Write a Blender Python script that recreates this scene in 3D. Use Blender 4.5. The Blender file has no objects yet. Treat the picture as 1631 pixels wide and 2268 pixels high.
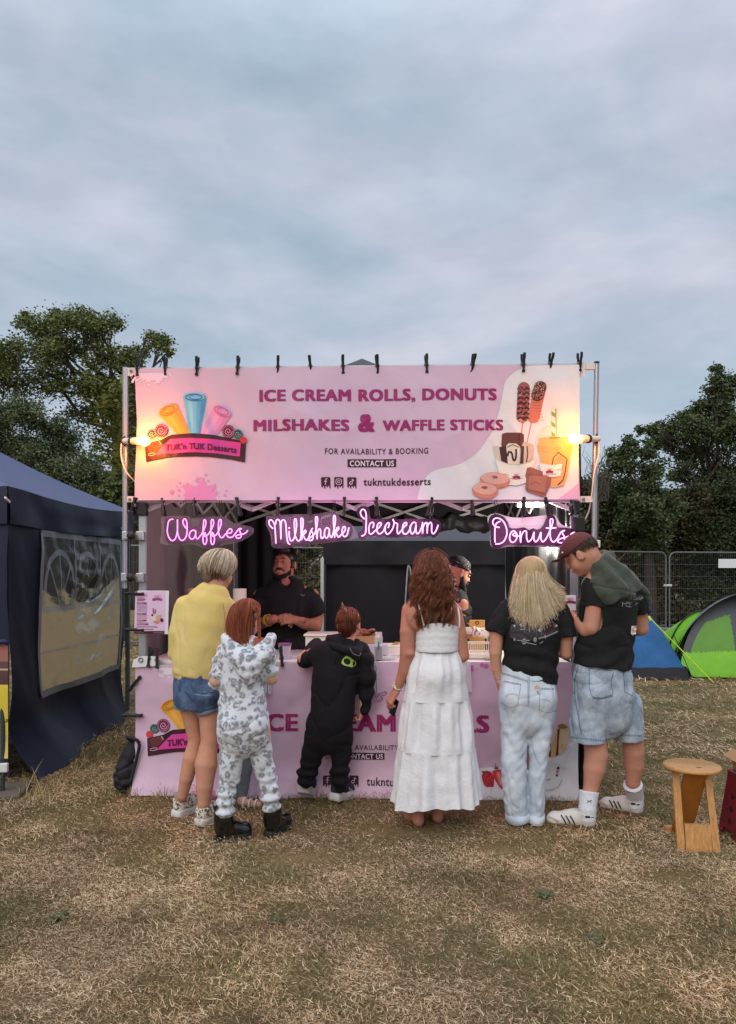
import bpy, bmesh, math, random
import numpy as np
from mathutils import Vector, Matrix, Euler
from mathutils.geometry import tessellate_polygon
sc = bpy.context.scene
COL = sc.collection
PI = math.pi
R = math.radians
# ------------------------------------------------------------------ camera
cam_d = bpy.data.cameras.new("camera")
cam = bpy.data.objects.new("camera", cam_d)
COL.objects.link(cam)
cam.location = (0, 0, 1.5)
cam.rotation_euler = (R(90), 0, 0)
cam_d.sensor_fit = 'VERTICAL'
cam_d.sensor_height = 36.0
cam_d.sensor_width = 36.0 * 736 / 1024
cam_d.lens = 36.0 * 1638 / 2268
cam_d.shift_y = 134.0 / 2268
cam_d.clip_start = 0.05
cam_d.clip_end = 2000
sc.camera = cam
# ------------------------------------------------------------------ world: overcast dusk sky
wd = bpy.data.worlds.new("World")
sc.world = wd
wd.use_nodes = True
nt = wd.node_tree
nt.nodes.clear()
def wn(t, **kw):
 n = nt.nodes.new(t)
 for k, v in kw.items():
  setattr(n, k, v)
 return n
SUN_EL, SUN_ROT = 38.0, 200.0
sky = wn('ShaderNodeTexSky', sky_type='NISHITA', sun_disc=False)
sky.sun_elevation = R(SUN_EL); sky.sun_rotation = R(SUN_ROT)
sky.air_density = 1.4; sky.dust_density = 3.0; sky.ozone_density = 2.0
tc = wn('ShaderNodeTexCoord')
mp = wn('ShaderNodeMapping'); mp.inputs['Scale'].default_value = (1.0, 1.0, 2.6)
mp.inputs['Rotation'].default_value = (0.0, 0.35, 0.5)
n1 = wn('ShaderNodeTexNoise'); n1.inputs['Scale'].default_value = 2.3; n1.inputs['Detail'].default_value = 7; n1.inputs['Roughness'].default_value = .5; n1.inputs['Distortion'].default_value = .5
n2 = wn('ShaderNodeTexNoise'); n2.inputs['Scale'].default_value = 7.0; n2.inputs['Detail'].default_value = 6; n2.inputs['Roughness'].default_value = .55
r1 = wn('ShaderNodeValToRGB')
r1.color_ramp.elements[0].position = .36; r1.color_ramp.elements[0].color = (.42, .535, .65, 1)
r1.color_ramp.elements[1].position = .66; r1.color_ramp.elements[1].color = (.69, .69, .785, 1)
e = r1.color_ramp.elements.new(.52); e.color = (.54, .61, .72, 1)
r2 = wn('ShaderNodeValToRGB')
r2.color_ramp.elements[0].position = .35; r2.color_ramp.elements[0].color = (.90, .915, .93, 1)
r2.color_ramp.elements[1].position = .68; r2.color_ramp.elements[1].color = (1.09, 1.08, 1.07, 1)
mul = wn('ShaderNodeMix', data_type='RGBA', blend_type='MULTIPLY'); mul.inputs[0].default_value = 1
sep = wn('ShaderNodeSeparateXYZ')
# an overcast sky is brighter towards the zenith
el = wn('ShaderNodeMapRange'); el.inputs['From Min'].default_value = .55; el.inputs['From Max'].default_value = 1.0
el.inputs['To Min'].default_value = 1.0; el.inputs['To Max'].default_value = 2.6
el2 = wn('ShaderNodeVectorMath', operation='SCALE')
skm = wn('ShaderNodeVectorMath', operation='SCALE'); skm.inputs['Scale'].default_value = .10
mx = wn('ShaderNodeMix', data_type='RGBA'); mx.inputs[0].default_value = .88
bg = wn('ShaderNodeBackground'); bg.inputs['Strength'].default_value = 1.0
wo = wn('ShaderNodeOutputWorld')
L = nt.links.new
L(tc.outputs['Generated'], mp.inputs['Vector'])
L(mp.outputs[0], n1.inputs['Vector']); L(mp.outputs[0], n2.inputs['Vector'])
L(n1.outputs['Fac'], r1.inputs[0]); L(n2.outputs['Fac'], r2.inputs[0])
L(r1.outputs[0], mul.inputs[6]); L(r2.outputs[0], mul.inputs[7])
L(sky.outputs[0], skm.inputs[0])
L(tc.outputs['Generated'], sep.inputs[0]); L(sep.outputs['Z'], el.inputs['Value'])
L(mul.outputs[2], el2.inputs[0]); L(el.outputs[0], el2.inputs['Scale'])
L(skm.outputs[0], mx.inputs[6]); L(el2.outputs[0], mx.inputs[7])
L(mx.outputs[2], bg.inputs['Color']); L(bg.outputs[0], wo.inputs[0])
# ------------------------------------------------------------------ sun (veiled by cloud)
sd = bpy.data.lights.new("sun", 'SUN')
sd.energy = 1.3; sd.angle = R(50); sd.color = (1.0, .93, .85)
sun = bpy.data.objects.new("sun", sd); COL.objects.link(sun)
sun.location = (-4, -6, 12)
az = R(SUN_ROT)
d = Vector((math.sin(az) * math.cos(R(SUN_EL)), math.cos(az) * math.cos(R(SUN_EL)), math.sin(R(SUN_EL))))
sun.rotation_euler = d.to_track_quat('Z', 'Y').to_euler()
sc.view_settings.view_transform = 'Standard'
sc.view_settings.look = 'None'
sc.view_settings.exposure = 0.0
sc.view_settings.gamma = 1.0
sc.render.engine = 'CYCLES'
sc.cycles.max_bounces = 6
sc.cycles.diffuse_bounces = 3
sc.cycles.transparent_max_bounces = 16
sc.cycles.use_denoising = True
sc.cycles.sample_clamp_indirect = 6
sc.cycles.caustics_reflective = False
sc.cycles.caustics_refractive = False
# ------------------------------------------------------------------ helpers
random.seed(7)
RNG = np.random.default_rng(11)
W, CX, HY = 1638.0, 815.5, 1268.0
def P(px, py, Y):                       # a point of the photo at a given distance
 return Vector(((px - CX) / W * Y, Y, 1.5 - (py - HY) / W * Y))
def GY(py):                             # distance of a ground point
 return 1.5 * W / (py - HY)
def G(px, py):
 Y = GY(py); return Vector(((px - CX) / W * Y, Y, 0.0))
def lin(c):
 c = c / 255.0
 return c / 12.92 if c <= .04045 else ((c + .055) / 1.055) ** 2.4
def C(r, g, b):
 return (lin(r), lin(g), lin(b))
MATS = {}
def mat(name, col=(.5, .5, .5), rough=.6, metal=0.0, var=.12, vscale=7.0, bump=0.0, bscale=60.0, attr=False,
  emit=None, estr=0.0, alpha=1.0, spec=.5, trans=0.0, sheen=0.0, sub=0.0, stretch=None, col2=None, detail=5, ior=1.45, coat=0.0):
 if name in MATS: return MATS[name]
 m = bpy.data.materials.new(name); m.use_nodes = True
 n = m.node_tree; b = n.nodes['Principled BSDF']; k = n.links.new
 b.inputs['Roughness'].default_value = rough
 b.inputs['Metallic'].default_value = metal
 b.inputs['Specular IOR Level'].default_value = spec
 b.inputs['Alpha'].default_value = alpha
 b.inputs['IOR'].default_value = ior
 b.inputs['Transmission Weight'].default_value = trans
 b.inputs['Sheen Weight'].default_value = sheen
 b.inputs['Coat Weight'].default_value = coat
 if sub:
  b.inputs['Subsurface Weight'].default_value = sub
  b.inputs['Subsurface Radius'].default_value = (.02, .008, .005)
  b.inputs['Subsurface Scale'].default_value = .5
 t = n.nodes.new('ShaderNodeTexCoord')
 vec = t.outputs['Object']
 if stretch:
  mpn = n.nodes.new('ShaderNodeMapping'); mpn.inputs['Scale'].default_value = stretch
  k(vec, mpn.inputs[0]); vec = mpn.outputs[0]
 if attr:
  a = n.nodes.new('ShaderNodeAttribute'); a.attribute_name = 'Col'; base = a.outputs['Color']
 else:
  rg = n.nodes.new('ShaderNodeRGB'); rg.outputs[0].default_value = (*col, 1); base = rg.outputs[0]
 if var or col2:
  ns = n.nodes.new('ShaderNodeTexNoise'); ns.inputs['Scale'].default_value = vscale; ns.inputs['Detail'].default_value = detail
  ns.inputs['Roughness'].default_value = .6
  k(vec, ns.inputs['Vector'])
  if col2:
   mxn = n.nodes.new('ShaderNodeMix'); mxn.data_type = 'RGBA'
   rr = n.nodes.new('ShaderNodeValToRGB'); rr.color_ramp.elements[0].position = .4; rr.color_ramp.elements[1].position = .62
   k(ns.outputs['Fac'], rr.inputs[0]); k(rr.outputs[0], mxn.inputs[0]); k(base, mxn.inputs[6]); mxn.inputs[7].default_value = (*col2, 1)
   base = mxn.outputs[2]
  mr = n.nodes.new('ShaderNodeMapRange'); mr.inputs['From Min'].default_value = .25; mr.inputs['From Max'].default_value = .75
  mr.inputs['To Min'].default_value = 1 - var; mr.inputs['To Max'].default_value = 1 + var
  k(ns.outputs['Fac'], mr.inputs['Value'])
  sm = n.nodes.new('ShaderNodeVectorMath'); sm.operation = 'SCALE'
  k(base, sm.inputs[0]); k(mr.outputs[0], sm.inputs['Scale']); base = sm.outputs[0]
 k(base, b.inputs['Base Color'])
 if bump:
  nb = n.nodes.new('ShaderNodeTexNoise'); nb.inputs['Scale'].default_value = bscale; nb.inputs['Detail'].default_value = 4
  k(vec, nb.inputs['Vector'])
  bp = n.nodes.new('ShaderNodeBump'); bp.inputs['Strength'].default_value = bump; bp.inputs['Distance'].default_value = .01
  k(nb.outputs['Fac'], bp.inputs['Height']); k(bp.outputs[0], b.inputs['Normal'])
 if emit:
  b.inputs['Emission Color'].default_value = (*emit, 1); b.inputs['Emission Strength'].default_value = estr
 MATS[name] = m
 return m
ORG = {}
def tag(o, label=None, cat=None, group=None, kind=None):
 if label: o['label'] = label
 if cat: o['category'] = cat
 if group: o['group'] = group
 if kind: o['kind'] = kind
 return o
def thing(name, label, cat, loc=(0, 0, 0), group=None):
 o = bpy.data.objects.new(name, None); COL.objects.link(o)
 o.empty_display_size = .1
 o.location = loc; ORG[o.name] = Vector(loc)
 return tag(o, label, cat, group)
def lamp(name, loc, energy, color, size, parent):
 l = bpy.data.lights.new(name, 'POINT'); l.energy = energy; l.color = color; l.shadow_soft_size = size
 o = bpy.data.objects.new(name, l); COL.objects.link(o); o.parent = parent; o.location = Vector(loc) - ORG[parent.name]; return o
def copy_thing(o, loc=None, rot=None, label=None, scale=None, parent=None):
 c = o.copy(); COL.objects.link(c); ORG[c.name] = Vector(loc) if loc is not None else ORG.get(o.name, Vector())
 if loc is not None: c.location = loc
 if rot is not None: c.rotation_euler = rot
 if scale is not None: c.scale = scale
 if label: c['label'] = label
 for ch in o.children:
  d2 = ch.copy(); COL.objects.link(d2); d2.parent = c
  for g in ch.children:
   e2 = g.copy(); COL.objects.link(e2); e2.parent = d2
 return c
def link_mesh(me, name, material, parent=None, loc=None):
 if not isinstance(material, (list, tuple)): material = [material]
 for m in material: me.materials.append(m)
 o = bpy.data.objects.new(name, me); COL.objects.link(o)
 if parent is not None:
  o.parent = parent; ORG[o.name] = ORG[parent.name]
 else:
  ORG[o.name] = Vector(loc) if loc is not None else Vector()
  o.location = ORG[o.name]
 return o
def np_mesh(name, V, F, material, parent=None, loc=None, smooth=True, cols=None, midx=None):
 """V (n,3) world coordinates, F list/array of equal length polygons"""
 V = np.asarray(V, np.float32); F = np.asarray(F, np.int32)
 base = ORG[parent.name] if parent is not None else (Vector(loc) if loc is not None else Vector())
 V = V - np.array(base, np.float32)
 me = bpy.data.meshes.new(name)
 k = F.shape[1]
 me.vertices.add(len(V)); me.vertices.foreach_set('co', V.ravel())
 me.loops.add(F.size); me.loops.foreach_set('vertex_index', F.ravel())
 me.polygons.add(len(F)); me.polygons.foreach_set('loop_start', np.arange(0, F.size, k, dtype=np.int32))
 me.polygons.foreach_set('use_smooth', np.full(len(F), smooth, bool))
 if midx is not None: me.polygons.foreach_set('material_index', np.asarray(midx, np.int32))
 me.update(calc_edges=True)
 if cols is not None:          # per face colours
  ca = me.color_attributes.new('Col', 'FLOAT_COLOR', 'CORNER')
  cc = np.ones((len(F), k, 4), np.float32); cc[:, :, :3] = np.asarray(cols, np.float32)[:, None, :]
  ca.data.foreach_set('color', cc.ravel())
 return link_mesh(me, name, material, parent, base)
class MB:
 """collects shapes in world coordinates and links them as ONE mesh object"""
 def __init__(s, col=(1, 1, 1)):
  s.v = []; s.f = []; s.c = []; s.col = col; s.mi = []; s.m = 0
 def add(s, vs, fs, col=None):
  o = len(s.v); s.v.extend([tuple(x) for x in vs])
  for f in fs:
   s.f.append([i + o for i in f]); s.c.append(col or s.col); s.mi.append(s.m)
 def box(s, c, size, rot=None, col=None, bev=0.0):
  c = Vector(c); x, y, z = [q / 2 for q in size]
  M = rot if rot is not None else Matrix.Identity(3)
  if isinstance(M, (int, float)): M = Matrix.Rotation(M, 3, 'Z')
  if bev <= 0:
   vs = [c + M @ Vector((a * x, b * y, d * z)) for a in (-1, 1) for b in (-1, 1) for d in (-1, 1)]
   s.add(vs, [(0, 1, 3, 2), (4, 6, 7, 5), (0, 4, 5, 1), (2, 3, 7, 6), (0, 2, 6, 4), (1, 5, 7, 3)], col)
  else:
   bm = bmesh.new(); bmesh.ops.create_cube(bm, size=1)
   for v in bm.verts: v.co = Vector((v.co.x * 2 * x, v.co.y * 2 * y, v.co.z * 2 * z))
   bmesh.ops.bevel(bm, geom=bm.edges[:], offset=bev, segments=2, profile=.5, affect='EDGES')
   bm.verts.index_update()
   s.add([c + M @ v.co for v in bm.verts], [[v.index for v in f.verts] for f in bm.faces], col); bm.free()
 def bar(s, a, b, w, h, col=None, up=(0, 0, 1)):
  a, b = Vector(a), Vector(b); d = (b - a); l = d.length
  if l < 1e-6: return
  d.normalize(); u = Vector(up)
  if abs(d.dot(u)) > .98: u = Vector((1, 0, 0)) if abs(d.x) < .9 else Vector((0, 1, 0))
  sx = d.cross(u).normalized(); uz = sx.cross(d)
  M = Matrix((sx, d, uz)).transposed()
  s.box((a + b) / 2, (w, l, h), M, col)
 def tube(s, pts, r, n=8, col=None, cap=True, closed=False):
  pts = [Vector(p) for p in pts]; N = len(pts)
  rs = r if isinstance(r, (list, tuple)) else [r] * N
  tang = []
  for i in range(N):
   if closed: t = pts[(i + 1) % N] - pts[i - 1]
   else: t = pts[min(i + 1, N - 1)] - pts[max(i - 1, 0)]
   tang.append(t.normalized() if t.length > 1e-9 else Vector((0, 0, 1)))
  u = tang[0].orthogonal().normalized(); vs = []
  for i in range(N):
   t = tang[i]; u = u - t * u.dot(t)
   u = u.normalized() if u.length > 1e-6 else t.orthogonal().normalized()
   w = t.cross(u)
   for j in range(n):
    a = 2 * PI * j / n
    vs.append(pts[i] + (u * math.cos(a) + w * math.sin(a)) * rs[i])
  fs = []
  for i in range(N if closed else N - 1):
   i2 = (i + 1) % N
   for j in range(n):
    j2 = (j + 1) % n
    fs.append((i * n + j, i * n + j2, i2 * n + j2, i2 * n + j))
  if cap and not closed:
   fs.append(tuple(range(n))[::-1]); fs.append(tuple((N - 1) * n + j for j in range(n)))
  s.add(vs, fs, col)
 def lathe(s, base, prof, n=24, col=None, M=None):
  base = Vector(base); vs = []; fs = []
  for (r, z) in prof:
   for j in range(n):
    a = 2 * PI * j / n; q = Vector((r * math.cos(a), r * math.sin(a), z))
    vs.append(base + (M @ q if M is not None else q))
  for i in range(len(prof) - 1):
   for j in range(n):
    j2 = (j + 1) % n
    fs.append((i * n + j, i * n + j2, (i + 1) * n + j2, (i + 1) * n + j))
  fs.append(tuple(range(n))[::-1]); fs.append(tuple((len(prof) - 1) * n + j for j in range(n)))
  s.add(vs, fs, col)
 def ball(s, c, r, n=10, col=None, M=None):
  r = r if isinstance(r, (list, tuple)) else (r, r, r); c = Vector(c); vs = []; fs = []; m = max(4, n // 2)
  for i in range(m + 1):
   p = PI * i / m
   for j in range(n):
    a = 2 * PI * j / n
    q = Vector((r[0] * math.sin(p) * math.cos(a), r[1] * math.sin(p) * math.sin(a), r[2] * math.cos(p)))
    vs.append(c + (M @ q if M is not None else q))
  for i in range(m):
   for j in range(n):
    j2 = (j + 1) % n; fs.append((i * n + j, (i + 1) * n + j, (i + 1) * n + j2, i * n + j2))
  s.add(vs, fs, col)
 def prism(s, poly, fn, t0, t1, col=None):
  """closed 2-D outline extruded: fn(u, v, w) -> point"""
  tr = tessellate_polygon([[Vector((p[0], p[1], 0)) for p in poly]]); n = len(poly)
  a = [fn(p[0], p[1], t0) for p in poly]; b = [fn(p[0], p[1], t1) for p in poly]
  fs = [tuple(t) for t in tr] + [tuple(i + n for i in reversed(t)) for t in tr]
  fs += [(i, (i + 1) % n, (i + 1) % n + n, i + n) for i in range(n)]
  s.add(a + b, fs, col)
 def grid(s, nu, nv, fn, col=None, colfn=None):
  vs = [fn(i / nu, j / nv) for j in range(nv + 1) for i in range(nu + 1)]
  w = nu + 1
  o = len(s.v); s.v.extend([tuple(x) for x in vs])
  for j in range(nv):
   for i in range(nu):
    s.f.append([o + j * w + i, o + j * w + i + 1, o + (j + 1) * w + i + 1, o + (j + 1) * w + i])
    s.c.append(colfn((i + .5) / nu, (j + .5) / nv) if colfn else (col or s.col)); s.mi.append(s.m)
 def build(s, name, material, parent=None, loc=None, smooth=False, angle=None, fix=True):
  base = ORG[parent.name] if parent is not None else (Vector(loc) if loc is not None else Vector())
  me = bpy.data.meshes.new(name)
  me.from_pydata([(x - base.x, y - base.y, z - base.z) for x, y, z in s.v], [], s.f)
  me.polygons.foreach_set('material_index', np.array(s.mi, np.int32))
  ca = me.color_attributes.new('Col', 'FLOAT_COLOR', 'CORNER')
  lt = np.array([len(f) for f in s.f]); cc = np.ones((lt.sum(), 4), np.float32)
  cc[:, :3] = np.repeat(np.array(s.c, np.float32)[:, :3], lt, axis=0)
  ca.data.foreach_set('color', cc.ravel())
  if fix:
   bm = bmesh.new(); bm.from_mesh(me); bmesh.ops.recalc_face_normals(bm, faces=bm.faces[:]); bm.to_mesh(me); bm.free()
  if smooth:
   me.polygons.foreach_set('use_smooth', np.ones(len(me.polygons), bool))
   if angle: me.set_sharp_from_angle(angle=R(angle))
  me.update()
  return link_mesh(me, name, material, parent, base)
# ---- value noise in numpy
def _h(ix, iy, iz, seed):
 n = (ix * 374761393 + iy * 668265263 + iz * 2147483647 + seed * 974711) & 0x7fffffff
 n = ((n ^ (n >> 13)) * 1274126177) & 0x7fffffff
 n = n ^ (n >> 16)
 return (n & 0xffff) / 32767.5 - 1.0
def vnoise(p, seed=0):
 p = np.asarray(p, np.float64); i = np.floor(p).astype(np.int64); f = p - i; f = f * f * (3 - 2 * f)
 r = 0
 for dx in (0, 1):
  for dy in (0, 1):
   for dz in (0, 1):
    w = (f[:, 0] if dx else 1 - f[:, 0]) * (f[:, 1] if dy else 1 - f[:, 1]) * (f[:, 2] if dz else 1 - f[:, 2])
    r = r + w * _h(i[:, 0] + dx, i[:, 1] + dy, i[:, 2] + dz, seed)
 return r
def fnoise(p, scale, seed=0, octv=3):
 p = np.asarray(p) * np.asarray(scale); a = 1.0; r = 0
 for o in range(octv):
  r = r + a * vnoise(p, seed + o); p = p * 2.03; a *= .5
 return r
def n2(x, y, s=0):          # scalar smooth noise of two variables
 return float(vnoise(np.array([[x, y, .37]]), s)[0])
# ---- signed distance modelling for bodies and clothing
class SDF:
 def __init__(s, h=.008): s.h = h; s.p = []
 def cone(s, a, b, ra, rb, k=.02, op='add'):
  s.p.append(('cone', np.array(a, float), np.array(b, float), ra, rb, k, op)); return s
 def chain(s, pts, k=.02, grow=0.0, op='add'):
  """pts: [(point, radius), ...]"""
  if len(pts) == 1: s.ell(pts[0][0], (pts[0][1] + grow,) * 3, k=k, op=op)
  for i, ((a, ra), (b, rb)) in enumerate(zip(pts, pts[1:])): s.cone(a, b, ra + grow, rb + grow, k if i == 0 or op == 'sub' else min(k, .006), op)
  return s
 def ell(s, c, r, M=None, k=.02, op='add'):
  s.p.append(('ell', np.array(c, float), np.array(r, float), np.array(M if M is not None else np.eye(3), float), k, op)); return s
 def loft(s, rows, k=.02, op='add', grow=0.0, flat=False):
  """rows: (centre, half width, half depth, yaw); flat: square cut at the last row"""
  for i, (q, w) in enumerate(zip(rows, rows[1:])):
   s.p.append(('sec', np.array(q[0], float), np.array(w[0], float), q[1] + grow, w[1] + grow, q[2] + grow, w[2] + grow,
      (q[3] + w[3]) / 2 if len(q) > 3 else 0.0, flat and i == len(rows) - 2, k if i == 0 else min(k, .006), op))
  return s
 def cut(s, p, n): s.p.append(('cut', np.array(p, float), np.array(Vector(n).normalized(), float))); return s
 def _bounds(s, q):
  if q[0] == 'cone': return np.minimum(q[1] - q[3], q[2] - q[4]), np.maximum(q[1] + q[3], q[2] + q[4])
  if q[0] == 'ell': m = q[2].max(); return q[1] - m, q[1] + m
  if q[0] == 'sec':
   m1 = max(q[3], q[5]); m2 = max(q[4], q[6]); return np.minimum(q[1] - m1, q[2] - m2), np.maximum(q[1] + m1, q[2] + m2)
 def mesh(s, smooth=2, disp=None):
  bs = [s._bounds(q) for q in s.p if q[0] != 'cut' and q[-1] == 'add']
  lo = np.min([b[0] for b in bs], 0) - 3 * s.h - .012; hi = np.max([b[1] for b in bs], 0) + 3 * s.h + .012
  n = np.ceil((hi - lo) / s.h).astype(int) + 1
  F = np.full(n, .15, np.float32)
  ax = [lo[i] + s.h * np.arange(n[i]) for i in range(3)]
  for q in s.p:
   if q[0] == 'cut':
    D = ((ax[0][:, None, None] - q[1][0]) * q[2][0] + (ax[1][None, :, None] - q[1][1]) * q[2][1] + (ax[2][None, None, :] - q[1][2]) * q[2][2])
    np.maximum(F, D.astype(np.float32), out=F); continue
   k = q[-2]; b0, b1 = s._bounds(q); mg = max(.05, k * 1.5)
   i0 = np.maximum(np.floor((b0 - mg - lo) / s.h).astype(int), 0); i1 = np.minimum(np.ceil((b1 + mg - lo) / s.h).astype(int) + 1, n)
   if (i1 <= i0).any(): continue
   X = ax[0][i0[0]:i1[0]][:, None, None]; Y = ax[1][i0[1]:i1[1]][None, :, None]; Z = ax[2][i0[2]:i1[2]][None, None, :]
   if q[0] == 'cone':
    a, b = q[1], q[2]; d = b - a; L2 = max((d * d).sum(), 1e-12)
    t = np.clip(((X - a[0]) * d[0] + (Y - a[1]) * d[1] + (Z - a[2]) * d[2]) / L2, 0, 1)
    D = np.sqrt((X - a[0] - t * d[0]) ** 2 + (Y - a[1] - t * d[1]) ** 2 + (Z - a[2] - t * d[2]) ** 2) - (q[3] + (q[4] - q[3]) * t)
   elif q[0] == 'ell':
    c, r, M = q[1], q[2], q[3]
    x, y, z = X - c[0], Y - c[1], Z - c[2]
    l = [(x * M[0][i] + y * M[1][i] + z * M[2][i]) / r[i] for i in range(3)]
    k0 = np.sqrt(l[0] ** 2 + l[1] ** 2 + l[2] ** 2); k1 = np.sqrt((l[0] / r[0]) ** 2 + (l[1] / r[1]) ** 2 + (l[2] / r[2]) ** 2) + 1e-9
    D = k0 * (k0 - 1) / k1
   else:
    a, b = q[1], q[2]; d = b - a; Ld = math.sqrt((d * d).sum()) + 1e-9; t = np.clip(((X - a[0]) * d[0] + (Y - a[1]) * d[1] + (Z - a[2]) * d[2]) / Ld ** 2, 0, 1)
    axv = d / Ld; sd_ = np.array([math.cos(q[7]), math.sin(q[7]), 0.0]); sd_ = sd_ - axv * (sd_ @ axv); sd_ /= np.linalg.norm(sd_); fr = np.cross(axv, sd_)
    rx, ry, rz = X - a[0] - t * d[0], Y - a[1] - t * d[1], Z - a[2] - t * d[2]
    hw = q[3] + (q[4] - q[3]) * t; hd = q[5] + (q[6] - q[5]) * t; m = np.minimum(hw, hd)
    S = (rx * sd_[0] + ry * sd_[1] + rz * sd_[2]); Q = (rx * fr[0] + ry * fr[1] + rz * fr[2]); A = (rx * axv[0] + ry * axv[1] + rz * axv[2])
    k0 = np.sqrt((S / hw) ** 2 + (Q / hd) ** 2 + (A / m) ** 2); k1 = np.sqrt((S / hw ** 2) ** 2 + (Q / hd ** 2) ** 2 + (A / m ** 2) ** 2) + 1e-9
    D = k0 * (k0 - 1) / k1
    D = np.where(k0 < 1e-6, -m, D)
    if q[8]: D = np.maximum(D, (X - b[0]) * axv[0] + (Y - b[1]) * axv[1] + (Z - b[2]) * axv[2])
   D = D.astype(np.float32); sl = tuple(slice(i0[i], i1[i]) for i in range(3)); f = F[sl]
   if q[-1] == 'add':
    hh = np.maximum(k - np.abs(f - D), 0) / k
    F[sl] = np.minimum(f, D) - hh * hh * k * .25
   else:
    D = -D; hh = np.maximum(k - np.abs(f - D), 0) / k
    F[sl] = np.maximum(f, D) + hh * hh * k * .25
  F[0], F[-1] = .1, .1; F[:, 0], F[:, -1] = .1, .1; F[:, :, 0], F[:, :, -1] = .1, .1
  V, Q = surface_nets(F, lo, s.h)
  V = laplace(V, Q, smooth)
  if disp is not None:
   N = vnormals(V, Q); V = V + N * disp(V, N)[:, None]
  return V, Q
 def build(s, name, material, parent=None, loc=None, smooth=2, disp=None):
  V, Q = s.mesh(smooth, disp)
  return np_mesh(name, V, Q, material, parent, loc)
def surface_nets(F, org, h):
 S = F < 0
 c = sum(S[i:F.shape[0] - 1 + i, j:F.shape[1] - 1 + j, k:F.shape[2] - 1 + k].astype(np.int8) for i in (0, 1) for j in (0, 1) for k in (0, 1))
 act = (c > 0) & (c < 8)
 I = np.argwhere(act); idx = np.full(act.shape, -1, np.int64); idx[act] = np.arange(len(I))
 pos = np.zeros((len(I), 3)); cnt = np.zeros(len(I))
 cs = [(i, j, k) for i in (0, 1) for j in (0, 1) for k in (0, 1)]
 for a in cs:
  for b in cs:
   if sum(b) - sum(a) == 1 and all(b[q] >= a[q] for q in range(3)):
    fa = F[I[:, 0] + a[0], I[:, 1] + a[1], I[:, 2] + a[2]]; fb = F[I[:, 0] + b[0], I[:, 1] + b[1], I[:, 2] + b[2]]
    m = (fa < 0) != (fb < 0); t = fa[m] / (fa[m] - fb[m])
    pos[m] += np.array(a) + t[:, None] * (np.array(b) - np.array(a)); cnt[m] += 1
 V = org + h * (I + pos / np.maximum(cnt, 1)[:, None])
 quads = []
 for axis in range(3):
  o = [q for q in range(3) if q != axis]
  s0 = [slice(None)] * 3; s1 = [slice(None)] * 3; s0[axis] = slice(0, -1); s1[axis] = slice(1, None)
  A, B = S[tuple(s0)], S[tuple(s1)]
  E = np.argwhere(A != B); E = E[(E[:, o[0]] > 0) & (E[:, o[1]] > 0) & (E[:, o[0]] < act.shape[o[0]]) & (E[:, o[1]] < act.shape[o[1]])]
  ins = A[E[:, 0], E[:, 1], E[:, 2]]
  q = []
  for (da, db) in ((1, 1), (0, 1), (0, 0), (1, 0)):
   X = E.copy(); X[:, o[0]] -= da; X[:, o[1]] -= db; q.append(idx[X[:, 0], X[:, 1], X[:, 2]])
  q = np.stack(q, 1)
  flip = ins if axis != 1 else ~ins
  q[~flip] = q[~flip][:, ::-1]
  quads.append(q)
 Q = np.concatenate(quads); Q = Q[(Q >= 0).all(1)]
 return V, Q
def laplace(V, Q, it, lam=.5):
 if it <= 0: return V
 E = np.concatenate([Q[:, [0, 1]], Q[:, [1, 2]], Q[:, [2, 3]], Q[:, [3, 0]]]); n = len(V)
 a = np.concatenate([E[:, 0], E[:, 1]]); b = np.concatenate([E[:, 1], E[:, 0]]); cnt = np.maximum(np.bincount(a, minlength=n), 1)[:, None]
 for _ in range(it):
  m = np.stack([np.bincount(a, V[b, i], minlength=n) for i in range(3)], 1) / cnt
  V = V + lam * (m - V)
 return V
def vnormals(V, Q):
 fn = np.cross(V[Q[:, 2]] - V[Q[:, 0]], V[Q[:, 3]] - V[Q[:, 1]]); N = np.zeros_like(V)
 for i in range(3):
  for c in range(4): N[:, i] += np.bincount(Q[:, c], fn[:, i], minlength=len(V))
 return N / (np.linalg.norm(N, axis=1)[:, None] + 1e-12)
# ---- ribbons / strands in one array mesh
def strands(name, paths, widths, cols, material, parent, sides=3, loc=None):
 """paths (n,m,3): n thin tapered tubes of m points"""
 Pn = np.asarray(paths, float); n, m, _ = Pn.shape
 T = np.gradient(Pn, axis=1); T /= np.linalg.norm(T, axis=2)[..., None] + 1e-9
 ref = RNG.normal(size=(n, 1, 3)); U = np.cross(T, ref); U /= np.linalg.norm(U, axis=2)[..., None] + 1e-9
 Wv = np.cross(T, U); ang = 2 * PI * np.arange(sides) / sides
 w = np.asarray(widths)
 if w.ndim == 1: w = w[:, None] * np.ones((1, m))
 ring = (U[:, :, None, :] * np.cos(ang)[None, None, :, None] + Wv[:, :, None, :] * np.sin(ang)[None, None, :, None]) * w[:, :, None, None]
 V = (Pn[:, :, None, :] + ring).reshape(-1, 3)
 i, j, q = np.meshgrid(np.arange(n), np.arange(m - 1), np.arange(sides), indexing='ij'); q2 = (q + 1) % sides
 b = i * m * sides
 F = np.stack([b + j * sides + q, b + j * sides + q2, b + (j + 1) * sides + q2, b + (j + 1) * sides + q], -1).reshape(-1, 4)
 cc = np.repeat(np.asarray(cols, float), (m - 1) * sides, axis=0)
 return np_mesh(name, V, F, material, parent, loc, True, cc)
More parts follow.
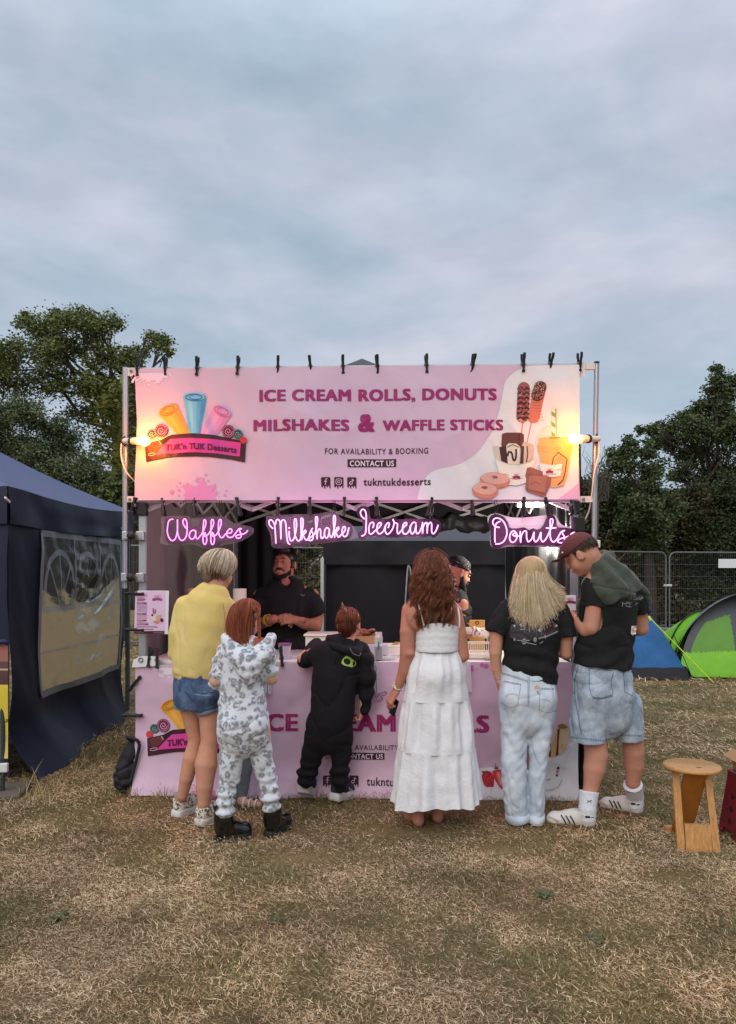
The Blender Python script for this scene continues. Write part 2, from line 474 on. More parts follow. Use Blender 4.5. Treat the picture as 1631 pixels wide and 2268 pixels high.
def text_tris(s, offset=0.0, spacing=1.0, shear=0.0, res=3):
 cu = bpy.data.curves.new('t', 'FONT'); cu.body = s; cu.size = 1.0; cu.offset = offset; cu.space_character = spacing; cu.shear = shear; cu.resolution_u = res
 o = bpy.data.objects.new('t', cu); COL.objects.link(o)
 dg = bpy.context.evaluated_depsgraph_get(); me = bpy.data.meshes.new_from_object(o.evaluated_get(dg))
 me.calc_loop_triangles()
 V = [(v.co.x, v.co.y) for v in me.vertices]; T = [tuple(t.vertices) for t in me.loop_triangles]
 bpy.data.objects.remove(o); bpy.data.curves.remove(cu); bpy.data.meshes.remove(me)
 return V, T
def smooth_path(pts, n=6, closed=False):
 """Catmull-Rom through 2-D or 3-D points"""
 pts = [np.array(p, float) for p in pts]; N = len(pts); out = []
 for i in range(N if closed else N - 1):
  p0 = pts[(i - 1) % N] if closed or i > 0 else pts[0]; p1 = pts[i]; p2 = pts[(i + 1) % N]; p3 = pts[(i + 2) % N] if closed or i + 2 < N else pts[-1]
  for q in range(n):
   t = q / n
   out.append(.5 * (2 * p1 + (p2 - p0) * t + (2 * p0 - 5 * p1 + 4 * p2 - p3) * t * t + (3 * p1 - p0 - 3 * p2 + p3) * t ** 3))
 if not closed: out.append(pts[-1])
 return out
# ================================================================== SETTING
# ---- ground sheet
def ground_material():
 m = bpy.data.materials.new('dry_turf'); m.use_nodes = True
 n = m.node_tree; b = n.nodes['Principled BSDF']; k = n.links.new
 b.inputs['Roughness'].default_value = .95; b.inputs['Specular IOR Level'].default_value = .1
 t = n.nodes.new('ShaderNodeTexCoord')
 def noise(s, d=6, r=.6):
  q = n.nodes.new('ShaderNodeTexNoise'); q.inputs['Scale'].default_value = s; q.inputs['Detail'].default_value = d; q.inputs['Roughness'].default_value = r
  k(t.outputs['Object'], q.inputs['Vector']); return q.outputs['Fac']
 def ramp(src, stops):
  q = n.nodes.new('ShaderNodeValToRGB')
  q.color_ramp.elements[0].position = stops[0][0]; q.color_ramp.elements[0].color = (*stops[0][1], 1)
  q.color_ramp.elements[1].position = stops[-1][0]; q.color_ramp.elements[1].color = (*stops[-1][1], 1)
  for p_, c_ in stops[1:-1]:
   e_ = q.color_ramp.elements.new(p_); e_.color = (*c_, 1)
  k(src, q.inputs[0]); return q.outputs[0]
 fine = ramp(noise(85, 4, .7), [(.3, C(88, 70, 48)), (.5, C(138, 114, 80)), (.7, C(184, 156, 112))])
 green = ramp(noise(75, 4, .7), [(.3, C(70, 66, 40)), (.55, C(112, 102, 64)), (.75, C(146, 130, 88))])
 gm = ramp(noise(.75, 5, .65), [(.47, (0, 0, 0)), (.62, (1, 1, 1))])
 a = n.nodes.new('ShaderNodeMix'); a.data_type = 'RGBA'; k(gm, a.inputs[0]); k(fine, a.inputs[6]); k(green, a.inputs[7])
 k(a.outputs[2], b.inputs['Base Color'])
 bp = n.nodes.new('ShaderNodeBump'); bp.inputs['Strength'].default_value = .8; bp.inputs['Distance'].default_value = .03
 k(noise(40, 5, .7), bp.inputs['Height']); k(bp.outputs[0], b.inputs['Normal'])
 return m
gb = MB()
gb.grid(40, 40, lambda u, v: (-400 + 800 * u, -100 + 800 * v, 0))
g = gb.build('ground', ground_material()); tag(g, kind='structure')
# ---- trees
LEAF = mat('leaf', attr=True, rough=.7, var=.25, vscale=.6, spec=.2)
BARK = mat('bark', C(66, 56, 48), rough=.9, var=.35, vscale=9, bump=.6, bscale=25)
def leaf_cloud(centres, radii, per, size, cols, name, parent, flat=.8, clumps=16, sig=.24, droop=0.0):
 P_, S_, K_ = [], [], []
 for c, r, n in zip(centres, radii, per):
  q = RNG.normal(size=(clumps, 3)); q /= np.linalg.norm(q, axis=1)[:, None]
  q = q * (RNG.random((clumps, 1)) ** .45) * r * .95 * np.array([1, 1, flat]) + np.array(c)
  w = RNG.integers(0, clumps, n)
  p = q[w] + RNG.normal(size=(n, 3)) * r * sig * np.array([1, 1, .7])
  P_.append(p); S_.append(np.full(n, size) * (0.6 + .8 * RNG.random(n))); K_.append(np.stack([w / clumps] * 1, 1)[:, 0])
 p = np.concatenate(P_); s = np.concatenate(S_); kk = np.concatenate(K_); n = len(p)
 a = RNG.normal(size=(n, 3)); a[:, 2] *= .6; a /= np.linalg.norm(a, axis=1)[:, None]
 b = np.cross(a, RNG.normal(size=(n, 3))); b /= np.linalg.norm(b, axis=1)[:, None]
 V = np.stack([p - a * s[:, None] * .55, p + b * s[:, None] * .3, p + a * s[:, None] * .55, p - b * s[:, None] * .3], 1).reshape(-1, 3)
 F = np.arange(4 * n).reshape(-1, 4)
 cols = np.array(cols); ci = (RNG.random(n) * .55 + kk * .45) * (len(cols) - 1); i0 = np.floor(ci).astype(int); i1 = np.minimum(i0 + 1, len(cols) - 1)
 cc = cols[i0] + (cols[i1] - cols[i0]) * (ci - i0)[:, None]
 return np_mesh(name, V, F, LEAF, parent, None, False, cc)
def limb(mb, a, b, r0, r1, wob=.12, n=7):
 a, b = Vector(a), Vector(b); l = (b - a).length; pts = []
 for i in range(n + 1):
  t = i / n
  o = Vector((random.uniform(-1, 1), random.uniform(-1, 1), random.uniform(-.6, .6))) * l * wob * (math.sin(PI * t))
  sag = Vector((0, 0, l * .08 * math.sin(PI * t)))
  pts.append(a.lerp(b, t) + o + sag)
 mb.tube(pts, [r0 + (r1 - r0) * (i / n) ** .8 for i in range(n + 1)], 7)
 return pts
def tree(name, label, cat, Y, trunk_px, fork_py, blobs, leaf=.16, dens=1.0, cols=None, tr=.3, group='trees round the field', dy=1.6, clumps=20, sig=.30, twigs=5):
 base = Vector(((trunk_px - CX) / W * Y, Y, 0))
 root = thing(name, label, cat, base, group)
 mb = MB(); fork = P(trunk_px, fork_py, Y)
 tp = [base + Vector((0, 0, -.1)), base.lerp(fork, .35) + Vector((.1 * tr, 0, 0)), base.lerp(fork, .7) - Vector((.15 * tr, 0, 0)), fork]
 mb.tube(smooth_path(tp, 4), [tr * (1.25 - .6 * i / 12) for i in range(13)], 10)
 cs, rs, ns = [], [], []
 for (px, py, rp) in blobs:
  c = P(px, py, Y + random.uniform(-dy, dy)); r = rp * Y / W
  cs.append(c); rs.append(r); ns.append(int(dens * 46 * (r / leaf) ** 2))
  st = base.lerp(fork, random.uniform(.7, 1.0))
  pts = limb(mb, st, c, tr * .26, tr * .05)
  for q in range(twigs):
   dv = Vector((random.uniform(-1, 1), random.uniform(-1, 1), random.uniform(-.5, 1))).normalized()
   limb(mb, pts[random.randint(4, 7)], c + dv * r * .95, tr * .07, tr * .015, .1, 4)
 mb.build('trunk', BARK, root, smooth=True)
 leaf_cloud(cs, rs, ns, leaf, cols, 'crown', root, clumps=clumps, sig=sig)
 return root
OAK = [C(62, 70, 42), C(90, 98, 58), C(118, 126, 76), C(140, 142, 94)]
tree('oak_tree', 'tall spreading oak with gaps of sky between dark limbs, behind the navy gazebo', 'tree', 30, 285, 830,
  [(60, 712, 26), (52, 700, 12), (95, 730, 38), (130, 715, 36), (170, 718, 44), (215, 735, 40), (245, 718, 30), (195, 700, 26), (150, 770, 50), (90, 780, 50), (30, 790, 46), (-20, 800, 50),
  (230, 790, 46), (275, 800, 36), (300, 782, 26), (345, 760, 26), (368, 758, 20), (335, 742, 16), (372, 778, 16), (300, 840, 34), (205, 850, 46), (120, 850, 46), (40, 850, 44), (250, 880, 44), (290, 920, 40), (-40, 860, 50), (180, 920, 40)],
  leaf=.115, dens=.75, cols=OAK, tr=.42, clumps=18, sig=.27)
WIL = [C(60, 68, 48), C(84, 94, 64), C(106, 114, 82), C(124, 130, 98)]
tree('willow_bush', 'broad grey green willow bush rising over the navy gazebo roof', 'bush', 17, 70, 1180,
  [(10, 920, 42), (60, 915, 40), (105, 940, 42), (150, 985, 42), (185, 1030, 40), (215, 1075, 38), (-30, 950, 50), (30, 985, 55), (90, 1010, 55), (140, 1060, 50), (180, 1100, 44), (40, 1060, 60), (100, 1090, 50), (220, 1110, 34), (-40, 1040, 60)],
  leaf=.06, dens=1.0, cols=WIL, tr=.16, group='bushes along the field edge', dy=.7, clumps=22, sig=.26)
# fan of bare mossy upright boughs: a dead conifer beside the stall
Yc = 19
root = thing('mossy_conifer', 'half bare conifer with upswept mossy boughs left of the pink banner', 'tree', P(262, 1350, Yc) * 1, 'trees round the field')
root.location.z = 0; ORG[root.name] = Vector(root.location)
mb = MB(); b0 = Vector(root.location)
mb.tube([b0, P(258, 1100, Yc), P(262, 960, Yc), P(270, 830, Yc)], [.22, .17, .1, .03], 9)
cs, rs, ns = [], [], []
for i in range(46):
 t = random.random(); sx = random.choice((-1, -1, 1)); py = 840 + 250 * t; L_ = (28 + 66 * t) * random.uniform(.6, 1.1)
 a = P(262 + random.uniform(-3, 3), py + L_ * .55, Yc); bq = P(262 + sx * L_, py - L_ * .35 + 24, Yc + random.uniform(-1.2, 1.2))
 pts = limb(mb, a, bq, .06, .012, .05, 5)
 for q in pts[1:]:
  cs.append(q); rs.append(.22 + .12 * random.random()); ns.append(11)
mb.build('trunk', mat('mossy_bark', C(116, 116, 54), rough=.95, var=.4, vscale=3), root, smooth=True)
leaf_cloud(cs, rs, ns, .1, [C(60, 66, 30), C(92, 94, 40), C(134, 130, 60)], 'crown', root, clumps=6, sig=.4)
DRK = [C(54, 60, 36), C(76, 84, 46), C(98, 104, 60), C(116, 118, 74)]
tree('hazel_bush', 'dark hazel bush between the navy gazebo roof and the left banner pole', 'bush', 15, 265, 1260,
  [(205, 1120, 40), (250, 1090, 40), (295, 1070, 40), (300, 1120, 36), (265, 1150, 44), (325, 1150, 30), (230, 1170, 40)], leaf=.085, dens=1.0, cols=DRK, tr=.12,
  group='bushes along the field edge', dy=.6, clumps=22, sig=.28)
ASH = [C(50, 60, 40), C(70, 82, 52), C(90, 102, 66), C(112, 120, 84)]
tree('ash_tree', 'tall ash tree at the right edge with a feathery pointed top', 'tree', 24, 1600, 1150,
  [(1590, 815, 14), (1588, 840, 18), (1582, 862, 22), (1612, 870, 24), (1640, 850, 30), (1600, 900, 34), (1560, 905, 28), (1535, 920, 26), (1510, 935, 28), (1480, 945, 24), (1450, 955, 20), (1420, 952, 12), (1550, 950, 40), (1600, 960, 50),
  (1490, 975, 34), (1540, 1000, 44), (1600, 1040, 56), (1650, 960, 50), (1450, 985, 22), (1510, 1050, 30), (1560, 1085, 40), (1640, 1080, 50), (1600, 1130, 50), (1540, 1130, 40), (1640, 1160, 44), (1590, 1190, 40)],
  leaf=.09, dens=1.1, cols=ASH, tr=.24, dy=1.2, clumps=18, sig=.27)
tree('maple_tree', 'leafy maple between the right banner pole and the tall ash', 'tree', 19, 1440, 1180,
  [(1355, 1005, 16), (1375, 1000, 20), (1400, 985, 22), (1362, 1030, 22), (1390, 1030, 32), (1425, 1000, 26), (1440, 1035, 34), (1390, 1075, 34), (1450, 1085, 38), (1420, 1110, 38), (1480, 1120, 36), (1370, 1090, 24), (1430, 1150, 40), (1390, 1150, 36), (1470, 1170, 36), (1440, 1210, 36), (1400, 1220, 30)],
  leaf=.078, dens=1.05, cols=ASH, tr=.15, dy=.9, clumps=14, sig=.24)
# bare shrub beside the pole
mb = MB(); b0 = P(1325, 1268 + 88, 17.5); b0.z = 0
root = thing('bare_shrub', 'leafless twiggy shrub against the sky beside the right banner pole', 'shrub', b0, 'bushes along the field edge')
for i in range(46):
 x = random.uniform(1292, 1368); y = random.uniform(985, 1080)
 limb(mb, P(1325 + random.uniform(-22, 22), 1110, 17.5), P(x, y, 17.5 + random.uniform(-.4, .4)), .012, .003, .12, 5)
mb.tube([b0, P(1322, 1180, 17.5), P(1326, 1100, 17.5)], [.05, .035, .02], 6)
mb.build('stems', mat('twig', C(86, 78, 70), rough=.9), root)
# hedge bushes behind the wire fence
hb = [(1245, 1130, 'overgrown bramble bush behind the right wall of the stall', 1), (1310, 1062, 'dark bramble bush behind the right banner pole', 1), (1400, 1075, 'tangled brown green bush above the man in the cap', 2), (1490, 1085, 'dense bush behind the join of two fence panels', 1), (1580, 1075, 'deep green bush behind the white fence sign', 0), (1670, 1070, 'leafy bush running out of the right edge', 0),
  (1150, 1140, 'bush hidden behind the black rear gazebo', 1), (660, 1150, 'dark bush seen through the stall between vendor and rear gazebo', 2), (560, 1150, 'bush behind the back left corner of the stall', 1)]
for (px, top, lab, ck) in hb:
 Yh = 20.5; bl = []
 for i in range(26):
  bl.append((px + random.uniform(-62, 62), top + (1390 - top) * random.random() ** 1.1 + 12, random.uniform(30, 46)))
 bl += [(px + random.uniform(-45, 45), top + 22, 24) for _ in range(3)]
 tree('hedge_bush', lab, 'bush', Yh, px, 1300, bl, leaf=.085, dens=1.1,
   cols=[[C(44, 52, 34), C(62, 72, 44), C(84, 92, 60)], [C(52, 54, 38), C(72, 70, 46), C(94, 90, 62)], [C(72, 62, 44), C(94, 84, 56), C(118, 108, 74)]][ck], tr=.07, group='bushes behind the wire fence', dy=.7, clumps=24, sig=.3, twigs=4)
cs, rs, ns = [], [], []
for i in range(90):
 x = -95 + 190 * i / 89 + random.uniform(-1, 1); r = random.uniform(2.2, 3.6); cs.append((x, 62 + random.uniform(-5, 5), r * random.uniform(.6, 1.0))); rs.append(r); ns.append(520)
tag(leaf_cloud(cs, rs, ns, .34, [C(50, 58, 40), C(70, 78, 52), C(88, 92, 64)], 'distant_wood', None, clumps=18, sig=.3), kind='stuff')
# two dead sticks in the brambles
st = MB(); q0 = P(1360, 1290, 19.4)
st.tube([P(1352, 1285, 19.4), P(1372, 1240, 19.4), P(1392, 1218, 19.4)], [.03, .02, .012], 6)
st.tube([P(1372, 1240, 19.4), P(1350, 1215, 19.4)], [.02, .01], 6)
tag(st.build('dead_branch', mat('deadwood', C(120, 104, 88), rough=.9), None, (q0.x, q0.y, 0)), 'pale forked dead branch sticking out of the brambles', 'branch')
# ---- temporary wire fence
GALV = mat('galvanised', C(120, 124, 126), rough=.5, metal=.6, var=.15, vscale=30)
f0 = Vector((7.35, 18.25, 0)); fd = Vector((-.935, -.355, 0)).normalized()
def fence_panel(o, dr, label):
 root = thing('fence_panel', label, 'fence', o, 'wire fence panels')
 Lp, H = 3.45, 2.0; m = MB()
 def q(u, z): return o + dr * u + Vector((0, 0, z))
 pts = [q(0, .06)] + [q(.16 - .16 * math.cos(a), H - .16 + .16 * math.sin(a)) for a in np.linspace(0, PI / 2, 6)] + [q(Lp - .16 + .16 * math.sin(a), H - .16 + .16 * math.cos(a)) for a in np.linspace(0, PI / 2, 6)] + [q(Lp, .06)]
 m.tube(pts, .021, 8); m.tube([q(0, .2), q(Lp, .2)], .015, 6)
 m.build('frame', GALV, root, smooth=True, angle=50)
 m = MB()
 nn = 62
 for i in range(1, nn):
  m.tube([q(Lp * i / nn, .2), q(Lp * i / nn, H - .02)], .0021, 3, cap=False)
 for i in range(1, 6): m.tube([q(0, .2 + i * .3), q(Lp, .2 + i * .3)], .0035, 4, cap=False)
 m.build('mesh', GALV, root)
 return root
def foot(o, root):
 m = MB(); m.box(o + Vector((0, 0, .07)), (.22, .7, .14), .36, bev=.03)
 m.build('foot', mat('concrete', C(140, 138, 132), rough=.95, bump=.4), root)
fence_panel(f0 + Vector((.1, .03, 0)), Vector((.985, .17, 0)).normalized(), 'grey wire fence panel carrying the white sign')
labs = ['grey wire fence panel behind the blue tent', 'grey wire fence panel behind the black rear gazebo', 'grey wire fence panel seen behind the bearded vendor', 'grey wire fence panel behind the left wall of the stall']
FP = [fence_panel(f0 + fd * (3.55 * i), fd, labs[i]) for i in range(4)]
for i in range(4): foot(f0 + fd * (3.55 * i - .04), FP[i])
m = MB(); m.tube([f0 + Vector((-.05, 0, 1.18)), f0 + Vector((.15, .02, 1.18))], .03, 8)
m.build('clip', mat('whiteclip', C(200, 202, 205), rough=.4), FP[0])
m = MB(); s0 = P(1593, 1248, 18.1)
m.box(s0 + Vector((.32, .05, 0)), (.66, .012, .22), .1, bev=.004)
tag(m.build('sign_board', mat('sign_white', C(225, 228, 228), rough=.5, var=.04), None, s0), 'blank white sign board wired to the fence', 'sign')
# ---- navy gazebo on the left
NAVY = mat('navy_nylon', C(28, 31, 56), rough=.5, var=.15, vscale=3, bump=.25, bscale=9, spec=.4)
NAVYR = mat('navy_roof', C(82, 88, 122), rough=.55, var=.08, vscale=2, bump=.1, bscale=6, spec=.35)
gx, gy0, gy1 = -2.58, 5.3, 8.05
root = thing('gazebo', 'navy blue pop-up gazebo with arched clear window at the left edge', 'gazebo', (gx - 1.5, (gy0 + gy1) / 2, 0))
pk = Vector((gx - 1.45, (gy0 + gy1) / 2, 2.98)); zc = 2.12
cor = [Vector((gx, gy0, zc)), Vector((gx + .03, gy1, zc + .04)), Vector((gx - 2.9, gy1, zc)), Vector((gx - 2.9, gy0, zc))]
m = MB()
for i in range(4):
 a, b = cor[i], cor[(i + 1) % 4]
 def fn(u, v, a=a, b=b):
  e_ = a.lerp(b, u) - Vector((0, 0, .05 * math.sin(PI * u))); q = e_.lerp(pk, v); q.z -= .10 * math.sin(PI * v) * (1 - .4 * abs(2 * u - 1)); return q
 m.grid(20, 14, fn)
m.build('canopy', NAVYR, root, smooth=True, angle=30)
m = MB()
for i in range(4):
 a, b = cor[i], cor[(i + 1) % 4]; nr = Vector((b.y - a.y, a.x - b.x, 0)).normalized()
 def fn(u, v, a=a, b=b, nr=nr, i=i):
  q = a.lerp(b, u) - Vector((0, 0, .05 * math.sin(PI * u) * (1 - v))); q.z -= .27 * v + .03 * v * math.sin(PI * u); return q + nr * (.012 + .012 * v * math.sin(u * 23 + i) + .01 * n2(u * 14, v * 3, i))
 m.grid(40, 6, fn)
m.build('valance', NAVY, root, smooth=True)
def wall_x(y, z):                                     # folds of the side wall
 f = .03 * math.sin((y * 2.1 + z * 1.3) * 2.2) * (1 - z / 2.2) + .02 * n2(y * 3 + z * 1.5, z * 1.2, 5) + .012 * n2(y * 9 + z * 4, z * 3, 8)
 fl = .22 * max(0, (.42 - z) / .42) ** 1.6 * (1.2 - .8 * (y - gy0) / (gy1 - gy0))
 return gx + f + fl
WY0, WY1, WZ0, WZ1 = 5.86, 7.62, .56, 1.78
m = MB(); ny, nz = 56, 44
ys = [gy0 + (gy1 - .3 - gy0) * i / ny for i in range(ny + 1)]; zs = [.015 + 1.98 * i / nz for i in range(nz + 1)]
vs = [(wall_x(y, z), y, z) for z in zs for y in ys]; fs = []
for j in range(nz):
 for i in range(ny):
  yc, zc_ = (ys[i] + ys[i + 1]) / 2, (zs[j] + zs[j + 1]) / 2
  if WY0 < yc < WY1 and WZ0 < zc_ < WZ1: continue
  k_ = j * (ny + 1) + i; fs.append((k_, k_ + 1, k_ + ny + 2, k_ + ny + 1))
m.add(vs, fs)
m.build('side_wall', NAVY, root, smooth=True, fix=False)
m = MB()
m.grid(30, 30, lambda u, v: (gx - 2.9 + 2.9 * u, gy0 + .03 * math.sin(u * 40) + .02 * n2(u * 9, v * 2, 3) - .1 * max(0, .2 - v), .02 + 1.98 * v))
m.build('front_wall', NAVY, root, smooth=True); m = MB()
m.grid(30, 10, lambda u, v: (gx - 2.9 + 2.9 * u, gy1 - .04 + .03 * math.sin(u * 33), 1.32 + .1 * math.sin(u * 9) * (1 - v) + .75 * v))
m.build('rear_wall', NAVY, root, smooth=True)
def pane_x(y, z):
 v_ = (z - WZ0) / (WZ1 - WZ0); u_ = (y - WY0) / (WY1 - WY0)
 sag = .05 * math.exp(-((u_ - .55) ** 2) / .05) * math.sin(PI * min(1, max(0, v_)))
 return wall_x(y, z) + .012 + sag * math.sin(9 * v_ + 3 * abs(u_ - .55)) + .013 * math.sin(46 * (v_ - 1.3 * (u_ - .52) ** 2) + 3 * n2(y * 3, z * 3, 6)) * math.exp(-((u_ - .55) ** 2) / .07) * math.sin(PI * min(1, max(0, v_))) + .014 * n2(y * 11 + z * 5, z * 13 - y * 4, 4) * math.exp(-((u_ - .5) ** 2) / .1)
PANE = mat('clear_vinyl', C(214, 210, 202), rough=.2, var=.1, trans=.88, ior=1.22, spec=.8, bump=.9, bscale=11)
m = MB(); m.grid(60, 46, lambda u, v: (pane_x(WY0 - .05 + (WY1 - WY0 + .1) * u, WZ0 - .05 + (WZ1 - WZ0 + .1) * v), WY0 - .05 + (WY1 - WY0 + .1) * u, WZ0 - .05 + (WZ1 - WZ0 + .1) * v))
win = m.build('window', PANE, root, smooth=True)
PRN = mat('window_print', C(196, 198, 206), rough=.5, var=.1, alpha=.5)
m = MB()
def wl(pts, w):
 for a, b in zip(pts, pts[1:]):
  n_ = max(1, int(math.hypot(b[0] - a[0], b[1] - a[1]) / .06))
  dx, dz = b[0] - a[0], b[1] - a[1]; l_ = math.hypot(dx, dz); nx_, nz_ = -dz / l_ * w / 2, dx / l_ * w / 2; vs = []
  for i in range(n_ + 1):
   y, z = a[0] + dx * i / n_, a[1] + dz * i / n_
   for s_ in (1, -1): vs.append((pane_x(y + s_ * nx_, z + s_ * nz_) + .003, y + s_ * nx_, z + s_ * nz_))
  m.add(vs, [(2 * i, 2 * i + 1, 2 * i + 3, 2 * i + 2) for i in range(n_)])
wl([(WY0 - .03, WZ0 - .03), (WY1 + .03, WZ0 - .03), (WY1 + .03, WZ1 + .03), (WY0 - .03, WZ1 + .03), (WY0 - .03, WZ0 - .03)], .05)
wl([(WY0, 1.2), (WY1, 1.2)], .05); wl([(WY0, .86), (WY1, .86)], .025)
for i in range(3):
 yc = WY0 + (WY1 - WY0) * (i + .5) / 3; rr = .25
 wl([(yc - rr, 1.2), (yc - rr, 1.42)] + [(yc - rr * math.cos(a), 1.42 + rr * math.sin(a)) for a in np.linspace(0.1, PI - .1, 10)] + [(yc + rr, 1.42), (yc + rr, 1.2)], .05)
 wl([(yc, 1.2), (yc, 1.66)], .02); wl([(yc, 1.2), (yc - .2, 1.58)], .02); wl([(yc, 1.2), (yc + .2, 1.58)], .02)
 if i: wl([(yc - .29, 1.2), (yc - .29, WZ1)], .03)
m.build('window_muntins', PRN, win)
m = MB()
for a in (cor[0] + Vector((-.05, .05, 0)), cor[1] + Vector((-.05, -.05, 0)), cor[2] + Vector((.05, -.05, 0))):
 m = MB(); m.bar((a.x, a.y, 0), (a.x, a.y, 2.1), .04, .04); m.build('leg', GALV, root)
V_, T_ = text_tris('vounot', .01); m = MB()
xs = [v[0] for v in V_]; s_ = .2 / (max(xs) - min(xs))
m.add([(gx + .055, 7.55 + v[0] * s_, 1.935 + v[1] * s_) for v in V_], T_); m.build('lettering', mat('white_ink', C(190, 190, 205), rough=.6, var=0), root)
m = MB(); m.tube([P(12, 1102, 5.24), P(14, 1104, 5.2), P(22, 1112, 5.24)], .008, 6); m.build('toggle', mat('white_plastic', C(215, 215, 212), rough=.4, var=.03), root)
# ---- flag banner cut by the left edge
root = thing('flag_banner', 'yellow and brown printed flag banner on a grey pole at the left edge', 'banner', G(2, 1762))
Yf = 4.95
m = MB(col=C(222, 196, 70))
def flag(u, v):
 px = -60 + 78 * u; py = 1680 - 255 * v
 return P(px, py, Yf + .02 * math.sin(v * 7))
def fc(u, v):
 if v > .85: return C(150, 88, 74)
 if v > .64: return C(84, 52, 50) if v < .76 or v > .775 else C(190, 150, 130)
 if abs(v - .30 - .07 * (u - .6)) < .014: return C(120, 130, 40)
 if v < .2: return C(214, 186, 112)
 return C(226, 202, 74)
m.grid(16, 64, flag, colfn=fc)
m.build('cloth', mat('flag_print', attr=True, rough=.5, var=.08), root, smooth=True)
m = MB(); m.tube([P(6, 1760, Yf), P(6, 1425, Yf + .03)], .016, 8); m.build('pole', mat('grey_metal', C(70, 76, 78), rough=.4, metal=.5), root, smooth=True, angle=40)
m = MB(); m.box(P(9, 1700, Yf - .01), (.055, .03, .06), bev=.006); m.build('tie', MATS['white_plastic'], root)
m = MB(); gq = G(2, 1762); m.box(gq + Vector((0, .02, .02)), (.3, .34, .04), .2, bev=.012); m.build('base_plate', mat('rusty_plate', C(96, 88, 76), rough=.8, var=.3), root)
m = MB(); m.tube([P(-20, 1425, Yf), P(8, 1421, Yf - .02), P(18, 1424, Yf)], .016, 8, col=C(30, 40, 80)); m.build('strap', mat('strap', C(34, 44, 84), rough=.7), root, smooth=True)
# ================================================================== STALL
SL = Vector((-1.571, 5.02, 0)); SR = Vector((1.395, 4.91, 0))
SW = (SR - SL).length; SU = (SR - SL).normalized(); SN = Vector((-SU.y, SU.x, 0))     # SN points away from the camera
def ST(u, d, z): return SL + SU * u + SN * d + Vector((0, 0, z))
def uz(px, py, d=0.0):                  # front-plane coordinates of a photo point
 r = Vector(((px - CX) / W, 1.0, -(py - HY) / W)); o = Vector((0, 0, 1.5))
 t = (SL + SN * d - o).dot(SN) / r.dot(SN); h = o + r * t
 return (h - SL).dot(SU), h.z
def SP(px, py, d=0.0):
 u, z = uz(px, py, d); return ST(u, d, z)
STROT = math.atan2(SU.y, SU.x)
STM = Matrix((SU, SN, Vector((0, 0, 1)))).transposed()
ALU = mat('brushed_aluminium', C(176, 178, 182), rough=.35, metal=.75, var=.06, vscale=40)
WHT = mat('white_bar', C(214, 212, 208), rough=.45, var=.05)
BLK = mat('black_plastic', C(22, 21, 23), rough=.45, var=.1)
BLKF = mat('black_fabric', C(34, 31, 36), rough=.75, var=.2, vscale=4, bump=.3, bscale=8)
GREYF = mat('grey_fabric', C(128, 120, 115), rough=.8, var=.16, vscale=3, bump=.3, bscale=10)
SHINY = mat('black_vinyl', C(34, 33, 35), rough=.36, var=.15, vscale=4, bump=.5, bscale=9, spec=.6)
root = thing('stall_gazebo', 'black pop-up gazebo of the pink dessert stall with grey left wall', 'gazebo', ST(SW / 2, 1.5, 0))
stall = root
for (u, d) in ((.035, .035), (SW - .02, .035), (.035, 2.95), (SW - .02, 2.95)):
 m = MB(); m.bar(ST(u, d, 0), ST(u, d, 2.28), .042, .042, up=SN); m.box(ST(u, d, .012), (.09, .09, .012), STROT)
 for s_ in (-.0235, .0235): m.bar(ST(u + s_, d - .012, .1), ST(u + s_, d - .012, 2.2), .006, .008, up=SN)
 m.build('post', ALU, root)
# canopy
zc = 2.36; cq = [ST(-.03, .07, zc), ST(SW + .035, .07, zc), ST(SW + .035, 3.02, zc), ST(-.03, 3.02, zc)]; pk = ST(SW / 2 - .02, 1.5, 3.37)
m = MB()
for i in range(4):
 a, b = cq[i], cq[(i + 1) % 4]
 def fn(u, v, a=a, b=b):
  q = a.lerp(b, u).lerp(pk, v); q.z -= .05 * math.sin(PI * v) * math.sin(PI * u); return q
 m.grid(14, 12, fn)
m.build('canopy', mat('canopy_fabric', C(78, 76, 80), rough=.7, var=.1, vscale=3, bump=.2, bscale=7), root, smooth=True, angle=25)
m = MB()
for i in range(4):
 a, b = cq[i], cq[(i + 1) % 4]; nr = Vector((b.y - a.y, a.x - b.x, 0)).normalized()
 def fn(u, v, a=a, b=b, nr=nr, i=i): return a.lerp(b, u) - Vector((0, 0, .36 * v)) + nr * (.006 * math.sin(u * 31 + i) * v)
 m.grid(40, 4, fn)
m.build('valance', BLKF, root, smooth=True)
# walls
m = MB()
m.grid(60, 30, lambda u, v: ST(.02 + .018 * math.sin(u * 46 + 2 * v) * (.4 + .6 * (1 - v)) + .02 * n2(u * 12, v * 2.2, 2), .07 + 2.85 * u, .01 + 2.3 * v))
m.build('left_wall', GREYF, root, smooth=True)
m = MB()
m.grid(80, 30, lambda u, v: ST(SW - .03 + .02 * math.sin(u * 60 + 3 * v) * (.3 + .7 * v) + .03 * n2(u * 14, v * 3, 7), .07 + 2.85 * u, .01 + 2.3 * v))
m.build('right_wall', SHINY, root, smooth=True)
m = MB()
m.grid(24, 30, lambda u, v: ST(.03 + .62 * u, 2.99 + .03 * math.sin(u * 22) + .015 * n2(u * 6, v * 3, 4), .01 + 2.3 * v))
m.build('back_wall', BLKF, root, smooth=True)
# rolled up back wall tied under the eave
m = MB()
m.grid(110, 18, lambda u, v: ST(1.85 + 1.1 * u, 2.93 + (.05 + .04 * n2(u * 16, v * 4, 3)) * math.cos(2 * PI * v), 2.05 - .22 * abs(math.sin(PI * u * 2)) * .25 + (.075 + .05 * n2(u * 13, v * 5, 9)) * math.sin(2 * PI * v)))
m.build('rolled_wall', mat('creased_vinyl', C(52, 50, 52), rough=.5, var=.2, vscale=6, bump=.9, bscale=14), root, smooth=True)
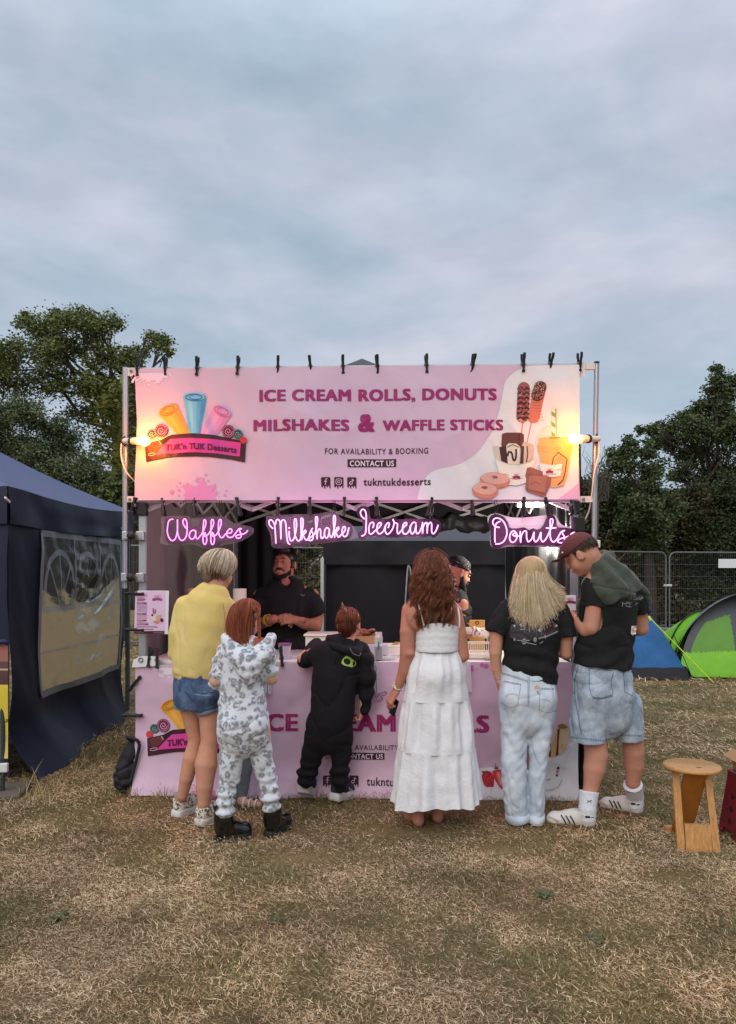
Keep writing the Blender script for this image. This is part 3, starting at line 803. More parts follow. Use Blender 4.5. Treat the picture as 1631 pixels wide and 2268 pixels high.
# roof truss
def truss(a, b, n=4, zl=2.02, zh=2.26):
 for i in range(n):
  p, q = a.lerp(b, i / n), a.lerp(b, (i + 1) / n)
  lo, hi = (zl, zh) if i % 2 == 0 else (zh, zl)
  m = MB(); m.bar(p + Vector((0, 0, lo)), q + Vector((0, 0, hi)), .014, .026); m.bar(p + SN * .022 + Vector((0, 0, hi)), q + SN * .022 + Vector((0, 0, lo)), .014, .026)
  for w in (p, q): m.ball(w + Vector((0, 0, zl)), .014, 8)
  m.build('truss_bar', WHT, root)
truss(ST(.06, .06, 0), ST(SW - .05, .06, 0), 4, 1.93, 2.22)
truss(ST(.06, 2.93, 0), ST(SW - .05, 2.93, 0)); truss(ST(.06, .06, 0), ST(.06, 2.93, 0)); truss(ST(SW - .05, .06, 0), ST(SW - .05, 2.93, 0))
for (u, d) in ((.05, .05), (SW - .05, .05), (SW - .05, 2.95), (.05, 2.95)):
 m = MB(); m.bar(ST(u, d, 2.28), pk - Vector((0, 0, .12)), .016, .024); m.build('rafter', WHT, root)
m = MB(); m.bar(pk - Vector((0, 0, .5)), pk - Vector((0, 0, .03)), .03, .03); m.build('hub', WHT, root)
for z0, z1 in ((1.9, 2.0), ):
 for u in (.035, SW - .02):
  m = MB(); m.box(ST(u, .02, 1.93), (.06, .075, .085), STROT, bev=.006); m.build('corner_bracket', BLK, root)
m = MB(); m.box(SP(1281, 1162, .0), (.075, .08, .1), STROT, bev=.008); m.build('corner_bracket', BLK, root)
m = MB(); m.box(SP(1268, 1366, .0), (.11, .075, .085), STROT, bev=.006); m.build('corner_bracket', BLK, root)
# ---- banner frame
root = thing('banner_frame', 'silver aluminium tube frame clamped to the stall posts, carrying the upper banner', 'frame', ST(SW / 2, -.02, 0))
for pts in ([(279, 814), (278, 1303)], [(1322, 806), (1315, 1207)]):
 m = MB(); a, b = SP(*pts[0], .01), SP(*pts[1], .01)
 m.tube([a, b], .0165, 12)
 for s_ in (-.012, .012): m.bar(a + SU * s_ - SN * .012, b + SU * s_ - SN * .012, .004, .006, up=SN)
 m.build('pole', ALU, root, smooth=True, angle=40)
 m = MB(); m.tube([a, a + Vector((0, 0, .014))], .018, 12); m.build('pole_cap', BLK, root)
for (y0, y1) in ((822, 812), (1106, 1106)):
 m = MB(); m.bar(SP(279, y0, .012), SP(1321, y1, .012), .026, .04, up=(0, 0, 1)); m.build('crossbar', WHT, root)
for (x, y) in ((1290, 815), (1293, 1106), (291, 822), (288, 1106)):
 m = MB(); p = SP(x, y, -.006); m.lathe(p, [(.010, 0), (.010, .006), (.004, .007), (.004, .004)], 14, M=Matrix((SU, Vector((0, 0, 1)), -SN)).transposed()); m.build('bolt', GALV, root, smooth=True, angle=40)
for (y, x0, x1) in ((1187, 274, 318), (1279, 272, 318)):
 br = MB(); br.bar(SP(x0, y, -.015), SP(x1, y, -.015), .05, .036); br.box(SP(x0 + 5, y, .0), (.036, .055, .06), STROT, bev=.004); br.box(SP(x1 - 5, y, .0), (.05, .07, .06), STROT, bev=.004)
 b_ = br.build('clamp', ALU, root)
 m = MB(); m.lathe(SP((x0 + x1) / 2 - 2, y, -.045), [(.012, 0), (.026, .012), (.029, .03), (.024, .045), (.012, .05)], 14, M=Matrix((SU, Vector((0, 0, 1)), -SN)).transposed())
 m.build('knob', BLK, b_, smooth=True, angle=60)
m = MB(); m.box(SP(1318, 1205, .0), (.06, .05, .05), STROT, bev=.004); m.build('clamp', WHT, root)
# ---- bulbs
BULB = mat('lit_bulb', (1, .7, .3), emit=(1.0, .30, .03), estr=36, var=0)
CER = mat('lamp_holder_plastic', C(226, 216, 204), rough=.4, var=.04)
def bulb_lamp(pole, tip, cable, label, pw):
 root = thing('bulb_lamp', label, 'lamp', SP(*pole, -.03), 'bulb lamps on the banner frame')
 a, b = SP(*pole, -.035), SP(*tip, -.13); dv = (b - a).normalized(); l = (b - a).length
 Mx = Matrix((dv.cross(Vector((0, 0, 1))).normalized(), dv.cross(dv.cross(Vector((0, 0, 1)))).normalized(), dv)).transposed()
 m = MB(); m.lathe(a, [(.018, -.02), (.02, 0), (.022, l * .3), (.026, l * .66), (.026, l * .72), (.02, l * .73)], 18, M=Mx); m.build('holder', CER, root, smooth=True, angle=40)
 m = MB(); m.lathe(a, [(.0285, l * .34), (.0285, l * .42)], 18, M=Mx); m.tube([a + Vector((0, 0, -.03)), a + Vector((-.02, -.02, 0)), a + Vector((0, 0, .03)), a + Vector((.02, .02, 0))], .006, 6, closed=True); m.build('cable_tie', BLK, root)
 m = MB(); m.lathe(a, [(.014, l * .72), (.018, l * .78), (.03, l * .92), (.034, l * 1.03), (.028, l * 1.13), (.012, l * 1.2)], 18, M=Mx); m.build('bulb', BULB, root, smooth=True, angle=80); lamp('bulb_light', b + Vector((0, -.05, 0)), pw, (1, .22, .001), .04, root)
 m = MB(); m.tube(smooth_path([SP(x, y, d) for x, y, d in cable], 6), .0055, 6); m.build('cable', CER, root, smooth=True)
bulb_lamp((276, 977), (320, 977), [(276, 977, -.03), (269, 985, -.04), (269, 1010, -.03), (275, 1035, -.03), (285, 1052, -.02), (300, 1068, .03), (318, 1085, .05)], 'glowing orange bulb lamp on the left banner pole', 15)
bulb_lamp((1322, 972), (1272, 972), [(1322, 972, -.03), (1328, 985, -.03), (1326, 1010, -.03), (1316, 1050, -.03), (1312, 1090, -.01), (1305, 1130, .03), (1292, 1160, .05), (1284, 1176, .05)], 'glowing orange bulb lamp on the right banner pole', 7)
# ---- floodlight under the canopy
root = thing('floodlight', 'bright white floodlight under the stall canopy above the donuts sign', 'lamp', SP(1170, 1110, 1.0))
fl = SP(1172, 1112, 1.1)
Mf = Matrix.Rotation(R(-35), 3, 'X')
m = MB(); m.box(fl + Mf @ Vector((0, 0, .03)), (.21, .15, .05), Mf, bev=.01); m.build('housing', BLK, root)
m = MB(); m.box(fl + Mf @ Vector((0, 0, -.001)), (.17, .11, .008), Mf); m.build('lens', mat('lit_lens', (1, 1, 1), emit=(1.0, .97, .86), estr=14, var=0), root)
m = MB(); m.tube([fl + Vector((-.11, .0, .03)), fl + Vector((-.11, .06, .2)), fl + Vector((.11, .06, .2)), fl + Vector((.11, .0, .03))], .008, 6); m.build('bracket', BLK, root); lamp('flood_light', fl + Vector((0, -.16, -.32)), 58, (1, .95, .84), .10, root)
# ---- rear black gazebo seen through the stall
root = thing('rear_gazebo', 'closed black gazebo with a zipped door standing behind the stall', 'gazebo', (.85, 10.2, 0))
def rg(px, py, Y=9.4): return P(px, py, Y)
xl, xr = (722 - CX) / W * 9.4, (1125 - CX) / W * 9.4
m = MB(); m.grid(50, 24, lambda u, v: (xl + (xr - xl) * u, 9.4 + .03 * math.sin(u * 17 + v * 2) + .025 * n2(u * 7, v * 4, 6), .02 + 1.68 * v)); m.build('front_wall', BLKF, root, smooth=True)
m = MB(); m.grid(50, 6, lambda u, v: (xl - .03 + (xr - xl + .06) * u, 9.34 + .02 * math.sin(u * 25) * (1 - v) + .012 * n2(u * 20, v * 3, 2), 1.6 + .3 * v)); m.build('valance', BLKF, root, smooth=True)
m = MB(); m.grid(20, 10, lambda u, v: (xl - .03 + (xr - xl + .06) * u * (1 - v * .0), 9.34 + 1.5 * v, 1.9 + .62 * v - .04 * math.sin(PI * v))); m.grid(10, 10, lambda u, v: (xl - .03, 9.34 + 2.9 * u, .02 + 1.88 * v)); m.build('canopy', mat('rear_canopy', C(70, 68, 74), rough=.6, var=.1), root, smooth=True, angle=30)
m = MB(); m.tube(smooth_path([rg(888, 1440, 9.33), rg(896, 1360, 9.33), rg(903, 1262, 9.33), rg(907, 1255, 9.33), rg(911, 1275, 9.33), rg(916, 1340, 9.33)], 5), .011, 6); m.build('zip', mat('zip_tape', C(176, 170, 178), rough=.5), root, smooth=True)
m = MB(); m.bar((xl - .04, 9.32, 0), (xl - .04, 9.32, 1.68), .04, .04); m.build('leg', WHT, root)
m = MB(); m.bar((xr + .02, 9.32, 0), (xr + .02, 9.32, 1.68), .04, .04); m.build('leg', WHT, root)
# ================================================================== PRINTED BANNERS
VINYL = mat('banner_vinyl', attr=True, rough=.5, var=.035, vscale=5, bump=.22, bscale=16, spec=.35)
PINK, MAG, DBR = C(214, 182, 203), C(158, 40, 104), C(62, 26, 38)
OFFW = C(226, 224, 226)
class Print:
 """flat shapes printed on a hanging sheet; they follow the folds of the sheet"""
 def __init__(s, disp): s.mb = MB(); s.disp = disp
 def pt(s, u, z, layer): return ST(u, s.disp(u, z) - .0008 - .0011 * layer, z)
 def tris(s, uv, tr, col, layer, mx=.034):
  uv = [tuple(p) for p in uv]; tr = [tuple(t) for t in tr]; out = []; stack = tr[:]; mid = {}
  while stack:
   a, b, c = stack.pop()
   e = [math.dist(uv[a], uv[b]), math.dist(uv[b], uv[c]), math.dist(uv[c], uv[a])]; m = max(e)
   if m < mx: out.append((a, b, c)); continue
   i = e.index(m); p, q, r_ = [(a, b, c), (b, c, a), (c, a, b)][i]; k_ = (min(p, q), max(p, q))
   if k_ not in mid:
    mid[k_] = len(uv); uv.append(((uv[p][0] + uv[q][0]) / 2, (uv[p][1] + uv[q][1]) / 2))
   n_ = mid[k_]; stack += [(p, n_, r_), (n_, q, r_)]
  s.mb.add([s.pt(u, z, layer) for u, z in uv], out, col)
 def poly(s, pts, col, layer=1):
  uv = [uz(x, y) for x, y in pts]
  s.tris(uv, tessellate_polygon([[Vector((u, z, 0)) for u, z in uv]]), col, layer)
 def ell(s, cx, cy, rx, ry, col, layer=1, rot=0.0, n=24):
  c_, s_ = math.cos(rot), math.sin(rot)
  s.poly([(cx + rx * math.cos(a) * c_ - ry * math.sin(a) * s_, cy + rx * math.cos(a) * s_ + ry * math.sin(a) * c_) for a in np.linspace(0, 2 * PI, n, endpoint=False)], col, layer)
 def line(s, pts, w, col, layer=2, taper=False):
  n = len(pts); lft, rgt = [], []
  for i in range(n):
   a, b = pts[max(i - 1, 0)], pts[min(i + 1, n - 1)]; dx, dy = b[0] - a[0], b[1] - a[1]; l = math.hypot(dx, dy) + 1e-9
   ww = w * (math.sin(PI * (i + .5) / n) ** .5 if taper else 1)
   lft.append((pts[i][0] - dy / l * ww / 2, pts[i][1] + dx / l * ww / 2)); rgt.append((pts[i][0] + dy / l * ww / 2, pts[i][1] - dx / l * ww / 2))
  uv = [uz(*p) for p in lft] + [uz(*p) for p in rgt]
  tr = []
  for i in range(n - 1): tr += [(i, i + 1, n + i + 1), (i, n + i + 1, n + i)]
  s.tris(uv, tr, col, layer)
 def text(s, body, x0, x1, yb, yt, col, layer=2, off=.03, sp=1.06, tilt=0.0, warp=None, shear=0.0, bold=0.0):
  """ink from x0 to x1; capitals from base line yb up to yt"""
  V, T = text_tris(body, off, sp, shear); xs = [v[0] for v in V]; mn, mxx = min(xs), max(xs)
  for q, (bs, vs_) in enumerate(((-bold, -.4 * bold), (bold, -.4 * bold), (-bold, .4 * bold), (bold, .4 * bold)) if bold else ((0, 0),)):
   uv = []
   for x, y in V:
    t = (x + bs - mn + bold) / (mxx - mn + 2 * bold); px = x0 + (x1 - x0) * t; py = yb - (yb - yt) * (y + vs_ + .4 * bold) / (.728 + .8 * bold) + tilt * t
    if warp: px, py = warp(t, px, py)
    uv.append(uz(px, py))
   s.tris(uv, T, col, layer + q * .3)
def mapper(ox, oy, k): return lambda x, y: (ox + k * x, oy + k * y)
def draw_logo(pr, dx, dy, b=2):
 T = lambda x, y: (313.2 + .152 * x + dx, 861.2 + .152 * y + dy)
 def roll(cx, cy, rx, ry, rot, b0, b1, shades, dark):
  c_, s_ = math.cos(rot), math.sin(rot)
  def E(a, f=1.0): return (cx + f * rx * math.cos(a) * c_ - f * ry * math.sin(a) * s_, cy + f * rx * math.cos(a) * s_ + f * ry * math.sin(a) * c_)
  n = len(shades); l, r = E(PI), E(0)
  for i, sh in enumerate(shades):                      # lengthwise printed stripes of the roll
   a, q = i / n, (i + 1) / n
   pr.poly([T(l[0] + (r[0] - l[0]) * a, l[1] + (r[1] - l[1]) * a), T(l[0] + (r[0] - l[0]) * q, l[1] + (r[1] - l[1]) * q), T(b0[0] + (b1[0] - b0[0]) * q, b0[1] + (b1[1] - b0[1]) * q), T(b0[0] + (b1[0] - b0[0]) * a, b0[1] + (b1[1] - b0[1]) * a)], sh, b)
  pr.poly([T(*E(a)) for a in np.linspace(0, 2 * PI, 26, endpoint=False)], shades[n // 2], b + 1)
  pr.line([T(*E(a, .9 - .045 * a)) for a in np.linspace(-.9, 2 * PI * 1.75, 52)], 2.0, dark, b + 2, True)
 roll(800, 140, 165, 62, 0.0, (735, 700), (870, 700), [C(120, 190, 214), C(140, 206, 226), C(118, 188, 214), C(96, 168, 204), C(78, 148, 194)], C(46, 92, 150))
 roll(425, 335, 155, 78, -.42, (590, 715), (755, 715), [C(224, 160, 62), C(232, 172, 74), C(226, 160, 62), C(210, 146, 56)], C(170, 104, 34))
 roll(1190, 340, 150, 74, .42, (860, 715), (1090, 715), [C(222, 150, 196), C(226, 160, 202), C(218, 146, 192), C(208, 134, 182)], C(190, 90, 152))
 br = C(66, 30, 38)
 pr.poly([T(*p) for p in [(85, 820), (330, 762), (470, 690), (650, 672), (800, 665), (1100, 685), (1460, 760), (1535, 800), (1515, 1075), (1300, 1030), (1000, 1000), (800, 995), (500, 1010), (300, 1040), (105, 1075)]], br, b + 3)
 pr.poly([T(*p) for p in [(455, 757), (640, 740), (800, 733), (1100, 745), (1460, 790), (1440, 990), (1100, 950), (800, 940), (450, 960), (230, 985), (330, 880)]], C(212, 66, 150), b + 4)
 pr.poly([T(*p) for p in [(125, 835), (180, 805), (290, 790), (330, 850), (240, 950), (170, 955)]], C(98, 44, 50), b + 4)
 pr.line([T(*p) for p in [(300, 785), (330, 835)]], 1.4, C(226, 190, 205), b + 5)
 pr.poly([T(*p) for p in [(305, 782), (440, 700), (468, 730), (345, 822)]], C(40, 18, 24), b + 5)
 pr.line([T(190 + 50 * math.cos(a), 972 + 18 * math.sin(a) - 8 * math.cos(a)) for a in np.linspace(0, 2 * PI, 20)], 1.0, C(232, 190, 210), b + 5)
 def wheel(x, y, r, c1, c2):
  pr.ell(*T(x, y), r * .152, r * .152, c1, b + 6)
  for a in np.linspace(0, 2 * PI, 22, endpoint=False): pr.ell(*T(x + .84 * r * math.cos(a), y + .84 * r * math.sin(a)), .8 * r / 95, .8 * r / 95, c2, b + 7, n=6)
  pr.line([T(x + r * (.62 - .055 * a) * math.cos(a), y + r * (.62 - .055 * a) * math.sin(a)) for a in np.linspace(0, 10, 40)], .9 * r / 95, c2, b + 7)
 pl = C(232, 196, 214)
 wheel(190, 680, 66, C(30, 68, 74), C(180, 214, 206)); wheel(325, 632, 95, C(120, 26, 74), pl)
 wheel(1420, 670, 70, C(30, 68, 74), C(180, 214, 206)); wheel(1280, 630, 95, C(120, 26, 74), pl)
 pr.ell(*T(1503, 757), 7.6, 7.6, C(206, 58, 66), b + 6); pr.ell(*T(118, 762), 7.6, 7.6, C(206, 58, 66), b + 6)
 yw = lambda t, px, py: (px, py - 5.5 * (1 - (2 * t - 1) ** 2) + 2.5 * t)
 pr.text("TUK'n TUK Desserts", *[T(390, 0)[0], T(1395, 0)[0]], T(0, 925)[1], T(0, 832)[1], C(96, 18, 56), b + 8, .008, 1.05, warp=yw, bold=.03)
def icon(pr, x, y, w, h, what, b=2):
 pr.poly([(x, y + 2), (x + 2, y), (x + w - 2, y), (x + w, y + 2), (x + w, y + h * .95), (x + w * .9, y + h), (x + w * .86, y + h * .78), (x + w * .74, y + h * .75), (x + w * .70, y + h * .88), (x + w * .62, y + h * .9), (x + w * .58, y + h * .74), (x + w * .48, y + h * .76), (x + w * .44, y + h * .98), (x + w * .34, y + h), (x + w * .30, y + h * .76), (x + w * .2, y + h * .76), (x + w * .16, y + h * .9), (x + .5, y + h * .88)], DBR, b)
 cx, cy = x + w / 2, y + h * .40; c = C(226, 196, 214)
 if what == 'f':
  pr.line(smooth_path([(cx + 3.5, cy - 6), (cx + .5, cy - 6), (cx - .5, cy - 3), (cx - .5, cy + 6.5)], 4), 1.6, c, b + 1); pr.line([(cx - 3.5, cy - .8), (cx + 3, cy - .8)], 1.5, c, b + 1)
 elif what == 'i':
  q = [(cx - 5, cy - 5), (cx + 5, cy - 5), (cx + 5, cy + 5), (cx - 5, cy + 5)]
  pr.line(smooth_path(q, 5, True) + [q[0]], 1.2, c, b + 1); pr.line([(cx + 2.6 * math.cos(a), cy + 2.6 * math.sin(a)) for a in np.linspace(0, 2 * PI, 14)], 1.1, c, b + 1); pr.ell(cx + 3.2, cy - 3.2, .7, .7, c, b + 1, n=8)
 else:
  pr.line([(cx + 1, cy - 6), (cx + 1, cy + 3)], 1.5, c, b + 1); pr.line([(cx + 1, cy + 3)] + [(cx - 2 + 3 * math.cos(a), cy + 3 + 3 * math.sin(a)) for a in np.linspace(0, 1.7 * PI, 14)], 1.4, c, b + 1); pr.line(smooth_path([(cx + 1, cy - 6), (cx + 2.5, cy - 3.4), (cx + 5, cy - 2.6)], 4), 1.5, c, b + 1)
def splash(pr, cx, cy, rx, ry, col, layer, n=30, down=False, seed=1):
 rr = random.Random(seed); sg = 1 if down else -1; pts = []
 for i in range(n + 1):
  t = i / n; a = PI * t; k_ = 1 + rr.uniform(-.22, .25)
  pts.append((cx - rx * math.cos(a) * k_, cy + sg * ry * math.sin(a) ** .7 * k_))
 pr.poly(pts, col, layer)
 for _ in range(26):
  a = rr.uniform(.05, PI - .05); k_ = rr.uniform(1.12, 1.65); r_ = rr.uniform(.8, 3.2)
  pr.ell(cx - rx * math.cos(a) * k_, cy + sg * ry * math.sin(a) * k_, r_, r_, col, layer, n=10)
# ---------------------------------------------------------------- upper banner
def disp_top(u, z):
 e = (z - 1.98) / .9
 f = .012 * math.sin(u * 7.0 + 1.2 * z) + .018 * n2(u * 2.6 + z, z * 1.4, 31) + .012 * n2(u * 8 + z * 5, z * 2.4, 32) + .005 * n2(u * 24 + z * 9, z * 4, 33) - .006 * (1 - abs(n2(u * 3.1 + z * 2.2, z * 2.6 - u * 1.3, 34))) ** 4
 return -.032 + f * (.35 + .65 * math.sin(PI * min(1, max(0, e))))
def top_px(u, v):
 xl = 302 + 7 * math.sin(PI * min(1, (1 - v) * 1.25)) * (1 - v) ** .3; xr = 1282 - 4 * math.sin(PI * v)
 yt = 820 - 10 * u; yb = 1109 - .5 * u
 return xl + (xr - xl) * u, yb + (yt - yb) * v
root = thing('upper_banner', 'long pink printed banner of ice cream rolls, donuts and waffle sticks above the stall', 'banner', ST(SW / 2, -.03, 1.98))
m = MB(col=PINK)
def fn(u, v):
 a, b = uz(*top_px(u, v)); return ST(a, disp_top(a, b), b)
m.grid(150, 48, fn); m.build('sheet', VINYL, root, smooth=True)
pr = Print(disp_top); Q2 = mapper(809, 769.8, .344); Q1 = mapper(247.9, 769.8, .344); Q = mapper(1030.8, 835.1, .16)
# white wave of the print
wv = smooth_path([(1040, 128), (960, 165), (900, 225), (882, 300), (862, 400), (830, 510), (780, 600), (720, 680), (640, 740), (560, 772), (470, 790), (405, 825), (355, 900), (334, 984)], 5)
pr.poly([Q2(*p) for p in wv] + [Q2(1362, 980), Q2(1366, 500), Q2(1372, 122)], OFFW, 1)
pr.poly([Q2(1232, 982), Q2(1300, 930), Q2(1364, 878), Q2(1364, 980)], C(224, 178, 210), 2)
pr.mb.build('printed_wave', VINYL, root); pr = Print(disp_top)
for (t0, x0, x1, yb, yt, tl, of, sp) in (("ICE CREAM ROLLS, DONUTS", 577, 1099, 892.5, 865.5, -3.8, .038, 1.1), ("MILSHAKES", 563.5, 775, 957, 930.5, 0, .038, 1.1), ("&", 794, 831, 958, 916, 0, .05, 1), ("WAFFLE STICKS", 848, 1113.5, 957, 932, -1.5, .038, 1.1)):
 pr.text(t0, x0, x1, yb, yt, MAG, 2, 0, sp + .02, tl, bold=.055)
pr.mb.build('headline', VINYL, root); pr = Print(disp_top)
pr.text("FOR AVAILABILITY & BOOKING", 722, 948, 1008, 995, DBR, 2, .012, 1.14, -1)
pr.poly([(771, 1019), (878, 1018), (878, 1035.5), (771, 1036.5)], DBR, 2); pr.text("CONTACT US", 776, 873, 1034, 1021.5, C(230, 214, 222), 3, .02, 1.1, -.6)
for x, w_ in ((713, 'f'), (741.5, 'i'), (770, 'd')): icon(pr, x, 1058.5, 20.5, 25, w_)
pr.text("tukntukdesserts", 806, 954, 1076.5, 1060, DBR, 2, .024, 1.1, -.5)
pr.mb.build('lettering', VINYL, root)
pr = Print(disp_top); draw_logo(pr, 0, 0); pr.mb.build('logo', VINYL, root)
pr = Print(disp_top)
splash(pr, Q1(575, 0)[0], Q1(0, 984)[1], 38, 36, C(222, 142, 192), 1, seed=4)
pr.ell(*Q1(397, 935), 4.6, 4.6, C(222, 142, 192), 1)
pr.mb.build('paint_splash', VINYL, root); pr = Print(disp_top)
splash(pr, Q1(270, 0)[0], Q1(0, 172)[1], 34, 20, C(230, 204, 222), 1, down=True, seed=9)
pr.mb.build('paint_splash', VINYL, root)
# printed food
pr = Print(disp_top); rr = random.Random(3)
def capsule(x0, y0, x1, y1, r, n=9):
 a0 = math.atan2(y1 - y0, x1 - x0)
 return [(x1 + r * math.cos(a0 - PI / 2 + PI * i / n), y1 + r * math.sin(a0 - PI / 2 + PI * i / n)) for i in range(n + 1)] + [(x0 + r * math.cos(a0 + PI / 2 + PI * i / n), y0 + r * math.sin(a0 + PI / 2 + PI * i / n)) for i in range(n + 1)]
pr.line([Q(785, 640), Q(768, 790)], 2.0, C(196, 130, 110), 2); pr.line([Q(905, 640), Q(842, 920)], 2.0, C(196, 130, 110), 2)
pr.poly([Q(*p) for p in capsule(800, 170, 780, 560, 84)] , C(156, 84, 78), 3); pr.poly([Q(700, 590), Q(868, 590), Q(785, 665)], C(206, 142, 124), 3)
for i in range(7):
 y = 165 + 68 * i; pr.line([Q(*p) for p in smooth_path([(712, y + 24), (760, y - 4), (800, y + 26), (835, y - 2), (872, y + 26)], 3)], 4.0, C(66, 28, 34), 4)
 for _ in range(7): pr.ell(*Q(rr.uniform(715, 865), y + rr.uniform(-30, 34)), rr.uniform(.9, 2.6), rr.uniform(.7, 1.6), rr.choice([C(206, 150, 144), C(92, 40, 44), C(186, 110, 104)]), 5, n=8)
pr.poly([Q(*p) for p in capsule(1020, 165, 935, 570, 82)], C(202, 118, 98), 3)
for k_ in range(-3, 8): pr.line([Q(850 + 22 * k_ + 30, 330 + 40 * k_), Q(1020 + 8 * k_, 300 + 40 * k_ + 30)], .8, C(160, 78, 66), 4)
pr.poly([Q(*p) for p in capsule(1020, 165, 985, 270, 84)], C(84, 44, 44), 4)
for _ in range(150):
 t = rr.random(); x = 1020 - 38 * t + rr.uniform(-75, 75); y = 100 + 225 * t + rr.uniform(-10, 8)
 pr.ell(*Q(x, y), 1.3, .8, rr.choice([C(214, 160, 140), C(190, 120, 110), C(60, 28, 30)]), 5, rr.uniform(0, 3), 6)
# tub of rolls with a biscuit
bis = [(500, 800), (560, 782), (760, 785), (800, 810), (800, 960), (790, 1000), (500, 1000), (490, 940)]
pr.poly([Q(*p) for p in bis], C(106, 60, 52), 3); pr.line([Q(738, 790), Q(735, 985)], 1.6, C(84, 46, 42), 4)
pr.poly([Q(375, 975), Q(440, 962), Q(475, 990), Q(520, 975), Q(560, 1230), Q(470, 1190), Q(410, 1150)], C(206, 198, 182), 4); pr.poly([Q(460, 985), Q(560, 960), Q(580, 1225), Q(490, 1195)], C(70, 42, 44), 5)
pr.poly([Q(800, 905), Q(930, 945), Q(940, 1000), Q(920, 1150), Q(830, 1200), Q(745, 1215), Q(755, 980)], C(196, 184, 168), 4); pr.poly([Q(760, 960), Q(800, 975), Q(790, 1210), Q(745, 1210)], C(76, 50, 48), 5); pr.line([Q(842, 970), Q(850, 1080), Q(835, 1190)], 2.2, C(86, 58, 54), 6)
pr.poly([Q(555, 965), Q(590, 930), Q(690, 935), Q(742, 975), Q(735, 1220), Q(580, 1222)], C(222, 214, 198), 6); pr.line([Q(*p) for p in smooth_path([(575, 1110), (590, 1050), (630, 1065), (650, 1150), (672, 1165), (690, 1110), (690, 1010)], 4)], 4.2, C(70, 42, 44), 7); pr.line([Q(570, 985), Q(640, 950), Q(730, 985)], 2.0, C(120, 92, 84), 7)
pr.poly([Q(400, 1140), Q(560, 1210), Q(730, 1225), Q(880, 1190), Q(960, 1110), Q(965, 1160), Q(925, 1250), Q(840, 1470), Q(700, 1512), Q(560, 1500), Q(470, 1400)], C(226, 228, 218), 8)
pr.line([Q(400, 1142), Q(560, 1212), Q(730, 1228), Q(880, 1193), Q(962, 1112)], 1.4, C(202, 204, 196), 9)
def tiny_logo(x, y, k_):
 for dx_, c_ in ((-2, C(224, 160, 80)), (0, C(120, 186, 214)), (2, C(220, 150, 196))): pr.poly([(x + dx_ * k_ - 1.2 * k_, y - 3 * k_), (x + dx_ * k_ + 1.2 * k_, y - 3 * k_), (x + dx_ * .5 * k_ + k_, y), (x + dx_ * .5 * k_ - k_, y)], c_, 9)
 pr.poly([(x - 5 * k_, y + .4 * k_), (x, y - .6 * k_), (x + 5 * k_, y + .4 * k_), (x + 4.6 * k_, y + 3.8 * k_), (x, y + 2.8 * k_), (x - 4.6 * k_, y + 3.8 * k_)], C(150, 40, 78), 10)
tiny_logo(*Q(695, 1380), 1.75); pr.line([Q(605, 1415), Q(700, 1425), Q(780, 1412)], .8, C(90, 60, 70), 10); pr.line([Q(525, 1350), Q(595, 1372)], .8, C(90, 80, 80), 10)
# milkshake cup with dome lid and straw
pr.poly([Q(960, 960)] + [Q(1210 + 250 * -math.cos(a), 940 - 265 * math.sin(a)) for a in np.linspace(.1, PI - .1, 18)] + [Q(1460, 960)], C(214, 212, 208), 3)
pr.poly([Q(1180, 455), Q(1222, 445), Q(1245, 850), Q(1195, 850)], C(222, 224, 216), 4)
for y in (490, 630, 770): pr.poly([Q(1176, y), Q(1228, y + 35), Q(1233, y + 95), Q(1182, y + 60)], C(104, 168, 60), 5)
pr.poly([Q(1222, 460), Q(1242, 462), Q(1252, 850), Q(1243, 850)], C(150, 150, 140), 5)
pr.poly([Q(1010, 860), Q(1200, 838), Q(1420, 860), Q(1455, 985), Q(1390, 1400), Q(1340, 1520), Q(1200, 1545), Q(1080, 1500), Q(990, 985)], C(216, 168, 110), 5)
for y in (975, 1000, 1035): pr.line([Q(975, y), Q(1200, y + 22), Q(1470, y - 2)], 1.0, C(196, 150, 100), 6)
pr.line([Q(1150, 860), Q(1230, 862), Q(1290, 858)], 1.8, C(80, 48, 40), 6); pr.line([Q(1375, 855), Q(1398, 870)], 1.6, C(80, 48, 40), 6)
pr.line([Q(*p) for p in [(1180, 1230), (1200, 1130), (1270, 1060), (1385, 1150), (1360, 1330), (1330, 1440), (1260, 1505)]], 3.0, C(110, 72, 56), 6)
pr.poly([Q(*p) for p in [(1210, 1200), (1270, 1095), (1350, 1150), (1320, 1380), (1280, 1400)]], C(222, 150, 110), 6)
pr.poly([Q(1010, 1205), Q(1180, 1235), Q(1322, 1215), Q(1300, 1385), Q(1180, 1400), Q(1040, 1370)], C(228, 224, 224), 8); tiny_logo(*Q(1145, 1310), 1.6); pr.line([Q(1120, 1358), Q(1240, 1358)], .8, C(90, 60, 70), 10); pr.line([Q(1240, 1302), Q(1310, 1290)], .8, C(70, 60, 60), 10)
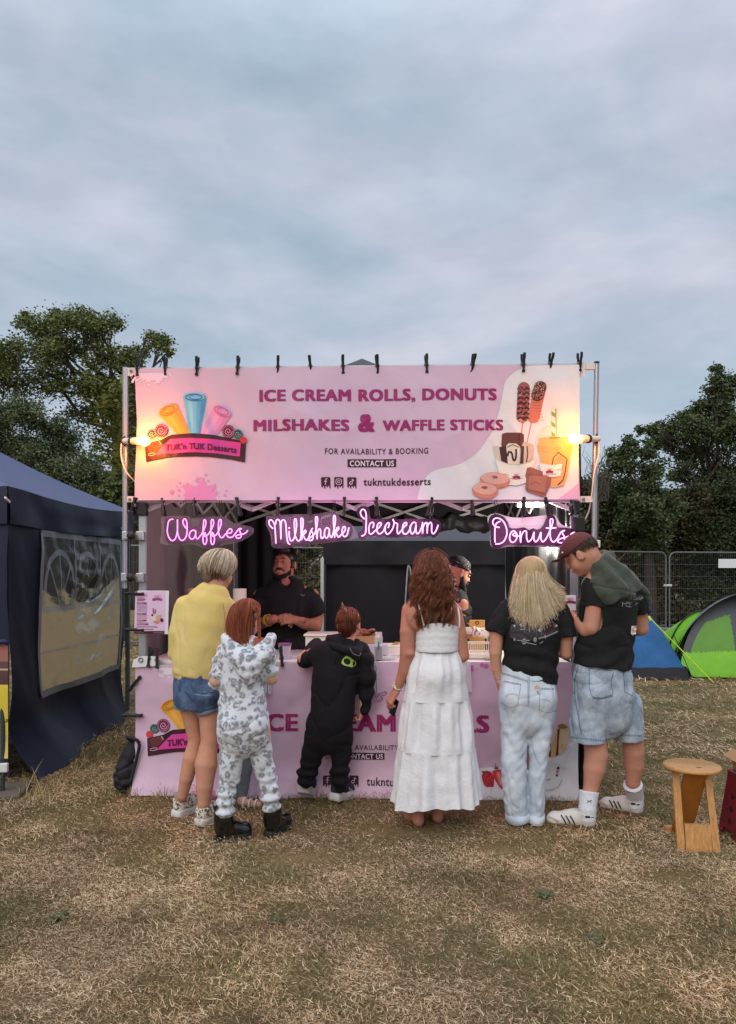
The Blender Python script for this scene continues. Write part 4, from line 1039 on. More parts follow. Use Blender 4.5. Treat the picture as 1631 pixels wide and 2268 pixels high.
# biscuits and donuts
pr.poly([Q(*p) for p in [(840, 1270), (890, 1258), (1050, 1320), (1060, 1380), (1170, 1400), (1160, 1500), (1100, 1640), (1060, 1672), (850, 1600), (815, 1560), (830, 1420), (815, 1380)]], C(150, 98, 84), 9)
pr.poly([Q(*p) for p in [(860, 1370), (1110, 1375), (1080, 1610), (860, 1575)]], C(168, 114, 98), 10)
for i in range(13):
 t = i / 12; pr.line([Q(845 + 285 * t, 1350 + 10 * t), Q(865 + 240 * t, 1385)], .8, C(120, 72, 62), 11); pr.line([Q(825 + 270 * t, 1560 + 95 * t), Q(855 + 225 * t, 1560 + 50 * t)], .8, C(120, 72, 62), 11)
pr.line([Q(880, 1500), Q(950, 1460), Q(1030, 1495)], 1.2, C(134, 84, 72), 11)
for (x, y, rx, ry) in ((400, 1440, 210, 108), (262, 1580, 182, 112)):
 pr.ell(*Q(x, y), rx * .16, ry * .16, C(208, 132, 106), 11 if x > 300 else 13, .08)
 pr.ell(*Q(x - 4, y - 22), rx * .145, ry * .115, C(222, 170, 156), 12 if x > 300 else 14, .08); pr.ell(*Q(x - 8, y - 40), 7.0, 3.2, C(150, 84, 72), 13 if x > 300 else 15)
 for _ in range(60): pr.ell(*Q(x + rr.gauss(0, rx * .42), y - 25 + rr.gauss(0, ry * .32)), .8, .6, rr.choice([C(238, 206, 200), C(214, 150, 136)]), 13 if x > 300 else 15, 0, 6)
pr.mb.build('printed_food', VINYL, root)
# eyelet flap at the right corner
m = MB(col=OFFW); a = SP(1290, 848 - 30, -.012); m.box(a + Vector((0, 0, 0)), (.035, .003, .1), STROT); m.build('corner_flap', VINYL, root)
# ---------------------------------------------------------------- lower banner
def disp_low(u, z):
 f = .012 * math.sin(u * 5.2 + 2.0 * z + .6) + .02 * n2(u * 2.2, z * 1.6, 41) + .012 * n2(u * 6 - z * 6, z * 4, 42) + .004 * n2(u * 20, z * 12, 43) - .008 * (1 - abs(n2(u * 3.4 - z * 2.4, z * 3 + u, 44))) ** 4
 return -.03 + f * (.3 + .7 * min(1, max(0, (.9 - z) / .3))) - .05 * max(0, (.25 - z) / .25) ** 1.5
root = thing('lower_banner', 'pink printed banner hanging down the stall counter to the grass, behind the customers', 'banner', ST(SW / 2, -.04, 0))
def low_px(u, v):
 xl = 299 + 4 * v; xr = 1277 - 14 * v ** 3
 return xl + (xr - xl) * u, (1759 + 11 * u) * (1 - v) + (1472 - 7 * min(1, u * 2.2)) * v
m = MB(col=PINK)
def fn(u, v):
 a, b = uz(*low_px(u, v)); b = max(b, .008); return ST(a, disp_low(a, b), b)
m.grid(150, 50, fn); m.build('sheet', VINYL, root, smooth=True)
Q4 = mapper(1030.8, 1467.9, .168); Qm = mapper(691.5, 1448.3, .1438)
pr = Print(disp_low)
pr.poly([(880, 1762), (900, 1745), (980, 1712), (1064, 1698)] + [Q4(*p) for p in [(480, 1352), (800, 1300), (1080, 1210), (1300, 1090), (1400, 1010), (1440, 985), (1468, 1050), (1464, 1680), (1420, 1760)]] + [(1262, 1766), (1080, 1763)], OFFW, 1)
pr.mb.build('printed_wave', VINYL, root); pr = Print(disp_low)
for (t0, x0, x1) in (("ICE", 576, 662), ("CREAM", 682, 877), ("ROLLS", 902, 1083)):
 pr.text(t0, x0, x1, 1616 + 4 * (x0 - 576) / 500, 1576 + 4 * (x0 - 576) / 500, MAG, 2, 0, 1.12, 1, bold=.055)
pr.mb.build('headline', VINYL, root); pr = Print(disp_low)
pr.text("FOR AVAILABILITY & BOOKING", 754, 972, 1658, 1646.5, DBR, 2, .012, 1.14, 1)
pr.poly([(756, 1664), (852, 1664.5), (852, 1679.5), (756, 1679)], DBR, 2); pr.text("CONTACT US", 760, 849, 1677.5, 1666.5, C(230, 214, 222), 3, .02, 1.1)
for x, w_ in ((717, 'f'), (746, 'i'), (775, 'd')): icon(pr, x, 1713.5, 20.5, 25, w_)
pr.text("tukntukdesserts", 813, 962, 1734, 1717, DBR, 2, .024, 1.1, 2)
pr.mb.build('lettering', VINYL, root); pr = Print(disp_low)
sk = C(168, 118, 158)
pr.line([Qm(*p) for p in smooth_path([(780, 700), (860, 690), (905, 640), (885, 620), (860, 660), (930, 690), (985, 640), (960, 620)], 5)], 2.2, sk, 2, True)
pr.line([Qm(*p) for p in smooth_path([(940, 725), (985, 705), (1010, 640), (1100, 575), (1150, 575), (1130, 615), (1060, 640), (1090, 670), (1060, 715), (1005, 720), (1040, 690), (1110, 670)], 5)], 2.4, sk, 2, True)
pr.mb.build('script_lettering', VINYL, root); pr = Print(disp_low)
for pts in ([(190, 1440), (225, 1380), (320, 1380)], [(190, 1440), (205, 1465), (235, 1450), (255, 1465), (280, 1450), (320, 1462)], [(208, 1470), (208, 1590), (320, 1590)], [(230, 1560), (230, 1490), (320, 1490)], [(230, 1560), (320, 1560)]): pr.line([Qm(*p) for p in pts], 1.2, DBR, 2)
pr.mb.build('shop_icon', VINYL, root)
pr = Print(disp_low); draw_logo(pr, 2, 648); pr.mb.build('logo', VINYL, root)
pr = Print(disp_low)
splash(pr, 480, 1770, 60, 26, C(226, 120, 190), 1, seed=5)
pr.mb.build('paint_splash', VINYL, root); pr = Print(disp_low)
splash(pr, 392, 1478, 34, 16, C(226, 218, 224), 1, down=True, seed=12)
pr.mb.build('paint_splash', VINYL, root); pr = Print(disp_low)
for (x, y, r_) in ((80, 40, 4.5), (130, 60, 1), (145, 62, 1), (165, 65, .8), (270, 30, 5.5), (215, 15, 5), (85, 75, 4)): pr.ell(*Q4(x, y + 8), r_, r_, C(206, 110, 170), 1, n=10)
pr.mb.build('paint_splash', VINYL, root)
pr = Print(disp_low); rr = random.Random(8)
pr.poly([Q4(*p) for p in [(205, 1470), (220, 1430), (270, 1400), (330, 1415), (370, 1490), (360, 1600), (260, 1600), (225, 1560)]], C(176, 30, 44), 3)
pr.poly([Q4(*p) for p in [(340, 1410), (400, 1390), (480, 1390), (498, 1480), (490, 1590), (470, 1632), (430, 1600), (360, 1480)]], C(204, 56, 60), 4)
pr.poly([Q4(*p) for p in [(400, 1420), (450, 1415), (470, 1500), (462, 1590), (430, 1560), (405, 1480)]], C(226, 116, 106), 5); pr.line([Q4(420, 1430), Q4(440, 1500), Q4(458, 1590)], 1.0, C(242, 180, 170), 6)
for _ in range(60): pr.ell(*Q4(rr.uniform(225, 345), rr.uniform(1430, 1590)), .55, .55, C(232, 120, 110), 4, n=6)
for (x, y) in ((400, 1375), (230, 1420)):
 for a in np.linspace(-.3, PI + .3, 8): pr.poly([Q4(x - 10, y + 6), Q4(x + 10, y + 6), Q4(x + 62 * math.cos(a) * (1 if x > 300 else .55), y - 50 * math.sin(a) * (1 if x > 300 else .55))], C(52, 104, 46), 6)
pr.line([Q4(395, 1370), Q4(388, 1305)], 1.2, C(60, 110, 50), 6)
pr.mb.build('printed_strawberries', VINYL, root); pr = Print(disp_low)
pr.poly([Q4(*p) for p in [(1080, 1180), (1200, 800), (1260, 780), (1340, 830), (1340, 960), (1310, 1140), (1200, 1210), (1080, 1220)]], C(206, 186, 148), 2)
pr.poly([Q4(*p) for p in [(1100, 1100), (1215, 850), (1215, 1210), (1100, 1215)]], C(190, 162, 116), 3); pr.poly([Q4(*p) for p in [(1195, 860), (1226, 850), (1215, 1000), (1205, 1200), (1170, 1205), (1190, 1040)]], C(104, 44, 36), 4)
pr.poly([Q4(*p) for p in [(1200, 800), (1260, 780), (1340, 830), (1290, 850), (1215, 850)]], C(150, 110, 70), 5); pr.poly([Q4(*p) for p in [(1085, 1080), (1110, 1040), (1110, 1215), (1085, 1220)]], C(96, 44, 38), 4)
for _ in range(24): pr.ell(*Q4(rr.gauss(1262, 22), rr.gauss(1085, 22)), .8, .6, C(140, 100, 70), 4, n=6)
pr.poly([Q4(*p) for p in [(980, 1225), (1150, 1220), (1270, 1170), (1345, 1060), (1385, 1100), (1372, 1160), (1330, 1210), (1250, 1520), (1200, 1600), (1120, 1640), (980, 1640)]], C(208, 210, 212), 6)
pr.line([Q4(1000, 1228), Q4(1150, 1222), Q4(1270, 1172), Q4(1345, 1062)], 2, C(188, 190, 192), 7); pr.line([Q4(980, 1640), Q4(1120, 1636), Q4(1200, 1598), Q4(1252, 1516)], 1.6, C(160, 162, 166), 7)
pr.poly([Q4(1188, 1345), Q4(1220, 1342), Q4(1218, 1380), Q4(1186, 1384)], C(50, 40, 50), 8); pr.poly([Q4(1180, 1395), Q4(1212, 1392), Q4(1210, 1425), Q4(1178, 1428)], C(190, 90, 130), 8); pr.ell(*Q4(1187, 1455), 2.4, 3, C(40, 38, 44), 8)
pr.line([Q4(1050, 1520), Q4(1105, 1508)], 1.4, C(150, 50, 80), 8)
pr.mb.build('printed_food', VINYL, root)
m = MB(col=OFFW); m.prism([(-.025, .02), (.03, .045), (.14, .045), (.14, -.02), (.0, -.03), (-.035, -.03)], lambda x, y, w: SP(304, 1468, -.045 + w) + SU * x + Vector((0, 0, y)), 0, .003); cf = m.build('corner_flap', VINYL, root)
m = MB(); m.tube([SP(312, 1462, -.048) + SU * .014 * math.cos(a) + Vector((0, 0, .014 * math.sin(a))) for a in np.linspace(0, 2 * PI, 14, endpoint=False)], .004, 6, closed=True); m.build('eyelet', GALV, cf)
# ================================================================== CLAMPS, NEON SIGNS, CARDS
def make_clamp():
 root = thing('spring_clamp', 'x', 'clamp', (0, 0, 0))
 for s in (-1, 1):                                  # two arms crossing at the spring
  m = MB()
  pts = [(0.0, s * .006, -.045), (0, s * .010, -.012), (0, s * .011, .012), (0, s * .017, .045), (0, s * .021, .066)]
  m.tube([Vector(p) for p in pts], [.006, .008, .0085, .008, .007], 6)
  m.box((0, s * .007, -.042), (.020, .010, .016), bev=.003); m.box((0, s * .018, .05), (.018, .007, .034), bev=.003)
  m.build('arm', BLK, root, smooth=True, angle=40)
 m = MB(); m.tube([(-.013, 0, .0), (.013, 0, 0)], .010, 10); m.build('spring', GALV, root, smooth=True, angle=40)
 return root
clamp0 = make_clamp(); first = [True]
def clamp(p, rot, label, group, scale=1.0):
 if first[0]:
  first[0] = False; c = clamp0; c.location = p; c.rotation_euler = rot; c['label'] = label
 else: c = copy_thing(clamp0, p, rot, label)
 c.scale = (scale,) * 3; c['group'] = group; return c
TOPN = ['at the left top corner of the upper banner, against the oak', 'on the top edge above the orange printed roll', 'on the top edge above the blue printed roll', 'on the top edge left of the printed word ICE', 'on the top edge above the printed words ICE CREAM', 'on the top edge above the printed word CREAM', 'on the top edge left of the canopy peak', 'on the top edge in front of the canopy peak', 'on the top edge above the printed word DONUTS', 'on the top edge above the end of the word DONUTS', 'on the top edge above the printed waffle sticks', 'on the top edge above the printed straw', 'at the right top corner of the upper banner by the pole']
for i, (x, s_) in enumerate(zip((305, 367, 437, 527, 616, 688, 760, 836, 945, 1047, 1159, 1219, 1284), range(13))):
 y = 820 - 10 * (x - 302) / 980
 p = SP(x, y + 2, -.03); q = random.uniform(-.12, .12)
 clamp(p + Vector((0, 0, .02)), (random.uniform(-.05, .25), q, STROT + PI / 2 * 0 + random.uniform(-.6, .6)), 'black spring clamp ' + TOPN[i], 'spring clamps on the top edge of the upper banner', 1.08)
BOTN = ['at the left bottom corner of the upper banner, tilted', 'on the bottom edge left of the waffles sign hooks', 'on the bottom edge above the word Waffles', 'on the bottom edge right of the waffles sign, tilted', 'on the bottom edge above the left hook of the milkshake sign', 'on the bottom edge above the middle of the milkshake sign', 'on the bottom edge above the end of the milkshake sign', 'on the bottom edge above the letter I of the icecream sign', 'on the bottom edge above the right end of the icecream sign, tilted', 'on the bottom edge under the printed donuts', 'on the bottom edge before the floodlight', 'on the bottom edge right of the floodlight, tilted', 'at the right bottom corner of the upper banner']
for i, (x, q) in enumerate(((297, .3), (362, -.15), (432, -.1), (528, -.22), (616, .05), (686, 0), (763, .02), (834, -.02), (953, .25), (1046, -.05), (1160, 0), (1212, -.3), (1268, 0))):
 clamp(SP(x, 1112, -.03) - Vector((0, 0, .02)), (PI + random.uniform(-.2, .05), q, STROT + random.uniform(-.5, .5)), 'black spring clamp ' + BOTN[i], 'spring clamps on the bottom edge of the upper banner', 1.08)
for x, y, l in ((332, 1464, 'black spring clamp on the counter banner below the menu card'), (348, 1466, 'black spring clamp right of its twin below the menu card'), (624, 1462, 'black spring clamp on the counter edge before the lidded cup'), (1224, 1476, 'black spring clamp on the counter behind the blonde woman')):
 clamp(SP(x, y, -.035) + Vector((0, 0, .015)), (-.25, random.uniform(-.12, .12), STROT + random.uniform(-.3, .3)), l, 'spring clamps on the counter banner', 1.15)
for x, y, l in ((297, 1584, 'black spring clamp on the left side of the counter banner'), (300, 1512, 'black spring clamp below the eyelet of the counter banner, tilted'), (296, 1752, 'black spring clamp at the bottom left of the counter banner')):
 clamp(SP(x, y, -.03), (0, R(-88) if y != 1512 else R(-140), STROT), l, 'spring clamps on the counter banner side', 1.15)
for x, y, l in ((302, 1315, 'black spring clamp holding the top of the menu card'), (302, 1395, 'black spring clamp holding the bottom of the menu card')):
 clamp(SP(x, y, -.05), (0, R(-88), STROT), l, 'spring clamps on the menu card', 1.1)
# ---- neon word signs
NEON = mat('neon_tube', (1, .4, .9), emit=(1.0, .40, .88), estr=1.8, var=0)
NEONW = mat('neon_tube_violet', (1, .4, .9), emit=(1.0, .25, .9), estr=1.35, var=0)
ACR = mat('smoked_acrylic', C(58, 12, 50), rough=.14, var=.1, alpha=.86, spec=.7, bump=.3, bscale=12)
WRAP = mat('plastic_wrap', C(230, 215, 222), rough=.12, var=0, alpha=.07, spec=.6, bump=.9, bscale=22)
def neon(name, label, T, d, strokes, outline, hooks, wrap=None, tr=.0041, tubemat=NEON, hooktop=1108):
 allp = [T(*p) for p in outline]; cx = sum(p[0] for p in allp) / len(allp); cy = sum(p[1] for p in allp) / len(allp)
 root = thing(name, label, 'neon sign', SP(cx, cy, d), 'neon word signs under the banner')
 m = MB()
 uv = [uz(*T(*p), d) for p in smooth_path(outline, 3, True)]
 m.prism(uv, lambda u, z, w: ST(u, d + w, z), .012, .020)
 m.build('backing', ACR, root)
 m = MB()
 for st_ in strokes:
  if len(st_) == 1: m.ball(SP(*T(*st_[0]), d - .002), tr * 1.5, 10); continue
  pts = smooth_path(st_, 5)
  m.tube([SP(*T(x, y), d) + SN * (.002 * math.sin(i * .7)) for i, (x, y) in enumerate(pts)], tr, 8)
 m.build('tube', tubemat, root, smooth=True)
 cs_ = [ST(*uz(cx + o_, cy, d)[:1], d, uz(cx, cy, d)[1]) for o_ in (-45, 45)]
 pw = .4 if tubemat is NEONW else 1
 for q in cs_: lamp('neon_light', q + SN * .10, 1.8 * pw, (1, .3, .75), .12, root); lamp('neon_light', q - SN * .12, 1.1 * pw, (1, .3, .75), .12, root)
 for (hx, hy, tx) in hooks:
  m = MB(); a = SP(*T(hx, hy), d + .01); b = SP(tx, hooktop, d - .02)
  m.tube([a + SU * .011 * math.cos(t) + Vector((0, 0, .014 * math.sin(t))) for t in np.linspace(0, 2 * PI, 14, endpoint=False)], .0028, 6, closed=True)
  m.tube(smooth_path([a + Vector((0, 0, .012)), a.lerp(b, .5) + SU * .008, b], 4), .0024, 6); m.tube(smooth_path([a + Vector((0, 0, .012)), a.lerp(b, .5) - SU * .008, b - SU * .012], 4), .0024, 6)
  m.build('hook', BLK, root, smooth=True)
 if wrap:
  m = MB(); wuv = [uz(*T(*p), d) for p in wrap]; cu = sum(p[0] for p in wuv) / len(wuv); cz = sum(p[1] for p in wuv) / len(wuv)
  wuv = smooth_path(wuv, 3, True); n = len(wuv)
  for dd, s_ in ((-.016, 1), (.03, -1)):
   vs = []; K = 7
   for k_ in range(K + 1):
    t = k_ / K
    for (u, z) in wuv:
     uu, zz = cu + (u - cu) * t, cz + (z - cz) * t
     vs.append(ST(uu, d + (dd if k_ < K else .007) + .004 * n2(uu * 40, zz * 40, 3) * (k_ < K), zz))
   m.add(vs, [(k_ * n + i, k_ * n + (i + 1) % n, (k_ + 1) * n + (i + 1) % n, (k_ + 1) * n + i) for k_ in range(K) for i in range(n)])
  m.build('plastic_wrap', WRAP, root, smooth=True)
TW = mapper(352.3, 1135.2, .136)
neon('neon_sign', 'neon sign reading Waffles wrapped in clear plastic, hung under the left of the banner', TW, -.02,
  [[(232, 110), (180, 120), (148, 180), (138, 300), (160, 400), (215, 460), (270, 420), (298, 330), (303, 200), (303, 115), (303, 240), (310, 350), (340, 430), (380, 455), (430, 420), (458, 330), (460, 200), (440, 120), (410, 105), (392, 150), (410, 210), (450, 265)],
  [(600, 300), (550, 290), (505, 330), (497, 390), (525, 430), (570, 420), (598, 350), (600, 300), (598, 370), (620, 428), (660, 400), (720, 310), (765, 190), (760, 130), (735, 125), (725, 200), (722, 330), (720, 450), (735, 515), (765, 510), (780, 440), (760, 350), (745, 330), (740, 375), (770, 385), (830, 320), (890, 190), (885, 125), (860, 120), (850, 200), (846, 330), (846, 460), (865, 518), (890, 510), (906, 440), (890, 350), (868, 325), (866, 375), (900, 385), (960, 330), (1010, 200), (1015, 125), (985, 120), (970, 200), (972, 320), (1000, 400), (1040, 405), (1100, 340), (1170, 335), (1190, 290), (1160, 265), (1120, 300), (1105, 360), (1140, 405), (1200, 395), (1255, 330), (1300, 270), (1345, 262), (1310, 290), (1340, 350), (1330, 405), (1280, 420), (1255, 390), (1290, 365), (1380, 350), (1425, 320), (1450, 290)]],
  [(130, 80), (300, 62), (430, 55), (500, 110), (520, 210), (610, 220), (660, 180), (680, 90), (850, 65), (1040, 62), (1090, 140), (1090, 220), (1280, 215), (1480, 240), (1490, 320), (1420, 400), (1300, 470), (1020, 470), (960, 560), (820, 580), (690, 540), (640, 480), (450, 490), (370, 520), (180, 510), (90, 420), (80, 200)],
  [(432, 40, 472 * .0 + 411), (1012, 35, 490)], [(30, 90), (120, 60), (440, 50), (540, 90), (700, 80), (1040, 60), (1200, 160), (1500, 230), (1545, 300), (1500, 370), (1300, 480), (1000, 540), (850, 590), (700, 570), (560, 520), (260, 530), (20, 500), (40, 300)], tubemat=NEONW)
TM = mapper(580.6, 1122.1, .132)
neon('neon_sign', 'neon sign reading Milkshake wrapped in clear plastic above the bearded vendor', TM, -.025,
  [[(185, 370), (130, 310), (120, 240), (160, 225), (205, 290), (225, 430), (232, 620)], [(225, 300), (245, 225), (285, 225), (310, 300), (318, 550), (322, 300), (345, 225), (385, 240), (405, 330), (418, 520), (440, 610), (470, 632)],
  [(458, 360)], [(455, 410), (462, 520), (495, 575), (545, 520), (580, 340), (575, 220), (550, 212), (545, 300), (555, 470), (600, 570), (640, 560), (655, 500), (690, 300), (685, 210), (655, 205), (655, 330), (668, 555), (675, 470), (720, 400), (740, 420), (700, 470), (690, 480), (740, 560), (780, 530), (815, 420), (850, 365), (830, 400), (860, 470), (850, 550), (805, 570), (790, 540), (870, 470), (905, 400), (930, 260), (930, 185), (905, 175), (900, 260), (915, 440), (925, 545), (930, 440), (960, 375), (985, 400), (985, 500), (1010, 535), (1050, 480)],
  [(1130, 380), (1085, 355), (1050, 420), (1055, 500), (1090, 525), (1125, 460), (1132, 385), (1135, 470), (1165, 515), (1195, 450), (1230, 260), (1228, 165), (1205, 155), (1200, 260), (1215, 430), (1220, 515), (1228, 420), (1275, 345), (1290, 370), (1245, 420), (1240, 435), (1285, 510), (1340, 460), (1395, 400), (1395, 340), (1360, 350), (1345, 430), (1375, 500), (1425, 480), (1460, 350)]],
  [(80, 180), (150, 155), (420, 150), (500, 190), (530, 140), (680, 135), (750, 250), (850, 260), (850, 140), (990, 150), (1000, 300), (1140, 290), (1150, 110), (1240, 90), (1300, 240), (1420, 280), (1520, 360), (1480, 510), (1350, 570), (900, 620), (560, 660), (450, 680), (200, 670), (150, 520), (80, 330)],
  [(270, 110, 616), (1215, 55, 742)], [(70, 200), (110, 150), (600, 125), (900, 120), (1220, 75), (1320, 190), (1510, 300), (1610, 480), (1600, 520), (1460, 560), (1000, 620), (500, 690), (200, 690), (150, 600), (140, 460), (70, 320)])
TI = mapper(776.3, 1109.1, .132)
neon('neon_sign', 'neon sign reading Icecream without plastic, hung right of the milkshake sign', TI, -.02,
  [[(240, 305), (190, 260), (170, 190), (205, 145), (250, 170), (268, 260), (265, 430), (255, 540), (225, 580), (190, 590)],
  [(375, 455), (395, 400), (375, 360), (330, 390), (310, 470), (320, 545), (360, 555), (420, 500), (490, 440), (520, 390), (500, 365), (460, 400), (445, 480), (465, 545), (510, 550), (560, 500), (590, 420), (630, 370), (655, 390), (635, 455)],
  [(590, 420), (585, 500), (610, 555), (650, 550), (710, 470), (735, 370), (715, 315), (740, 365), (790, 390), (785, 480), (800, 555), (840, 520), (900, 445), (945, 400), (935, 365), (895, 390), (875, 470), (890, 545), (940, 555), (990, 500), (1010, 420)],
  [(1105, 375), (1060, 362), (1015, 420), (1010, 510), (1040, 555), (1080, 510), (1105, 400), (1100, 500), (1125, 552), (1165, 520), (1205, 420), (1212, 370), (1212, 550), (1225, 430), (1265, 370), (1290, 390), (1290, 545), (1298, 430), (1335, 365), (1365, 390), (1365, 510), (1395, 555), (1440, 500), (1475, 405)]],
  [(170, 95), (270, 90), (330, 170), (340, 290), (480, 300), (640, 300), (720, 265), (790, 310), (1000, 300), (1200, 300), (1420, 300), (1530, 380), (1510, 500), (1440, 600), (1390, 615), (1330, 590), (1210, 615), (1140, 595), (1050, 612), (920, 600), (810, 615), (640, 610), (560, 590), (500, 615), (410, 600), (350, 610), (290, 600), (240, 650), (150, 630), (130, 540), (200, 470), (200, 330), (120, 240), (110, 150)],
  [(497, 300, 832), (1358, 290, 958)])
TD = mapper(1069.9, 1122.1, .132)
neon('neon_sign', 'neon sign reading Donuts with white paper behind, hung at the right of the stall', TD, -.02,
  [[(205, 600), (200, 480), (205, 360), (230, 280), (295, 245)], [(280, 350), (200, 330), (165, 260), (200, 200), (280, 200), (350, 260), (395, 360), (400, 470), (360, 570), (290, 620), (210, 628)],
  [(560, 470), (540, 420), (500, 410), (460, 460), (450, 540), (480, 595), (530, 590), (570, 520), (560, 440), (500, 470), (560, 500), (610, 490)],
  [(630, 410), (625, 500), (635, 600), (645, 490), (690, 415), (730, 420), (735, 520), (760, 590), (820, 540), (860, 430), (855, 540), (885, 590), (935, 540), (975, 430), (975, 540), (1010, 590), (1070, 520), (1140, 370), (1175, 250), (1165, 210), (1135, 215), (1130, 300), (1130, 480), (1150, 570), (1200, 590), (1260, 520), (1310, 430), (1370, 400), (1330, 440), (1375, 520), (1350, 595), (1290, 605), (1255, 580), (1300, 540), (1420, 505), (1510, 440), (1540, 425)],
  [(1060, 358), (1140, 362), (1230, 355)]],
  [(130, 160), (220, 125), (340, 160), (420, 250), (460, 350), (580, 360), (700, 345), (780, 390), (850, 360), (920, 385), (1010, 330), (1060, 220), (1120, 140), (1200, 150), (1240, 240), (1260, 340), (1400, 350), (1540, 390), (1540, 500), (1440, 540), (1400, 640), (1300, 660), (1180, 640), (1080, 655), (970, 640), (850, 655), (730, 640), (600, 650), (430, 630), (300, 690), (190, 690), (140, 600), (130, 360), (95, 280)],
  [(228, 110, 1100)], None)
m = MB(); root_d = [o for o in COL.objects if o.name == 'neon_sign.003'][0]
uv = [uz(*TD(*p), .01) for p in smooth_path([(95, 150), (240, 110), (360, 150), (560, 185), (880, 165), (1150, 130), (1240, 170), (1320, 300), (1540, 380), (1500, 620), (1340, 690), (850, 668), (430, 670), (250, 705), (130, 640), (125, 380), (85, 260)], 3, True)]
m.prism(uv, lambda u, z, w: ST(u, .01 + w + .004 * n2(u * 20, z * 20, 2), z), .006, .008); m.build('paper_wrap', mat('white_wrap', C(222, 220, 216), rough=.35, var=.08, bump=.8, bscale=20), root_d)
# ---- menu card on the left post
root = thing('menu_card', 'pink and white menu card clipped to the left stall post', 'menu', SP(338, 1356, -.06))
Tm = mapper(300.1, 1291.7, .0575)
def Mc(x, y, d=-.055): return SP(*Tm(x, y), d)
m = MB(col=C(226, 220, 230)); m.prism([(90, 280), (1298, 285), (1260, 1965), (50, 1930)], lambda x, y, w: Mc(x, y, -.055 + w), 0, .004); m.build('card', VINYL, root)
class Flat(Print):
 def __init__(s, d): s.mb = MB(); s.d = d
 def pt(s, u, z, layer): return ST(u, s.d - .0009 * layer, z)
pr = Flat(-.055); T = Tm
pr.poly([T(110, 310), T(1270, 310), T(1240, 1800), T(75, 1790)], C(222, 192, 222), 1)
pr.text('MENU.', T(190, 0)[0], T(570, 0)[0], T(0, 490)[1], T(0, 385)[1], MAG, 3, .035, 1.05)
for i, y in enumerate((555, 610, 662)): pr.line([T(190, y), T(470 if i == 0 else 520 - 60 * (i == 2), y)], 1.5, C(130, 40, 90), 3)
for (y, x1) in ((755, 550), (1165, 540), (1412, 535), (1555, 615)): pr.line([T(175, y), T(x1, y)], 3.6, C(150, 40, 96), 3); pr.line([T(195, y), T(x1 - 120, y)], .9, C(226, 190, 210), 4)
for y in (820, 865, 908, 950, 998, 1042, 1086, 1238, 1284, 1332, 1480): pr.line([T(170, y), T(565, y)], .7, C(120, 80, 110), 3)
for y in (1630, 1675): pr.line([T(160, y), T(960, y)], .8, C(110, 70, 100), 3)
pr.line([T(145, 1750), T(815, 1750)], 1.3, C(70, 40, 60), 3)
pr.poly([T(90, 1815), T(1225, 1815), T(1220, 1925), T(60, 1920)], C(74, 26, 34), 3); pr.line([T(150, 1850), T(450, 1850)], 1.0, C(200, 150, 170), 4); pr.line([T(800, 1882), T(1180, 1882)], .9, C(190, 130, 150), 4)
for dx_, c_ in ((-75, C(224, 160, 80)), (20, C(130, 190, 216)), (110, C(222, 160, 205))): pr.poly([T(945 + dx_ - 45, 450), T(945 + dx_ + 45, 450), T(945 + dx_ * .4 + 45, 580), T(945 + dx_ * .4 - 45, 580)], c_, 3)
pr.poly([T(765, 580), T(950, 550), T(1140, 580), T(1135, 660), T(950, 635), T(770, 660)], C(90, 28, 50), 4); pr.line([T(800, 615), T(950, 592), T(1120, 612)], 2, C(206, 80, 150), 5)
pr.line([T(790, 950), T(815, 1160)], 3.2, C(160, 90, 90), 3); pr.line([T(890, 985), T(860, 1160)], 3.0, C(160, 90, 90), 3)
pr.poly([T(695, 1260), T(900, 1200), T(930, 1400), T(800, 1450), T(720, 1390)], C(214, 210, 190), 4); pr.ell(*T(765, 1210), 2.4, 2.2, C(40, 26, 34), 5); pr.poly([T(910, 1210), T(1120, 1210), T(1060, 1430), T(950, 1420)], C(206, 160, 150), 4); pr.ell(*T(1010, 1170), 6, 4.5, C(206, 200, 200), 3)
pr.ell(*T(1125, 1400), 3.6, 4.4, C(90, 30, 56), 5); pr.ell(*T(920, 1470), 6.4, 3.2, C(206, 140, 126), 5)
pr.mb.build('print', VINYL, root)
# second menu card behind the blonde woman
root = thing('menu_card', 'white menu card with a small logo beside the man in the cap', 'menu', SP(1240, 1340, .03))
m = MB(col=C(226, 222, 230)); m.prism([(1216, 1318), (1276, 1318), (1276, 1440), (1216, 1440)], lambda x, y, w: SP(x, y, -.005 + w), 0, .004); m.build('card', VINYL, root)
pr = Flat(-.006)
for dx_, c_ in ((-6, C(224, 160, 80)), (0, C(130, 190, 216)), (6, C(222, 160, 205))): pr.poly([(1263 + dx_ - 3, 1324), (1263 + dx_ + 3, 1324), (1263 + dx_ * .4 + 3, 1332), (1263 + dx_ * .4 - 3, 1332)], c_, 2)
pr.poly([(1251, 1332), (1263, 1330), (1275, 1332), (1275, 1337), (1263, 1335), (1251, 1337)], C(140, 36, 70), 3)
for y in range(1376, 1430, 5): pr.line([(1222, y), (1246, y)], .8, C(110, 90, 100), 2)
pr.mb.build('print', VINYL, root)
